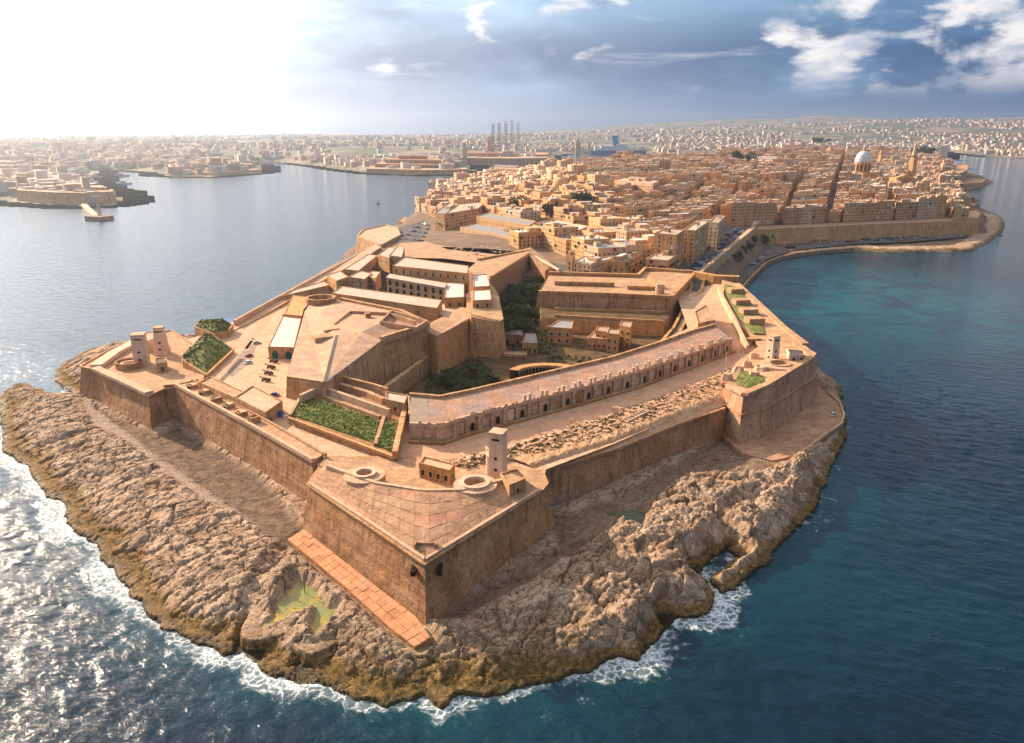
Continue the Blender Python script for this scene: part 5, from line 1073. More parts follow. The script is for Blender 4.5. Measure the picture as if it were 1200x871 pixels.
for rp, zt, lab, mt, ops in [([(642, 384), (655, 376), (672, 377), (670, 386)], 17, 'square ochre house with a grey roof box in the sunken courtyard', 'wall_ochre', ((0, 3, 2, 1.1, 1.8, 8.5, 4, False), (1, 2, 2, 1.1, 1.8, 8.5, 4, False))),
    ([(688, 397), (697, 388), (712, 389), (711, 398)], 13.5, 'low ochre house with eight windows in the sunken courtyard', 'wall_ochre', ((0, 4, 1, 1.0, 1.6, 8.6, 4, False),)), ([(698, 388), (700, 383), (714, 384), (712, 390)], 17, 'ochre upper storey house behind the low courtyard house', 'wall_ochre', ((0, 2, 1, 1.1, 1.8, 13.3, 4, False),)),
    ([(711, 391), (713, 386), (726, 387), (725, 393)], 18, 'narrow ochre tower house in the middle of the courtyard', 'wall_ochre', ((0, 2, 2, 1.1, 1.8, 9, 4, False), (1, 1, 2, 1.1, 1.8, 9, 4, False))), ([(726, 382), (728, 377), (741, 378), (739, 385)], 20, 'tall ochre block with four windows by the curving ramp', 'wall_ochre', ((0, 2, 3, 1.1, 1.7, 8.5, 3.6, False),)),
    ([(612, 402), (616, 391), (628, 392), (630, 403)], 13.5, 'blue-grey roofed house with a columned porch in the ditch', 'wall_tan', ((0, 3, 1, 1.2, 2.6, 8, 0, False),)), ([(589, 392), (590, 387), (612, 388), (613, 394)], 13, 'roofless grey ruin beside the porch house', 'wall_sea', ((0, 2, 1, 1.6, 2, 8, 0, False),)),
    ([(590, 416), (592, 412), (618, 413), (616, 417)], 9.5, 'low ochre wall building behind the round arcade', 'wall_ochre', ((0, 8, 1, 1, 1.2, 7.6, 0, False),))]:
    hut('courtyard_house', rp, zt, 7.2, mt, 'roof_grey' if 'grey' in lab else 'roof_tan', lab, 'house', openings=ops)
c = at(641, 447, 7.2); g = empty('round_arcade', (c[0], c[1], 7.2), 'curved arcade of small arches behind the casemate parapet', 'arcade')
R_ = 15
m = MB(); v = []; k = 20
for i in range(k+1):
    a = pi*.08+pi*.84*i/k+.0
    for r_, z in ((R_, 7), (R_, 12), (R_+5, 12.3), (R_+5, 7)): v.append((c[0]+r_*cos(a), c[1]+r_*.8*sin(a), z))
m.add(v, [(i*4+j, (i+1)*4+j, (i+1)*4+j+1, i*4+j+1) for i in range(k) for j in range(3)]); m.build('vault', M['wall_ochre'], g)
for i in range(k):
    a = pi*.08+pi*.84*(i+.5)/k; x, y = c[0]+(R_-.05)*cos(a), c[1]+(R_-.05)*.8*sin(a); put_window(g, x, y, 7.4, 1.7, 3.8, atan2(-cos(a), sin(a)), True)
# curving ramp road through the fort
RA = [(812, 322, 21), (810, 338, 20), (803, 352, 18), (798, 368, 15), (790, 384, 12), (775, 402, 10), (748, 418, 8), (720, 428, 7.4)]; RBk = [(826, 325, 21), (822, 340, 20), (812, 352, 18), (807, 370, 15), (798, 388, 12), (784, 408, 10), (760, 424, 8), (735, 436, 7.4)]
v = [(*at(*q), q[2]) for q in RA]+[(*at(*q), q[2]) for q in RBk]; n = len(RA)
o = mk('ramp_road', v, [(i, i+1, n+i+1, n+i) for i in range(n-1)], M['asphalt']); tag(o, kind='structure')
g = empty('ramp_wall', (*at(790, 380, 12), 7), 'yellow wall carrying the curving ramp road', 'wall')
m = MB()
for P_, w_ in ((RA, .9), (RBk, .9)):
    for i in range(n-1):
        a, b2 = (*at(*P_[i]), P_[i][2]), (*at(*P_[i+1]), P_[i+1][2]); L = hypot(b2[0]-a[0], b2[1]-a[1]); nx, ny = -(b2[1]-a[1])/L*w_, (b2[0]-a[0])/L*w_
        m.prism([(a[0]-nx, a[1]-ny, 4), (b2[0]-nx, b2[1]-ny, 4), (b2[0]+nx, b2[1]+ny, 4), (a[0]+nx, a[1]+ny, 4)] if False else [(a[0]+nx, a[1]+ny, 4), (a[0]-nx, a[1]-ny, 4), (b2[0]-nx, b2[1]-ny, 4), (b2[0]+nx, b2[1]+ny, 4)], [(a[0]+nx, a[1]+ny, a[2]+1.1), (a[0]-nx, a[1]-ny, a[2]+1.1), (b2[0]-nx, b2[1]-ny, b2[2]+1.1), (b2[0]+nx, b2[1]+ny, b2[2]+1.1)])
m.build('wall', M['wall_ochre'], g)
m = MB(); m.wall(A([(812, 320), (840, 325), (866, 326)], 24), 5, 5, 25.5); tag(m.build('gate_wall', M['wall_ochre']), 'orange wall with embrasures joining the gun platform to the sea rampart', 'wall')
# ramp along the near bastion's foot
pr = empty('sloping_ramp', (*at(420, 690, 4), 2), 'long sloping ramp of pink stone slabs at the foot of the near bastion', 'ramp')
LA = [(337, 632, 5.0), (400, 684, 4.8), (462, 740, 4.6), (486, 758, 4.5)]; LB = [(356, 621, 6.6), (420, 672, 6.4), (488, 724, 6.2), (505, 748, 5.4)]
A3 = [(*at(*q), q[2]) for q in LA]; C3 = [(*at(*q), q[2]) for q in LB]
ring3 = A3+C3[::-1]; sgn = area(ring3); ring3 = ring3 if sgn > 0 else ring3[::-1]; m = MB(); m.prism([(x, y, .5) for x, y, z in offset(ring3, .1)] if False else [(x, y, .5) for x, y, z in ring3], [(x, y, z-.12) for x, y, z in ring3]); m.build('base', M['wall_sea'], pr)
for i in range(22):
    for j in range(3):
        f0, f1 = i/22+.001, (i+1)/22-.001; g0, g1 = [0, .38, .72][j]+.005, [.38, .72, 1][j]-.005; q = [lerp(pl(A3, f0), pl(C3, f0), g0), lerp(pl(A3, f1), pl(C3, f1), g0), lerp(pl(A3, f1), pl(C3, f1), g1), lerp(pl(A3, f0), pl(C3, f0), g1)]
        e = .02+j*.10+rs.uniform(0, .17); MB().prism([(x, y, z-.2) for x, y, z in q], [(x, y, z+e) for x, y, z in q]).build('slab', M[rs.choice(['ramp_stone', 'ramp_stone', 'ramp_stone2'])], pr)
for x, y in ((357, 690), (334, 690), (417, 745), (652, 690)):
    c = at(x, y, 4.5); g = empty('iron_post', (c[0], c[1], 4), {357: 'rusty iron post in the yellow pool', 334: 'thin iron post left of the yellow pool', 417: 'iron post among the rocks below the stone ramp', 652: 'iron post on the rocks right of the near bastion'}[x], 'post'); MB().cyl((c[0], c[1], 2), .13, .1, 5.2, 8).build('pole', M['iron_dark'], g); MB().cyl((c[0], c[1], 7.2), .2, .05, .3, 8).build('cap', M['iron_dark'], g)
# town wall beside the fort and seafront walls
stone('wall_sea2', (0.50, 0.33, 0.20), (0.60, 0.42, 0.28), (0.40, 0.24, 0.12), .4, .45, bump=.5); stone('wall_ochre2', (0.50, 0.35, 0.23), (0.58, 0.42, 0.30), (0.45, 0.26, 0.12), .3, .3, bump=.4); flat('ferry_blue', (.01, .22, .42), .5, .1)
# ------------------------------------------------------------------ the town
def zat(x, y, px, py):
    """height on the upright line through plan point (x, y) seen at row py"""
    v = (435.5-py)/F_PX; k = y/(cp_+v*sp_); return CAM_H+(-sp_+v*cp_)*k
def unit(a, b):
    L = hypot(b[0]-a[0], b[1]-a[1]); return ((b[0]-a[0])/L, (b[1]-a[1])/L)
WMATS = ['house_a', 'house_b', 'house_c', 'house_d', 'house_e', 'house_f']
def facade_windows(m, a, b, z0, h, rnd, st=3.6, sp=3.4, w=1.1, wh=1.8, door=True):
    L = hypot(b[0]-a[0], b[1]-a[1]); n = int((L-1.2)/sp)
    if n < 1: return
    ux, uy = (b[0]-a[0])/L, (b[1]-a[1])/L; nx, ny = uy, -ux; rows = max(1, int((h-1.2)/st))
    for r in range(rows):
        for k in range(n):
            if rnd.random() < .08: continue
            c = L*(k+.5)/n; zz = z0+1.0+r*st; ww = w/2*(1.3 if r == 0 else 1); hh = wh*(1.15 if r == 0 else 1)
            x0, y0 = a[0]+ux*(c-ww), a[1]+uy*(c-ww); x1, y1 = a[0]+ux*(c+ww), a[1]+uy*(c+ww); e = .07
            m.prism([(x0-nx*.1, y0-ny*.1, zz), (x0+nx*e, y0+ny*e, zz), (x1+nx*e, y1+ny*e, zz), (x1-nx*.1, y1-ny*.1, zz)], [(x0-nx*.1, y0-ny*.1, zz+hh), (x0+nx*e, y0+ny*e, zz+hh), (x1+nx*e, y1+ny*e, zz+hh), (x1-nx*.1, y1-ny*.1, zz+hh)])
def house(poly, z0, h, rnd, label, cat='house', group='limestone town houses', wall=None, roof=None, name='town_house', sp=3.4, clutter=True, extras=True, sink=10):
    poly = ccw(poly); wall = wall or rnd.choice(WMATS); roof = roof or rnd.choice(['roof_cream', 'roof_white', 'roof_grey', 'roof_tan', 'roof_cream', 'roof_tan'])
    m = MB(); n = len(poly); ins = offset(poly, -.4)
    lo = [(x, y, z0-sink) for x, y in poly]; hi = [(x, y, z0+h) for x, y in poly]; hi2 = [(x, y, z0+h) for x, y in ins]; rz = [(x, y, z0+h-.9) for x, y in ins]
    m.add(lo+hi+hi2+rz, [(k*n+i, k*n+(i+1) % n, (k+1)*n+(i+1) % n, (k+1)*n+i) for k in range(3) for i in range(n)], 0)
    m.add(rz, [tuple(range(n))], 1)
    cx, cy = sum(p[0] for p in poly)/n, sum(p[1] for p in poly)/n
    ob = m.build(name, [M[wall], M[roof]], origin=(cx, cy, z0)); tag(ob, label, cat, group)
    # cornice
    if rnd.random() < .6:
        c = MB(); o2 = offset(poly, .25); c.add([(x, y, z0+h-1.1) for x, y in poly]+[(x, y, z0+h-1.0) for x, y in o2]+[(x, y, z0+h-.7) for x, y in o2]+[(x, y, z0+h-.6) for x, y in poly], [(k*n+i, k*n+(i+1) % n, (k+1)*n+(i+1) % n, (k+1)*n+i) for k in range(3) for i in range(n)]); c.build('cornice', M['roof_cream'], ob)
    w = MB()
    for i in range(n): facade_windows(w, poly[i], poly[(i+1) % n], z0, h, rnd, sp=sp)
    if w.v: tag(w.build('windows', M['opening'], ob), kind='stuff')
    if extras:
        e = MB()
        for i in range(n):
            a, b = poly[i], poly[(i+1) % n]; L = hypot(b[0]-a[0], b[1]-a[1]); k = int(L/6)
            if a[0]*0+(b[1]-a[1])*((a[0]+b[0])/2)-(b[0]-a[0])*((a[1]+b[1])/2) > 0: continue      # balconies on street sides only
            ux, uy = (b[0]-a[0])/L, (b[1]-a[1])/L; nx, ny = uy, -ux
            for q in range(k):
                if rnd.random() < .5: continue
                c = L*(q+.5)/k; r = rnd.randrange(1, max(2, int(h/3.6))); e.box((a[0]+ux*c+nx*.5, a[1]+uy*c+ny*.5, z0+.7+r*3.6), 2.2, .9, 2.5, atan2(uy, ux))
        if e.v: tag(e.build('closed_balconies', M[rnd.choice(['shutter_green', 'shutter_green', 'shutter_blue', 'shutter_red', 'white_trim', 'house_d'])], ob), kind='stuff')
    if clutter:
        e0, e1 = unit(poly[0], poly[1]), unit(poly[1], poly[2]); L0 = hypot(poly[1][0]-poly[0][0], poly[1][1]-poly[0][1]); L1 = hypot(poly[2][0]-poly[1][0], poly[2][1]-poly[1][1])
        def rp(): a, b = rnd.uniform(.2, .8)*L0, rnd.uniform(.2, .8)*L1; return poly[0][0]+e0[0]*a+e1[0]*b, poly[0][1]+e0[1]*a+e1[1]*b
        x, y = rp(); mm = MB(); mm.box((x, y, z0+h-.9), min(5, L0*.35), min(5, L1*.35), 3.4, 0, 0, 1, skew=(e0, e1)); mm.build('stair_hut', [M[wall], M[roof]], ob)
        if rnd.random() < .5: x, y = rp(); mm = MB(); mm.box((x, y, z0+h-.9), L0*.45, L1*.4, rnd.uniform(2.5, 4), 0, 0, 1, skew=(e0, e1)); mm.build('roof_room', [M[rnd.choice(WMATS)], M[rnd.choice(['roof_white', 'roof_cream', 'roof_grey'])]], ob)
        for _ in range(rnd.randrange(1, 4)):
            x, y = rp(); MB().cyl((x, y, z0+h-.9), .8, .8, 2.1, 8).build('water_tank', M[rnd.choice(['white_trim', 'panel_grey', 'shutter_blue', 'white_trim'])], ob)
    return ob
RND = random.Random(11)
EXPL = []      # plan outlines of the buildings placed one by one
def placed(px, zt, zb, label, cat='house', **k):
    """building from the outline of its roof in the photograph"""
    p = ccw([at(q[0], q[1], zt) for q in px]); EXPL.append(p)
    return house(p, zb, zt-zb, RND, label, cat, k.pop('group', None), **k)
placed([(509, 249), (521, 250.5), (536, 240), (523, 239)], 40, 15, 'tall four storey corner block standing by the left seafront car park', 'apartment block', wall='house_a', roof='roof_grey')
placed([(521.5, 250.5), (560, 244), (570, 236), (536, 239)], 40, 17, 'long ochre wing reaching right from the tall corner block', 'apartment block', wall='house_e', roof='roof_cream')
placed([(539, 266), (600, 277), (612, 271), (556, 262)], 29, 14, 'long low pale barrack with two rows of windows above the near street', 'barrack', wall='house_c', roof='roof_grey', clutter=False, extras=False, sp=5)
placed([(558, 253), (620, 264), (628, 259), (572, 249)], 36, 18, 'long pale block standing just behind the low seaside barrack', 'barrack', wall='house_a', roof='roof_grey', clutter=False, extras=False, sp=5)
placed([(624, 264), (668, 273), (690, 265), (650, 257)], 36, 15, 'big square block with white courtyards on its roof behind the fort', 'apartment block', wall='house_b', roof='roof_white')
placed([(669, 273.5), (691, 266), (700, 270), (680, 279)], 34, 15, 'ochre end block next to the white courtyard block', 'apartment block', wall='house_e', roof='roof_tan')
placed([(664, 299), (671, 300), (674, 298), (667, 297)], 37, 18, 'slender tower house at the left end of the row behind the gun platform', 'tower house', wall='house_a', roof='roof_cream', extras=False)
placed([(672, 306), (693, 309), (703, 303), (684, 300)], 33, 17, 'white balconied house with a blue door behind the gun platform', wall='house_c', roof='roof_white')
placed([(693.5, 309), (715, 303), (722, 298), (703, 302.5)], 33, 17, 'grey-white house between the white balconied one and the brown terrace', wall='house_f', roof='roof_white')
placed([(717, 306), (733, 306), (752, 297), (734, 295)], 33, 17, 'brown terrace house with a pale roof shed behind the gun platform', wall='house_b', roof='roof_grey')
placed([(757, 303), (783, 305), (795, 297), (770, 295)], 33, 18, 'pink house with six front windows at the corner of the car street', wall='house_e', roof='roof_cream')
placed([(767, 273), (793, 275), (802, 269), (779, 267.5)], 49, 22, 'tall blank faced tower block above the car street', 'apartment block', wall='house_b', roof='roof_cream', sp=9)
placed([(801, 269), (815, 270), (831, 259), (818, 258)], 48, 20, 'row of ribbed apartment houses lining the car street, nearer part', 'apartment block', wall='house_a', roof='roof_cream')
placed([(831, 260), (842, 261), (850, 253), (838, 252)], 46, 20, 'apartment house at the far end of the car street', 'apartment block', wall='house_f', roof='roof_tan')
placed([(573, 197), (638, 200), (644, 196), (585, 194.5)], 46, 25, 'long three storey palace on the left skyline over the harbour', 'palace', wall='house_a', roof='roof_cream')
placed([(720, 211), (765, 215), (772, 212), (730, 208.5)], 62, 44, 'long plain hall with a pale parapet in the middle of the town', 'hall', wall='house_c', roof='roof_cream', extras=False)
placed([(873, 186), (905, 188), (912, 184), (882, 182)], 70, 52, 'broad palace with a row of tall windows near the dark tree', 'palace', wall='house_a', roof='roof_grey', extras=False)
placed([(770, 187), (838, 190), (842, 186), (780, 183.5)], 66, 48, 'wide church like block left of the dark tree', 'church', wall='house_a', roof='roof_tan', extras=False)
# seafront row above the long wall
S0, S1 = at(885, 268, 21), at(1145, 256.5, 21); U = unit(S0, S1); V = (sin(radians(23)), cos(radians(23)))
def fr(px, back=0.0):
    """point on the building line of the seafront at photo column px"""
    u = (px-600)/F_PX; # intersect the ray's plan direction with the line
    o = (S0[0]+V[0]*(17+back), S0[1]+V[1]*(17+back)); d = (u, cp_+(435.5-262)/F_PX*sp_); det = U[0]*(-d[1])-(-d[0])*U[1]
    s = ((-o[0])*(-d[1])-(-d[0])*(-o[1]))/det; return (o[0]+U[0]*s, o[1]+U[1]*s), s
row = [(856, 880, 237.5, 'pink four storey apartment block, left half, where the sea walls meet', 'house_e'), (880, 907, 238, 'pink four storey apartment block, right half, where the sea walls meet', 'house_e'), (917, 938, 244, 'brown house with red balconies above the long sea wall', 'house_d'),
    (938, 950, 243, 'narrow grey-green balconied house above the long sea wall', 'house_f'), (950, 966, 242, 'orange three window house before the wide dark street', 'house_b'), (971, 984, 248, 'low orange house between two dark alleys', 'house_e'), (987, 1008, 238, 'house with two rows of seven windows above the gate arch', 'house_a'),
    (1008, 1024, 238, 'middle house of the tall seafront terrace', 'house_d'), (1024, 1045, 236, 'last house of the tall seafront terrace, beside the steep dark street', 'house_b'), (1048, 1071, 237, 'brown house just right of the steep dark street', 'house_d'),
    (1072, 1084, 233, 'white balconied house near the right end of the seafront', 'house_f'), (1084, 1094, 231, 'pale house near the right end of the seafront', 'house_c'), (1094, 1105, 229, 'last tall house at the right end of the seafront', 'house_a')]
streets_u = []
for i, (a, b, ytop, lab, wm) in enumerate(row):
    (p, s0), (q, s1) = fr(a), fr(b); d = 26; zt = zat(*p, a, ytop); z0 = 21; poly = [p, q, (q[0]+V[0]*d, q[1]+V[1]*d), (p[0]+V[0]*d, p[1]+V[1]*d)]; EXPL.append(ccw(poly))
    house(poly, z0, min(30, max(12, zt-z0)), RND, lab, 'house', 'houses of the seafront row', wall=wm, roof=RND.choice(['roof_cream', 'roof_tan', 'roof_grey']), sp=3.0)
    streets_u.append((s0, s1))
PX = at(795, 318, 20); PY = at(652, 196, 25)
STREET = A([(770, 330), (824, 324), (887, 266), (862, 259), (846, 262), (812, 292), (792, 318)], 20)
CARPARK = A([(440, 262), (500, 248), (536, 272), (604, 294), (662, 300), (692, 318), (640, 336), (540, 325), (430, 305)], 19)
def ok_lot(x, y, r=7):
    s = float(sdf(np.array([x]), np.array([y]), CITY)[0])
    if s < 11: return False
    if pin1(x, y, STREET) or pin1(x, y, CARPARK): return False
    for p in EXPL:
        cx, cy = sum(q[0] for q in p)/len(p), sum(q[1] for q in p)/len(p)
        if hypot(cx-x, cy-y) > 90: continue
        if pin1(x, y, p) or float(dist(np.array([x]), np.array([y]), p)[0]) < r: return False
    for (lx, ly, lr) in KEEP:
        if hypot(lx-x, ly-y) < lr: return False
    return True
KEEP = []
def lm(px, py, z, r): c = at(px, py, z); KEEP.append((c[0], c[1], r)); return c
c_dome = lm(1009, 207, 50, 38); c_spire = lm(1068, 205, 44, 18); c_red = lm(657, 232, 38, 24); c_dome2 = lm(731, 196, 44, 22); c_port = lm(1056, 219, 36, 24); c_tree = lm(867, 195, 52, 16)
lots = []
rn = random.Random(5)
# right district: streets run from the sea wall up over the ridge
edges = sorted([-760, -690, -620, -545, -475, -400, -330, -262, -200, -140, -72]+[ (streets_u[1][1]+streets_u[2][0])/2, (streets_u[4][1]+streets_u[5][0])/2, (streets_u[8][1]+streets_u[9][0])/2, streets_u[12][1]+8, streets_u[12][1]+70, streets_u[12][1]+130, 640, 700, 760, 820, 880, 940])
org = (S0[0]+V[0]*17, S0[1]+V[1]*17)
base_row = -8
for ci in range(len(edges)-1):
    a, b = edges[ci]+6.0, edges[ci+1]-6.0; W = b-a
    if W < 14: continue
    k = max(1, round(W/25.))
    for r in range(base_row, 100):
        if W*0+r % 4 == 3 and False: continue
        v0 = 28+r*28+(r//3)*10
        j = 0
        while j < k:
            span = 2 if (rn.random() < .14 and j+1 < k) else 1; u0 = a+W*j/k; u1 = a+W*(j+span)/k; j += span
            jv = rn.uniform(-1, 1); d = 27.7
            P = [(org[0]+U[0]*uu+V[0]*vv, org[1]+U[1]*uu+V[1]*vv) for uu, vv in ((u0, v0), (u1-.25, v0), (u1-.25, v0+d), (u0, v0+d))]
            x, y = (P[0][0]+P[2][0])/2, (P[0][1]+P[2][1])/2
            if ((PY[0]-PX[0])*(y-PX[1])-(PY[1]-PX[1])*(x-PX[0])) > 0: continue
            if y < 540 or not ok_lot(x, y): continue
            lots.append((hypot(x, y), P, x, y, 'R', r-base_row, ci))
# left district, turned towards the harbour
U2, V2 = (.94, .342), (-.342, .94)
for ci in range(-18, 60):
    for r in range(-6, 60):
        u0 = ci*25+(ci//3)*10; v0 = r*27+(r//3)*10
        P = [(PX[0]+U2[0]*uu+V2[0]*vv, PX[1]+U2[1]*uu+V2[1]*vv) for uu, vv in ((u0, v0), (u0+24.6, v0), (u0+24.6, v0+26.6), (u0, v0+26.6))]
        x, y = (P[0][0]+P[2][0])/2, (P[0][1]+P[2][1])/2
        if ((PY[0]-PX[0])*(y-PX[1])-(PY[1]-PX[1])*(x-PX[0])) <= 10: continue
        if y < 560 or not ok_lot(x, y): continue
        lots.append((hypot(x, y), P, x, y, 'L', r+6, ci))
lots.sort(key=lambda q: q[0])
def visible(x, y): u = x/(y*cp_+(CAM_H-30)*sp_)*F_PX; return abs(u) < 640
lots = [q for q in lots if visible(q[2], q[3])]
ORD = ['zeroth', 'first', 'second', 'third', 'fourth', 'fifth', 'sixth', 'seventh', 'eighth', 'ninth', 'tenth', 'eleventh', 'twelfth', 'thirteenth', 'fourteenth', 'fifteenth', 'sixteenth', 'seventeenth', 'eighteenth', 'nineteenth', 'twentieth']
def nth(i):
    if i <= 20: return ORD[i]
    t_, o_ = divmod(i, 10); w = ['', '', 'twenty', 'thirty', 'forty', 'fifty', 'sixty', 'seventy'][t_]
    return w+'-'+ORD[o_] if o_ else w[:-1]+'ieth'
near_ = lots[:285]; far_ = lots[285:]
rows_ = {}
for q in near_: rows_.setdefault((q[4], q[5]), []).append(q)
TONE = {'house_a': 'honey', 'house_b': 'orange', 'house_c': 'pale', 'house_d': 'brownish', 'house_e': 'pinkish', 'house_f': 'greyish'}
used_rows = {d: sorted({k[1] for k in rows_ if k[0] == d}) for d in 'RL'}
for (dd_, rr2), L_ in sorted(rows_.items()):
    L_.sort(key=lambda q: q[2]/q[3]); ri = used_rows[dd_].index(rr2)+1
    for i, (d0, P, x, y, _, _, _) in enumerate(L_):
        rn2 = random.Random(int(x*7+y*13)); wm = rn2.choice(WMATS); rf_ = rn2.choice(['roof_cream', 'roof_white', 'roof_grey', 'roof_tan', 'roof_cream', 'roof_tan', 'roof_red'] if rn2.random() < .3 else ['roof_cream', 'roof_white', 'roof_grey', 'roof_tan'])
        h = rn2.uniform(11, 21)+(5 if rn2.random() < .12 else 0); z = cz(x, y)
        where = 'behind the sea wall' if dd_ == 'R' else 'behind the barracks'
        lab = '%s %s-roofed house, %s in %s row %s' % (TONE[wm], rf_.split('_')[1], nth(i+1), nth(ri), where)
        if h > 21: lab = 'tall '+lab
        sink = 8; cx_ = .5+rn2.uniform(-.02, .02); house([(x+(px-x)*.985, y+(py-y)*.985) for px, py in P], z, h, rn2, lab, wall=wm, roof=rf_, sink=sink)
        if rn2.random() < .0: pass
# the rest of the town: hundreds more, merged
rg = np.random.default_rng(9)
def merged(far_, name):
    Vs, Fs, Cs = [], [], []; nb = 0
    wall = np.array([(.72, .45, .24), (.66, .38, .19), (.76, .53, .34), (.58, .35, .20), (.72, .42, .24), (.68, .49, .33)]); roof = np.array([(.60, .47, .37), (.68, .62, .56), (.36, .34, .34), (.50, .36, .26), (.58, .42, .30), (.42, .22, .15)])
    def add(P, z0, z1, cw, crf, rec=0):
        nonlocal nb
        P = np.array(P); n = 4; v = np.vstack([np.c_[P, [z0]*4], np.c_[P, [z1]*4], np.c_[P, [z1]*4]]); Vs.append(v); f = [(0, 1, 5, 4), (1, 2, 6, 5), (2, 3, 7, 6), (3, 0, 4, 7), (8, 9, 10, 11)]; Fs.append(np.array(f)+nb); Cs.append(np.vstack([np.tile(cw, (8, 1)), np.tile(crf, (4, 1))])); nb += 12
    for (_, P, x, y, *_r) in far_:
        P = ccw(P); P = [np.array(p) for p in P]; c = np.mean(P, 0); z = cz(x, y); h = rg.uniform(12, 24)+(10 if rg.random() < .08 else 0); cw = wall[rg.integers(6)]*rg.uniform(.85, 1.1); cr = roof[rg.integers(6)]*rg.uniform(.85, 1.1)
        # split each lot in two or four unequal houses of different height
        f1 = rg.uniform(.35, .65); f2 = rg.uniform(.35, .65)
        def lp(a, b): return P[0]*(1-a)*(1-b)+P[1]*a*(1-b)+P[2]*a*b+P[3]*(1-a)*b
        cells = [(0, f1, 0, f2), (f1, 1, 0, f2), (0, f1, f2, 1), (f1, 1, f2, 1)] if y < 900 else [(0, f1, 0, 1), (f1, 1, 0, 1)] if y < 1500 or rg.random() < .35 else [(0, 1, 0, 1)]
        for (a0, a1, b0, b1) in cells:
            if rg.random() < .09: continue
            q = [lp(a0, b0), lp(a1-.01, b0), lp(a1-.01, b1-.01), lp(a0, b1-.01)]; hh = h+rg.uniform(-4, 4); cw2 = wall[rg.integers(6)]*rg.uniform(.85, 1.1); cr2 = roof[rg.integers(6)]*rg.uniform(.8, 1.1)
            add(q, z-10, z+hh, cw2, cr2); cc = np.mean(q, 0)
            for _ in range(2):
                s = rg.uniform(.10, .26); o = (lp(rg.uniform(a0+.1, a1-.1), rg.uniform(b0+.1, b1-.1))-cc)*.7; add([cc+o+(p-cc)*s for p in q], z+hh-.1, z+hh+rg.uniform(1.5, 3.6), wall[rg.integers(6)], roof[rg.integers(6)])
            for (p0, p1) in ((q[0], q[1]), (q[3], q[0]), (q[1], q[2])):
                L = np.hypot(*(p1-p0)); u = (p1-p0)/L; nrm = np.array([u[1], -u[0]]); k = max(1, int(L/4.2))
                if y > 1900: k = max(1, int(L/6))
                for r_ in range(int(hh/4)):
                    for i in range(k):
                        cpt = p0+u*L*(i+.5)/k+nrm*.12; a, b = cpt-u*.7, cpt+u*.7; z_ = z+1.6+r_*4.0
                        Vs.append(np.array([(a[0], a[1], z_), (b[0], b[1], z_), (b[0], b[1], z_+2.0), (a[0], a[1], z_+2.0)])); Fs.append(np.array([(0, 1, 2, 3)])+nb); Cs.append(np.tile((.03, .025, .03), (4, 1))); nb += 4
    return tag(np_mesh(name, np.vstack(Vs), np.vstack(Fs), M['town_cream'], attrs={'tint': np.vstack(Cs)}), kind='stuff')
merged(far_, 'town_houses_beyond')
print('lots', len(lots))
# landmarks ---------------------------------------------------------
def dome(c, z0, zd, zt, r, lab, mat, drum='house_b', lantern=True, cat='church dome'):
    g = empty('domed_church', (c[0], c[1], z0), lab, cat)
    MB().box((c[0], c[1], z0-12), r*2.5, r*2.8, max(4, (zd-z0)*.45)+12, .4).build('nave', M[drum], g)
    MB().cyl((c[0], c[1], z0), r*1.02, r, zd-z0, 20).build('drum', M[drum], g)
    for i in range(12):
        a = 2*pi*i/12; MB().box((c[0]+r*1.01*cos(a), c[1]+r*1.01*sin(a), z0+(zd-z0)*.55), r*.2, .5, (zd-z0)*.34, a+pi/2).build('drum_window', M['opening'], g)
    v = []; n = 24; k = 8; H_ = (zt-zd)
    for j in range(k+1):
        a = pi/2*j/k; rr_2 = r*1.02*cos(a)**.8 if j < k else .01*r
        v += [(c[0]+rr_2*cos(2*pi*i/n), c[1]+rr_2*sin(2*pi*i/n), zd+H_*sin(a)) for i in range(n)]
    mk('dome', v, [(j*n+i, j*n+(i+1) % n, (j+1)*n+(i+1) % n, (j+1)*n+i) for j in range(k) for i in range(n)], M[mat], g, smooth=True)
    if lantern: 
        m = MB(); m.cyl((c[0], c[1], zt-.5), r*.16, r*.15, r*.5, 10); m.build('lantern', M['house_f'], g); MB().cyl((c[0], c[1], zt-.5+r*.5), r*.17, .1, r*.45, 10).build('lantern_cap', M[mat], g); MB().cyl((c[0], c[1], zt+r*.9), .25, .2, r*.22, 6).build('cross', M['iron_dark'], g)
    return g
x, y = c_dome; dome(c_dome, zat(x, y, 1009, 213), zat(x, y, 1009, 190), zat(x, y, 1009, 177), 13.5, 'large white oval dome with a tall lantern rising over the right half of town', 'dome_white')
x, y = c_red; dome(c_red, zat(x, y, 657, 236), zat(x, y, 657, 220), zat(x, y, 657, 208), 12, 'reddish church dome in the left part of the town', 'house_e', 'house_b')
x, y = c_dome2; dome(c_dome2, zat(x, y, 731, 198), zat(x, y, 731, 188), zat(x, y, 731, 181), 13, 'small orange dome on the skyline just below the harbour water', 'house_b', 'house_b')
x, y = c_spire; g = empty('church_spire', (x, y, 44), 'slender pointed church spire between the white dome and the right shore', 'spire'); zb, zm, zt = zat(x, y, 1068, 212), zat(x, y, 1068, 185), zat(x, y, 1068, 163)
MB().box((x, y, zb-14), 10, 10, zm-zb+14, .4).build('tower', M['house_b'], g); MB().cyl((x, y, zm), 5.2, 4.6, 5, 8).build('belfry', M['house_a'], g); MB().cyl((x, y, zm+5), 4.8, .2, zt-zm-5, 8).build('spire', M['house_f'], g)
for i in range(8):
    a = 2*pi*(i+.5)/8; MB().box((x+4.7*cos(a), y+4.7*sin(a), zm+1), 1.6, .5, 3.2, a+pi/2).build('belfry_opening', M['opening'], g)
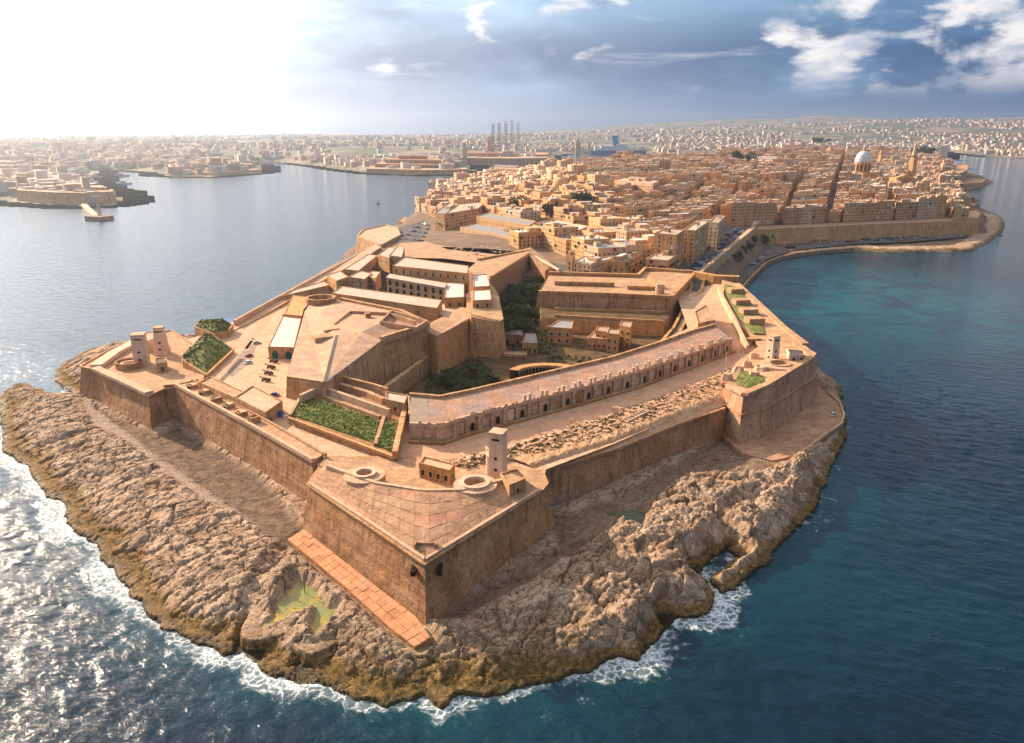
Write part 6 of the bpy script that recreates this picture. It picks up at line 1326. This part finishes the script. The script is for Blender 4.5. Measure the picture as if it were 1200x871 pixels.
x, y = c_port; z0 = 36; zt = zat(x, y, 1056, 206); g = empty('temple_front_building', (x, y, z0), 'church with a columned portico and triangular gable near the steep dark street', 'church')
az = atan2(U[1], U[0])*.35; MB().box((x, y+10, z0-8), 32, 34, zt-z0+5, az).build('hall', M['house_b'], g)
for i in range(6):
    MB().cyl((x+cos(az)*(i*5.2-13), y-8.4+sin(az)*(i*5.2-13), z0-8), 1.0, .85, zt-z0+4, 10).build('column', M['house_a'], g)
cc = (x, y-8.4); w2 = 16; zg = zt-3.9; f_ = lambda s, e, z: (cc[0]+cos(az)*s-sin(az)*e, cc[1]+sin(az)*s+cos(az)*e, z)
MB().add([f_(-w2, -2, zg), f_(w2, -2, zg), f_(w2, -2, zg+1.6), f_(0, -2, zg+6.5), f_(-w2, -2, zg+1.6), f_(-w2, 5, zg), f_(w2, 5, zg), f_(w2, 5, zg+1.6), f_(0, 5, zg+6.5), f_(-w2, 5, zg+1.6)], [(0, 1, 2, 3, 4), (9, 8, 7, 6, 5), (0, 5, 6, 1), (1, 6, 7, 2), (2, 7, 8, 3), (3, 8, 9, 4), (4, 9, 5, 0)]).build('gable', M['house_a'], g)
# belfries
for px_, py_, z, h, lab in ((853, 186, 55, 22, 'left twin bell tower near the dark tree'), (862, 186, 55, 22, 'right twin bell tower near the dark tree'), (905, 178, 60, 20, 'small belfry on the far skyline left of the white dome'), (1031, 190, 52, 28, 'square tower block standing right of the white dome'), (972, 184, 56, 26, 'broad square tower left of the white dome'), (643, 212, 36, 20, 'slim belfry beside the long harbour palace'), (684, 262, 30, 8, 'squat rooftop turret above the courtyard block')):
    x, y = at(px_, py_, z); w = 7 if h != 26 else 16; g = empty('bell_tower', (x, y, z), lab, 'bell tower'); MB().box((x, y, z-14), w, w, h+10, .4).build('shaft', M['house_a'], g)
    for s, a in ((0, -1), (-1, 0)): MB().box((x+s*w*.5*cos(.4)+a*-sin(.4)*w*.5, y+s*w*.5*sin(.4)+a*cos(.4)*w*.5, z+h-9), 2.2 if s == 0 else .4, .4 if s == 0 else 2.2, 3.4, .4).build('bell_opening', M['opening'], g)
    MB().cyl((x, y, z+h-4), w*.5, .3, w*.6, 8).build('cap', M['house_e'], g)

# sea walls ---------------------------------------------------------
g = empty('sea_wall', (*at(1010, 270, 10), 2), 'long straight brown sea wall below the seafront houses, with an arched gate', 'wall')
L_ = [S0, at(1010, 262.5, 21), S1]; b, t_ = block([(883, 269, 21.5), (1010, 263, 21.5), (1146, 257.5, 21.5), (1147, 254, 21.5), (1010, 259.5, 21.5), (884, 265, 21.5)], 21.5, 1.2, 2.5); battered(b, t_, 0, M['wall_sea2'], g); mk('wall_walk', t_, [tuple(range(len(t_)))], M['pave_pale'], g)
m = MB(); m.wall([q for q in offset([S0, S1], 0)] if False else [S0, S1], 1.4, 20.8, 22.6); m.build('parapet', M['pave_pale'], g)
x, y = at(985, 280, 3); window_mb(x, y-3.0, 2.2, 7.5, 9.5, atan2(U[1], U[0]), True).build('gate_arch', [M['opening'], M['wall_tan']], g)
g = empty('sea_wall', (*at(850, 300, 10), 2), 'pale sea wall slanting down from the corner turret towards the fort', 'wall')
b, t_ = block([(821, 322, 22), (886, 267, 22), (882, 264, 22), (816, 320, 22)], 22, 1.2, 2.5); battered(b, t_, 0, M['wall_ochre2'], g); mk('wall_walk', t_, [tuple(range(len(t_)))], M['pave_pale'], g)
m = MB(); m.wall(A([(820, 322), (885, 267)], 22), 1.6, 21.4, 23.4); m.build('parapet', M['pave_pale'], g)
x, y = at(884.5, 268, 22); g = empty('corner_turret', (x, y, 20), 'little domed sentry turret where the two sea walls meet', 'turret'); MB().cyl((x, y, 19.5), 3.2, 2.8, 8.0, 12).build('drum', M['pave_pale'], g); MB().cyl((x, y, 27.5), 3.1, .4, 3.2, 12).build('cap', M['plaster_white'], g)
g = empty('harbour_bastion', (*at(1135, 262, 10), 2), 'bastion end of the long sea wall with a small white monument on top', 'bastion')
b, t_ = block([(1115, 258, 22), (1146, 257.5, 22), (1150, 250, 22), (1143, 246, 22), (1118, 251, 22)], 22, 1, 2.5); battered(b, t_, 0, M['wall_sea2'], g); mk('platform', t_, [tuple(range(len(t_)))], M['pave_pale'], g); m = MB(); m.wall([q[:2] for q in offset(t_, -1)], 1.5, 21.7, 23.4, closed=True); m.build('parapet', M['wall_tan'], g)
x, y = at(1128, 254, 22); g = empty('monument', (x, y, 22), 'white obelisk like monument on the harbour bastion', 'monument'); MB().box((x, y, 22), 6, 6, 3, 0).build('base', M['plaster_white'], g); MB().cyl((x, y, 25), 2.2, .5, 11, 4).build('shaft', M['white_trim'], g)
for pxs, zt, zb, lab, wm in [([(1070, 203), (1120, 206), (1134, 200), (1134, 193), (1090, 192)], 32, 1, 'big sunlit bastion jutting out over the right shore', 'wall_tan'), ([(1076, 215), (1118, 217), (1150, 215), (1156, 210), (1118, 208), (1080, 207)], 12, 0, 'low lower platform below the right hand bastion', 'wall_sea2'), ([(1100, 226), (1126, 231), (1142, 232), (1132, 224), (1106, 220)], 9, 0, 'sloping brown sea platform near the right shore road', 'quay'), ([(1112, 238), (1138, 243), (1148, 240), (1126, 233)], 7, 0, 'tan sea platform just above the harbour bastion', 'quay')]:
    g = empty('bastion', (*at(pxs[0][0], pxs[0][1], zt), zb), lab, 'bastion'); b, t_ = block(pxs, zt, zb, 2.0); battered(b, t_, 0, M[wm], g); mk('platform', t_, [tuple(range(len(t_)))], M['pave_top'], g); m = MB(); m.wall([q[:2] for q in offset(t_, -1)], 1.5, zt-.3, zt+1.3, closed=True); m.build('parapet', M[wm], g)
house(A([(1090, 199), (1105, 199.5), (1108, 196), (1094, 195.5)], 36), 30, 8, RND, 'pale flat block standing on the jutting right bastion', wall='house_c', group=None)
house(A([(1098, 213), (1107, 213.5), (1109, 210.5), (1100, 210)], 24), 12, 12, RND, 'small white cube house on the low platform by the right shore', wall='house_f', roof='roof_white', group=None)
for k, (pxs, w_) in enumerate([([(1108, 254), (1106, 240), (1107, 228)], 9)]):
    P = A(pxs, 20.3); m = MB(); m.wall(P, w_, 14, 20.8); tag(m.build('shore_road', M['asphalt']), kind='structure')
sheet('promenade_road', [(888, 265), (1010, 261), (1140, 255), (1138, 250), (1108, 251), (1010, 256), (890, 261)], 21.05, M['asphalt']); sheet('car_street', [(778, 326), (818, 323), (882, 268), (878, 260), (850, 260), (800, 300)], 20.15, M['asphalt'])
sheet('seafront_square', [(455, 270), (498, 258), (512, 277), (560, 290), (606, 298), (662, 302), (700, 312), (690, 322), (640, 318), (560, 302), (506, 290), (470, 286)], 20.1, M['asphalt'])
r_p = random.Random(4); m = MB()
for i in range(60):
    x, y = at(r_p.uniform(488, 596), r_p.uniform(290, 301), 21.2); s = r_p.uniform(.8, 1.8); m.cyl((x, y, 21.1), s, s*.9, .8, 10)
tag(m.build('granary_caps', M['pave_pale']), 'rows of low round stone granary caps on the bare parade ground', 'granary caps', None, 'stuff')
sheet('parade_ground', [(472, 287), (506, 286), (600, 300), (618, 294), (560, 308), (500, 302)], 21.2, M['pave_top'])
# lower quay road, quay wall, boat houses
sheet('quay_road', [(866, 336), (880, 322), (896, 305), (925, 294), (960, 290), (1000, 286), (1060, 284), (1130, 278), (1140, 272), (1130, 270), (1060, 276), (990, 280), (930, 284), (898, 288), (850, 326)], 3.4, M['asphalt'])
m = MB(); P = A([(868, 338), (882, 323), (897, 308), (914, 301), (932, 297), (960, 294), (1000, 291)], 3.6); m.wall(P, 2.2, -.5, 4.1); tag(m.build('quay_wall', M['quay']), 'tan stone quay wall curving along the turquoise bay', 'quay wall')
BOX = [(858, 311, 26, 5, 5, 'leaf_dark', None), (939, 282, 9, 8, 6, 'house_c', 'white boathouse group by the gate, left one'), (946, 281, 12, 8, 8, 'plaster_white', 'white two level boathouse by the long sea wall'), (961, 284, 16, 7, 5, 'house_e', 'pink boathouse left of the arched gate'), (970, 282, 9, 8, 6, 'house_f', 'pale boathouse nearest the arched gate'), (921, 289, 9, 7, 5, 'house_e', 'pink kiosk on the quay'), (926, 291, 9, 6, 4, 'cannon_red', 'rust red boat shed on the quay'), (1000, 280, 14, 7, 4, 'house_d', 'low brown store right of the arched gate')]
for px_, py_, w, d, h, mt, lab in BOX[1:]:
    x, y = at(px_, py_, 3.4); az = atan2(U[1], U[0]); q = [(-.5, -.5), (.5, -.5), (.5, .5), (-.5, .5)]
    house([(x+a*w*cos(az)-b*d*sin(az), y+a*w*sin(az)+b*d*cos(az)) for a, b in q], 3.4, h, RND, lab, 'boathouse', None, wall=mt, roof='roof_white', name='boathouse', extras=False, clutter=False, sink=2, sp=2.6)
# rocks along the seafront
def rocks2():
    xs = np.arange(250, 760, 2.2); ys = np.arange(640, 1400, 2.2); X, Y = np.meshgrid(xs, ys); s = sdf(X+3*fbm(X/14, Y/14, 2, 3), Y+3*fbm(X/14, Y/14, 7, 3), PEN); c = sdf(X, Y, CITY)
    Z = .2+2.3*sstep(s, 0, 8)+(1.6*fbm(X/9, Y/9, 12, 4, True)+.8*fbm(X/3.5, Y/3.5, 14, 2))*sstep(s, -1, 5); Z = np.where(s < 0, s, Z); keep = (s > -4) & (s < 24) & (c < -3); k4 = keep[:-1, :-1] & keep[1:, 1:] & keep[1:, :-1] & keep[:-1, 1:]
    bz = sdf(X, Y, A([(866, 336), (880, 322), (896, 305), (925, 295), (960, 291), (1000, 287), (1060, 285), (1130, 279), (1150, 262), (1130, 268), (1060, 274), (990, 278), (930, 282), (898, 286), (850, 326)], 3.4)); Z = np.where(bz > -2, np.minimum(Z, 2.4), Z)
    idx = np.arange(X.size).reshape(X.shape); Fq = np.stack([idx[:-1, :-1][k4], idx[:-1, 1:][k4], idx[1:, 1:][k4], idx[1:, :-1][k4]], 1); used = np.unique(Fq); mp = np.full(X.size, -1); mp[used] = np.arange(len(used))
    z0 = np.zeros((len(used), 3)); tag(np_mesh('seafront_rocks', np.stack([X.ravel(), Y.ravel(), Z.ravel()], 1)[used], mp[Fq], M['foreshore_rock'], attrs={'zone': z0}), kind='structure')
rocks2()
# parked cars ---------------------------------------------------------
PAINTS = ['paint_white', 'paint_white', 'paint_silver', 'paint_silver', 'paint_dark', 'paint_blue', 'paint_red', 'paint_white']; PN = {'paint_white': 'white', 'paint_silver': 'silver', 'paint_dark': 'black', 'paint_blue': 'blue', 'paint_red': 'red', 'paint_teal': 'teal'}
cr = random.Random(21)
def car_line(a, b, z, n, across, where, grp, fill=.85, off=0):
    cnt = 0
    p, q = at(*a, z), at(*b, z); az = atan2(q[1]-p[1], q[0]-p[0])
    for i in range(n):
        if cr.random() > fill: continue
        f = (i+.5)/n; x, y = p[0]+(q[0]-p[0])*f+cr.uniform(-.3, .3), p[1]+(q[1]-p[1])*f+cr.uniform(-.3, .3); pt = cr.choice(PAINTS); k = 'van' if cr.random() < .08 else 'car'
        cnt += 1; car(x, y, z+.04, az+(pi/2 if across else 0)+cr.uniform(-.05, .05), pt, '%s %s, %s in the %s' % (PN[pt], k, nth(cnt), where), grp, k, False)
for j, (a, b, n) in enumerate([((792, 322), (868, 264), 30), ((801, 322), (872, 265), 30), ((809, 322), (876, 266), 30), ((815, 321), (879, 267.5), 28)]):
    car_line(a, b, 20.2, n, True, ['row nearest the houses of the wide street', 'second row from the houses in the wide street', 'third row from the houses in the wide street', 'row right against the slanting sea wall'][j], 'cars in the wide street', .85)
car_line((892, 263.2), (1138, 253.2), 21.1, 60, False, 'outer promenade row along the long sea wall', 'cars on the promenade', .75); car_line((905, 261), (1100, 252.6), 21.1, 40, False, 'promenade row beside the seafront houses', 'cars on the promenade', .45)
car_line((1010, 281.5), (1136, 274), 3.5, 34, True, 'quay row close under the long sea wall', 'cars on the quay road', .9); car_line((960, 286), (1130, 277), 3.5, 30, False, 'quay row on the water side', 'cars on the quay road', .6); car_line((880, 312), (905, 294), 3.5, 12, True, 'short quay row near the trees', 'cars on the quay road', .8)
for j in range(5): car_line((466+j*6, 279-j*4.2), (496+j*2, 283-j*4.6), 20.2, 11-j, True, nth(j+1)+' row of the curved seafront car park', 'cars in the seafront car park', .85)
car_line((535, 285), (592, 296), 20.2, 16, False, 'row before the long low barrack', 'cars before the low barrack', .8); car_line((606, 298), (668, 300.5), 20.2, 14, True, 'row before the courtyard block', 'cars before the courtyard block', .85)
car_line((512, 281), (535, 288), 20.2, 6, False, 'short row left of the low barrack', 'cars before the low barrack', .8)
# trees -----------------------------------------------------------------
LEAFM = {}
def crown_mesh(kind, seed, mat, n=900):
    r = random.Random(seed); m = MB(); blobs = [(r.gauss(0, .30), r.gauss(0, .30), r.uniform(-.25, .35), r.uniform(.28, .46)) for _ in range(8)]
    for i in range(n):
        bx, by, bz, br = r.choice(blobs); a, b = r.uniform(0, 2*pi), math.acos(r.uniform(-1, 1)); q = br*r.uniform(.6, 1.05); x, y, z = bx+q*sin(b)*cos(a), by+q*sin(b)*sin(a), bz+q*cos(b)*.8; s = r.uniform(.04, .085)
        t1 = mathutils.Vector((r.gauss(0, 1), r.gauss(0, 1), r.gauss(0, 1))).normalized(); t2 = t1.cross(mathutils.Vector((r.gauss(0, 1), r.gauss(0, 1), r.gauss(0, 1)))).normalized(); p = mathutils.Vector((x, y, z))
        m.add([tuple(p-t1*s), tuple(p+t2*s*.8), tuple(p+t1*s), tuple(p-t2*s*.8)], [(0, 1, 2, 3)])
    me = bpy.data.meshes.new('crown'); me.from_pydata(m.v, [], m.f); me.materials.append(M[mat]); return me
for s in range(3): LEAFM[('leaf_dark', s)] = crown_mesh('c', s, 'leaf_dark'); LEAFM[('leaf_mid', s)] = crown_mesh('c', s+9, 'leaf_mid')
tm = MB(); tm.cyl((0, 0, -.12), .055, .035, .55, 8)
for a in (0, 2.1, 4.2): 
    tm.add([(.03*cos(a+e), .03*sin(a+e), .3) for e in (0, 2, 4)]+[(.25*cos(a)+.01*cos(e), .25*sin(a)+.01*sin(e), .62) for e in (0, 2, 4)], [(0, 1, 4, 3), (1, 2, 5, 4), (2, 0, 3, 5)])
TRUNK = bpy.data.meshes.new('trunk'); TRUNK.from_pydata(tm.v, [], tm.f); TRUNK.materials.append(M['trunk'])
def tree(px_, py_, z, size, mat, lab, grp=None, seed=0, flatten=1.0):
    x, y = at(px_, py_, z); g = empty('tree', (x, y, z), lab, 'tree', grp); g.rotation_euler = (0, 0, seed*1.7)
    o = link('trunk', TRUNK, g); o.scale = (size, size, size*flatten); o = link('crown', LEAFM[(mat, seed % 3)], g, (0, 0, size*.75*flatten)); o.scale = (size*1.15, size*1.15, size*flatten)
TN = [(600, 372, 6, 12, 'dark tree in the ditch nearest the tall shoulder'), (612, 366, 6, 14, 'big dark tree in the upper ditch'), (622, 378, 6, 13, 'dark tree in the ditch beside the ochre courtyard house'), (606, 386, 6, 11, 'bushy dark tree low in the middle of the ditch'), (618, 392, 6, 10, 'small dark tree just above the porch house'), (600, 352, 8, 12, 'dark tree under the great dark bastion wall'), (616, 344, 8, 12, 'dark tree high up the ditch'), (628, 336, 8, 11, 'topmost dark tree in the ditch')]
for i, (x, y, z, s, lab) in enumerate(TN): tree(x, y, z, s*.8, 'leaf_dark' if i % 3 else 'leaf_mid', lab, 'trees in the ditch', i, .75)
r_ = random.Random(55)
iv = MB()
for px_, py_, n_, sp_x, sp_y in ((608, 370, 900, 22, 46), (545, 452, 700, 45, 16), (700, 430, 300, 60, 12), (640, 402, 150, 12, 14)):
    for i in range(n_):
        x, y = at(px_+r_.uniform(-sp_x, sp_x), py_+r_.uniform(-sp_y, sp_y), 7); z = 6.6+r_.random()*.8 if not px_ == 545 else 4.8+r_.random()*.8; s = r_.uniform(.5, 1.8); h = r_.uniform(.3, 1.6)
        for k in range(5):
            a = r_.uniform(0, 2*pi); iv.add([(x+s*cos(a), y+s*sin(a), z), (x+s*cos(a+1.3), y+s*sin(a+1.3), z+.3), (x+r_.uniform(-.5, .5), y+r_.uniform(-.5, .5), z+h)], [(0, 1, 2)])
tag(iv.build('ditch_undergrowth', M['leaf_dark']), 'dark undergrowth covering the floor of the inner ditches', 'undergrowth', None, 'stuff')
for i, (x, y, lab) in enumerate([(596, 362, 'dark tree against the wall foot in the ditch'), (606, 358, 'dense dark tree midway up the ditch'), (624, 356, 'dark tree beside the broad gun platform corner'), (612, 352, 'round dark tree under the topmost trees'), (624, 346, 'dark tree at the gun platform corner, upper one'), (595, 398, 'small dark tree beside the tall shoulder foot'), (612, 380, 'wide dark tree above the ruin')]): tree(x, y, 6.5, 10+i % 3*1.5, 'leaf_dark', lab, 'trees in the ditch', i+3)
for i, (x, y, z, s, lab) in enumerate([(525, 452, 5, 11, 'dark shrubby tree in the black ditch, left one'), (540, 447, 5, 13, 'dark shrubby tree in the black ditch, middle one'), (556, 440, 5, 13, 'dark shrubby tree in the black ditch, right one'), (570, 452, 5, 11, 'dark shrubby tree nearest the casemate parapet'), (545, 460, 5, 10, 'low dark tree against the casemate wall')]): tree(x, y, z, s*.72, 'leaf_dark', lab, 'trees in the black ditch', i, .55)
for i, (x, y, z, s, lab) in enumerate([(867, 196, 52, 26, 'big dark round tree in the middle of town'), (688, 248, 38, 17, 'dark tree showing between roofs of the left quarter'), (608, 250, 30, 17, 'dark round tree beside the long pale block'), (955, 170, 62, 24, 'dark tree on the skyline, left one of three'), (962, 169.5, 62, 24, 'dark tree on the skyline, middle one of three'), (970, 169, 62, 22, 'dark tree on the skyline, right one of three'), (1078, 184, 32, 30, 'wide dark tree by the right hand bastion'), (1088, 183.5, 32, 26, 'dark tree behind the right hand bastion'), (545, 214, 18, 16, 'dark tree in the harbour garden, left one'), (555, 211, 20, 16, 'dark tree in the harbour garden, right one'), (640, 256, 34, 13, 'small dark tree among roofs left of the white courtyards'),
    (852, 314, 3.4, 11, 'nearest green tree along the foot of the slanting sea wall'), (859, 309, 3.4, 11, 'second green tree along the slanting sea wall'), (866, 303, 3.4, 11, 'third green tree along the slanting sea wall'), (873, 298, 3.4, 11, 'fourth green tree along the slanting sea wall'), (880, 292, 3.4, 11, 'fifth green tree near the foot of the corner turret'), (893, 287, 3.4, 10, 'green tree on the quay left of the kiosks'), (904, 285.5, 3.4, 10, 'green tree on the quay behind the pink kiosk'), (914, 284.5, 3.4, 9, 'small green tree by the long wall near the kiosks')]): tree(x, y, z, s, 'leaf_mid' if y > 260 and x > 800 else 'leaf_dark', lab, None, i)
# bell memorial and harbour garden at the left edge of town
x, y = at(507, 236, 14); g = empty('memorial', (x, y, 12), 'pale stone memorial tower on the rocky point at the left edge of town', 'memorial'); zt = zat(x, y, 507, 210)
MB().box((x, y, 0), 30, 26, 17, .4).build('podium', M['pave_pale'], g); MB().box((x+2, y+2, 17), 17, 15, 9, .4).build('upper_podium', M['plaster_white'], g)
for a, b in ((-1, -1), (1, -1), (1, 1), (-1, 1)): MB().box((x+a*3.6, y+b*3.6, 26), 2.2, 2.2, zt-36, 0).build('column', M['plaster_white'], g)
MB().box((x, y, zt-10), 11, 11, 5, 0).build('entablature', M['plaster_white'], g); MB().cyl((x, y, zt-5), 5.4, 1.5, 5, 12).build('dome', M['plaster_white'], g)
placed([(512, 231), (528, 232), (534, 226), (520, 225)], 22, 8, 'pinkish terraced block beside the memorial tower', wall='house_e', roof='roof_cream'); placed([(526, 219), (541, 222), (547, 217), (533, 214)], 30, 14, 'cream colonnaded building above the memorial', wall='house_c', roof='roof_white')
placed([(466, 259), (487, 262), (492, 257), (472, 254)], 14, 2, 'low pink seaside block above the seafront car park', wall='house_e', roof='roof_tan'); placed([(484, 252), (500, 255), (503, 249), (489, 247)], 14, 2, 'second low pink seaside block nearer the memorial', wall='house_e', roof='roof_tan')
# ------------------------------------------------------------------ across the water
def hz(px, py, z): return at(px, py, z)
def fortwall(pts, zt, mat, lab, name='fort', zb=-1, tiers=(), batter=3):
    g = empty(name, (*at(pts[0][0], pts[0][1], zt), 0), lab, 'fort'); b, t_ = block(pts, 0, zb, batter); t_ = [(x, y, zt) for x, y, z in t_]; battered(b, t_, 0, M[mat], g); mk('platform', t_, [tuple(range(len(t_)))], M['pave_pale'], g)
    for px, z2 in tiers:
        p = ccw(A(px, 0)); MB().prism([(x, y, zt-1) for x, y in p], [(x, y, z2) for x, y in p]).build('tier', M[mat], g)
        w = MB(); 
        for i in range(len(p)): facade_windows(w, p[i], p[(i+1) % len(p)], zt, z2-zt, random.Random(3), st=7, sp=14, w=4, wh=3.4)
        if w.v: tag(w.build('embrasures', M['opening'], g), kind='stuff')
    return g
fortwall([(22, 236), (60, 239), (100, 240), (134, 238), (135, 235), (100, 236.5), (60, 235.5), (24, 233)], 21, 'wall_sea2', 'low dark fort on the hazy left headland', tiers=[([(50, 233), (98, 235), (99, 232), (54, 230)], 27), ([(106, 236), (128, 236.5), (127, 235), (108, 234.5)], 26)])
g = empty('breakwater', (*at(110, 245, 3), 0), 'thin breakwater pier with a small light tower, below the left headland fort', 'breakwater'); m = MB(); m.wall(A([(98, 239), (106, 247), (112, 252)], 4), 9, -2, 4); m.build('pier', M['plaster_white'], g); m = MB(); m.wall(A([(106, 253), (126, 254)], 5), 22, -2, 5.5); m.build('pier_head', M['quay'], g); c = at(117, 253, 5); MB().cyl((c[0], c[1], 5), 3, 2, 18, 10).build('light_tower', M['plaster_white'], g); MB().cyl((c[0], c[1], 23), 2.6, .4, 3, 10).build('lamp_cap', M['wall_tan'], g)
fortwall([(195, 205), (250, 206.5), (304, 202), (301, 200.5), (250, 204), (198, 203)], 9, 'wall_tan', 'low walled headland with pale hospital blocks', name='headland', tiers=[([(202, 201), (212, 201), (212, 199), (203, 199)], 24), ([(228, 202), (252, 202), (251, 199.5), (229, 199.5)], 28), ([(232, 201.5), (238, 201.5), (238, 200.5), (232, 200.5)], 36), ([(264, 202), (281, 202), (280, 199.5), (265, 199.5)], 24), ([(285, 201), (297, 201), (296, 199), (286, 199)], 22)])
fortwall([(430, 203), (500, 205), (549, 203.8), (546, 201.8), (500, 202.6), (436, 201.3)], 14, 'wall_tan', 'stepped fort with tiers of gun ports on the middle headland', name='stepped_fort', tiers=[([(440, 201.5), (534, 203), (530, 199), (446, 198.5)], 25), ([(452, 200.5), (518, 201.8), (514, 198.8), (455, 198.4)], 37), ([(468, 199.9), (500, 200.4), (498, 198.7), (470, 198.4)], 48)])
fortwall([(545, 193), (600, 194), (642, 193), (643, 191), (600, 191.6), (547, 191)], 26, 'wall_tan', 'walled point with a sunlit bastion across the inner harbour', name='walled_point', tiers=[([(548, 191.5), (590, 192), (588, 188.5), (550, 188)], 40), ([(626, 191.5), (642, 191.5), (643, 188), (628, 188)], 34)])
for i, (px_, w, h0, hh, mt) in enumerate([(578, 20, 168, 145, 'iron_dark'), (585, 14, 168, 144, 'iron_dark'), (593, 14, 168, 142, 'shutter_red'), (600, 12, 168, 141, 'panel_grey'), (607, 12, 168, 143, 'panel_grey')]):
    x, y = at(px_, 178, 20); zt = zat(x, y, px_, hh); g = empty('rig_leg', (x, y, 5), ['leftmost tall dark lattice leg of the rig across the harbour', 'second dark lattice leg of the rig across the harbour', 'reddish lattice leg of the rig, third from left', 'pale lattice leg of the rig, fourth from left', 'rightmost pale lattice leg of the rig'][i], 'rig leg', 'lattice legs of the oil rig')
    m = MB(); s = 6
    for a, b in ((-1, -1), (1, -1), (0, 1)): m.box((x+a*s, y+b*s, 5), 1.8, 1.8, zt-5)
    m.build('chords', M[mt], g); m = MB(); z = 10; k = 0
    while z < zt-14:
        for (a, b), (c_, d_) in (((-1, -1), (1, -1)), ((1, -1), (0, 1)), ((0, 1), (-1, -1))):
            p, q = (x+a*s, y+b*s), (x+c_*s, y+d_*s); m.add([(p[0], p[1], z), (p[0], p[1], z+1.6), (q[0], q[1], z+15.6), (q[0], q[1], z+14)], [(0, 1, 2, 3)]); m.add([(q[0], q[1], z), (q[0], q[1], z+1.6), (p[0], p[1], z+15.6), (p[0], p[1], z+14)], [(0, 1, 2, 3)])
        z += 15
    m.build('bracing', M[mt], g)
for px_, pb, pt, w, lab in ((574, 186, 160, 20, 'orange church tower on the walled point'), (545, 190, 168, 16, 'pale tower among the hazy roofs beyond the stepped fort'), (677, 178, 162, 26, 'reddish silo tower by the far wharf'), (732, 166, 154, 24, 'grey block tower on the far hillside'), (690, 177, 166, 16, 'pink wharf tower left of the ferry')):
    x, y = at(px_, pb, 10); zt = zat(x, y, px_, pt); g = empty('tower', (x, y, 5), lab, 'tower'); MB().box((x, y, 0), w, w, (zt)*.8).build('shaft', M['house_b' if 'orange' in lab or 'red' in lab else 'house_f'], g); MB().box((x, y, zt*.8), w*.6, w*.6, zt*.2).build('upper_stage', M['house_e'], g)
# ferry
x, y = at(722, 181, 0); sc_ = y/F_PX; g = empty('ferry', (x, y, 0), 'dark blue and white ferry with a tall bright blue funnel at the far wharf', 'ferry'); L = 62*sc_*.95; W = L*.14; H1 = 4.2*sc_
hull = [(-.5, -.5), (.40, -.5), (.5, 0), (.40, .5), (-.5, .5)]; MB().prism([(x+a*L*.97, y+b*W, -1) for a, b in hull], [(x+a*L, y+b*W, H1) for a, b in hull]).build('hull', M['paint_blue'], g)
for k, (a0, a1, z0, z1) in enumerate([(-.42, .34, 0, 2.6), (-.30, .22, 2.6, 4.8), (-.02, .20, 4.8, 7.0)]): MB().prism([(x+a*L, y+b*W*.4, H1+z0*sc_) for a, b in ((a0, -1), (a1, -1), (a1, 1), (a0, 1))], [(x+a*L, y+b*W*.4, H1+z1*sc_) for a, b in ((a0, -1), (a1, -1), (a1, 1), (a0, 1))]).build('deckhouse', M['paint_white'], g)
MB().prism([(x+a*L, y+b*W*.25, H1+4*sc_) for a, b in ((-.06, -1), (.05, -1), (.05, 1), (-.06, 1))], [(x+a*L, y+b*W*.25, H1+16*sc_) for a, b in ((-.10, -1), (.0, -1), (.0, 1), (-.10, 1))]).build('funnel', M['ferry_blue'], g)
m = MB(); m.box((x+.05*L, y, H1+6.8*sc_), .02*L, 2, 9*sc_); m.build('mast', M['paint_white'], g)
def boat(px_, py_, L, lab, grp=None, sail=False, mat='paint_white'):
    x, y = at(px_, py_, 0); g = empty('boat', (x, y, 0), lab, 'boat', grp); W = L*.28; hull = [(-.5, -.4), (.2, -.5), (.5, 0), (.2, .5), (-.5, .4)]
    MB().prism([(x+a*L*.85, y+b*W*.7, -.4) for a, b in hull], [(x+a*L, y+b*W, L*.11) for a, b in hull]).build('hull', M[mat], g); MB().box((x-.08*L, y, L*.11), L*.35, W*.5, L*.1).build('cabin', M['plaster_white'], g)
    if sail: MB().cyl((x, y, L*.1), L*.02, L*.012, L*1.2, 6).build('mast', M['iron_dark'], g); MB().add([(x, y+.1, L*.25), (x-.4*L, y+.1, L*.25), (x, y+.1, L*1.15), (x, y-.1, L*.25), (x-.4*L, y-.1, L*.25), (x, y-.1, L*1.15)], [(0, 1, 2), (5, 4, 3)]).build('sail', M['panel_grey'], g)
boat(443.5, 239, 7.5, 'lone small dark boat out on the harbour water', None, True, 'paint_dark')
for i in range(9): boat(306+i*3.6, 192.8-(i % 3)*.7, 24, '%s white boat from the left in the line moored in the creek' % ['first', 'second', 'third', 'fourth', 'fifth', 'sixth', 'seventh', 'eighth', 'ninth'][i], 'boats moored in the creek')
boat(146, 216, 40, 'long work boat lying off the hazy left quay'); boat(112, 209, 44, 'barge moored inside the hazy left creek', None, False, 'panel_grey'); boat(143, 207, 46, 'barge moored at the mouth of the hazy left creek', None, False, 'panel_grey')
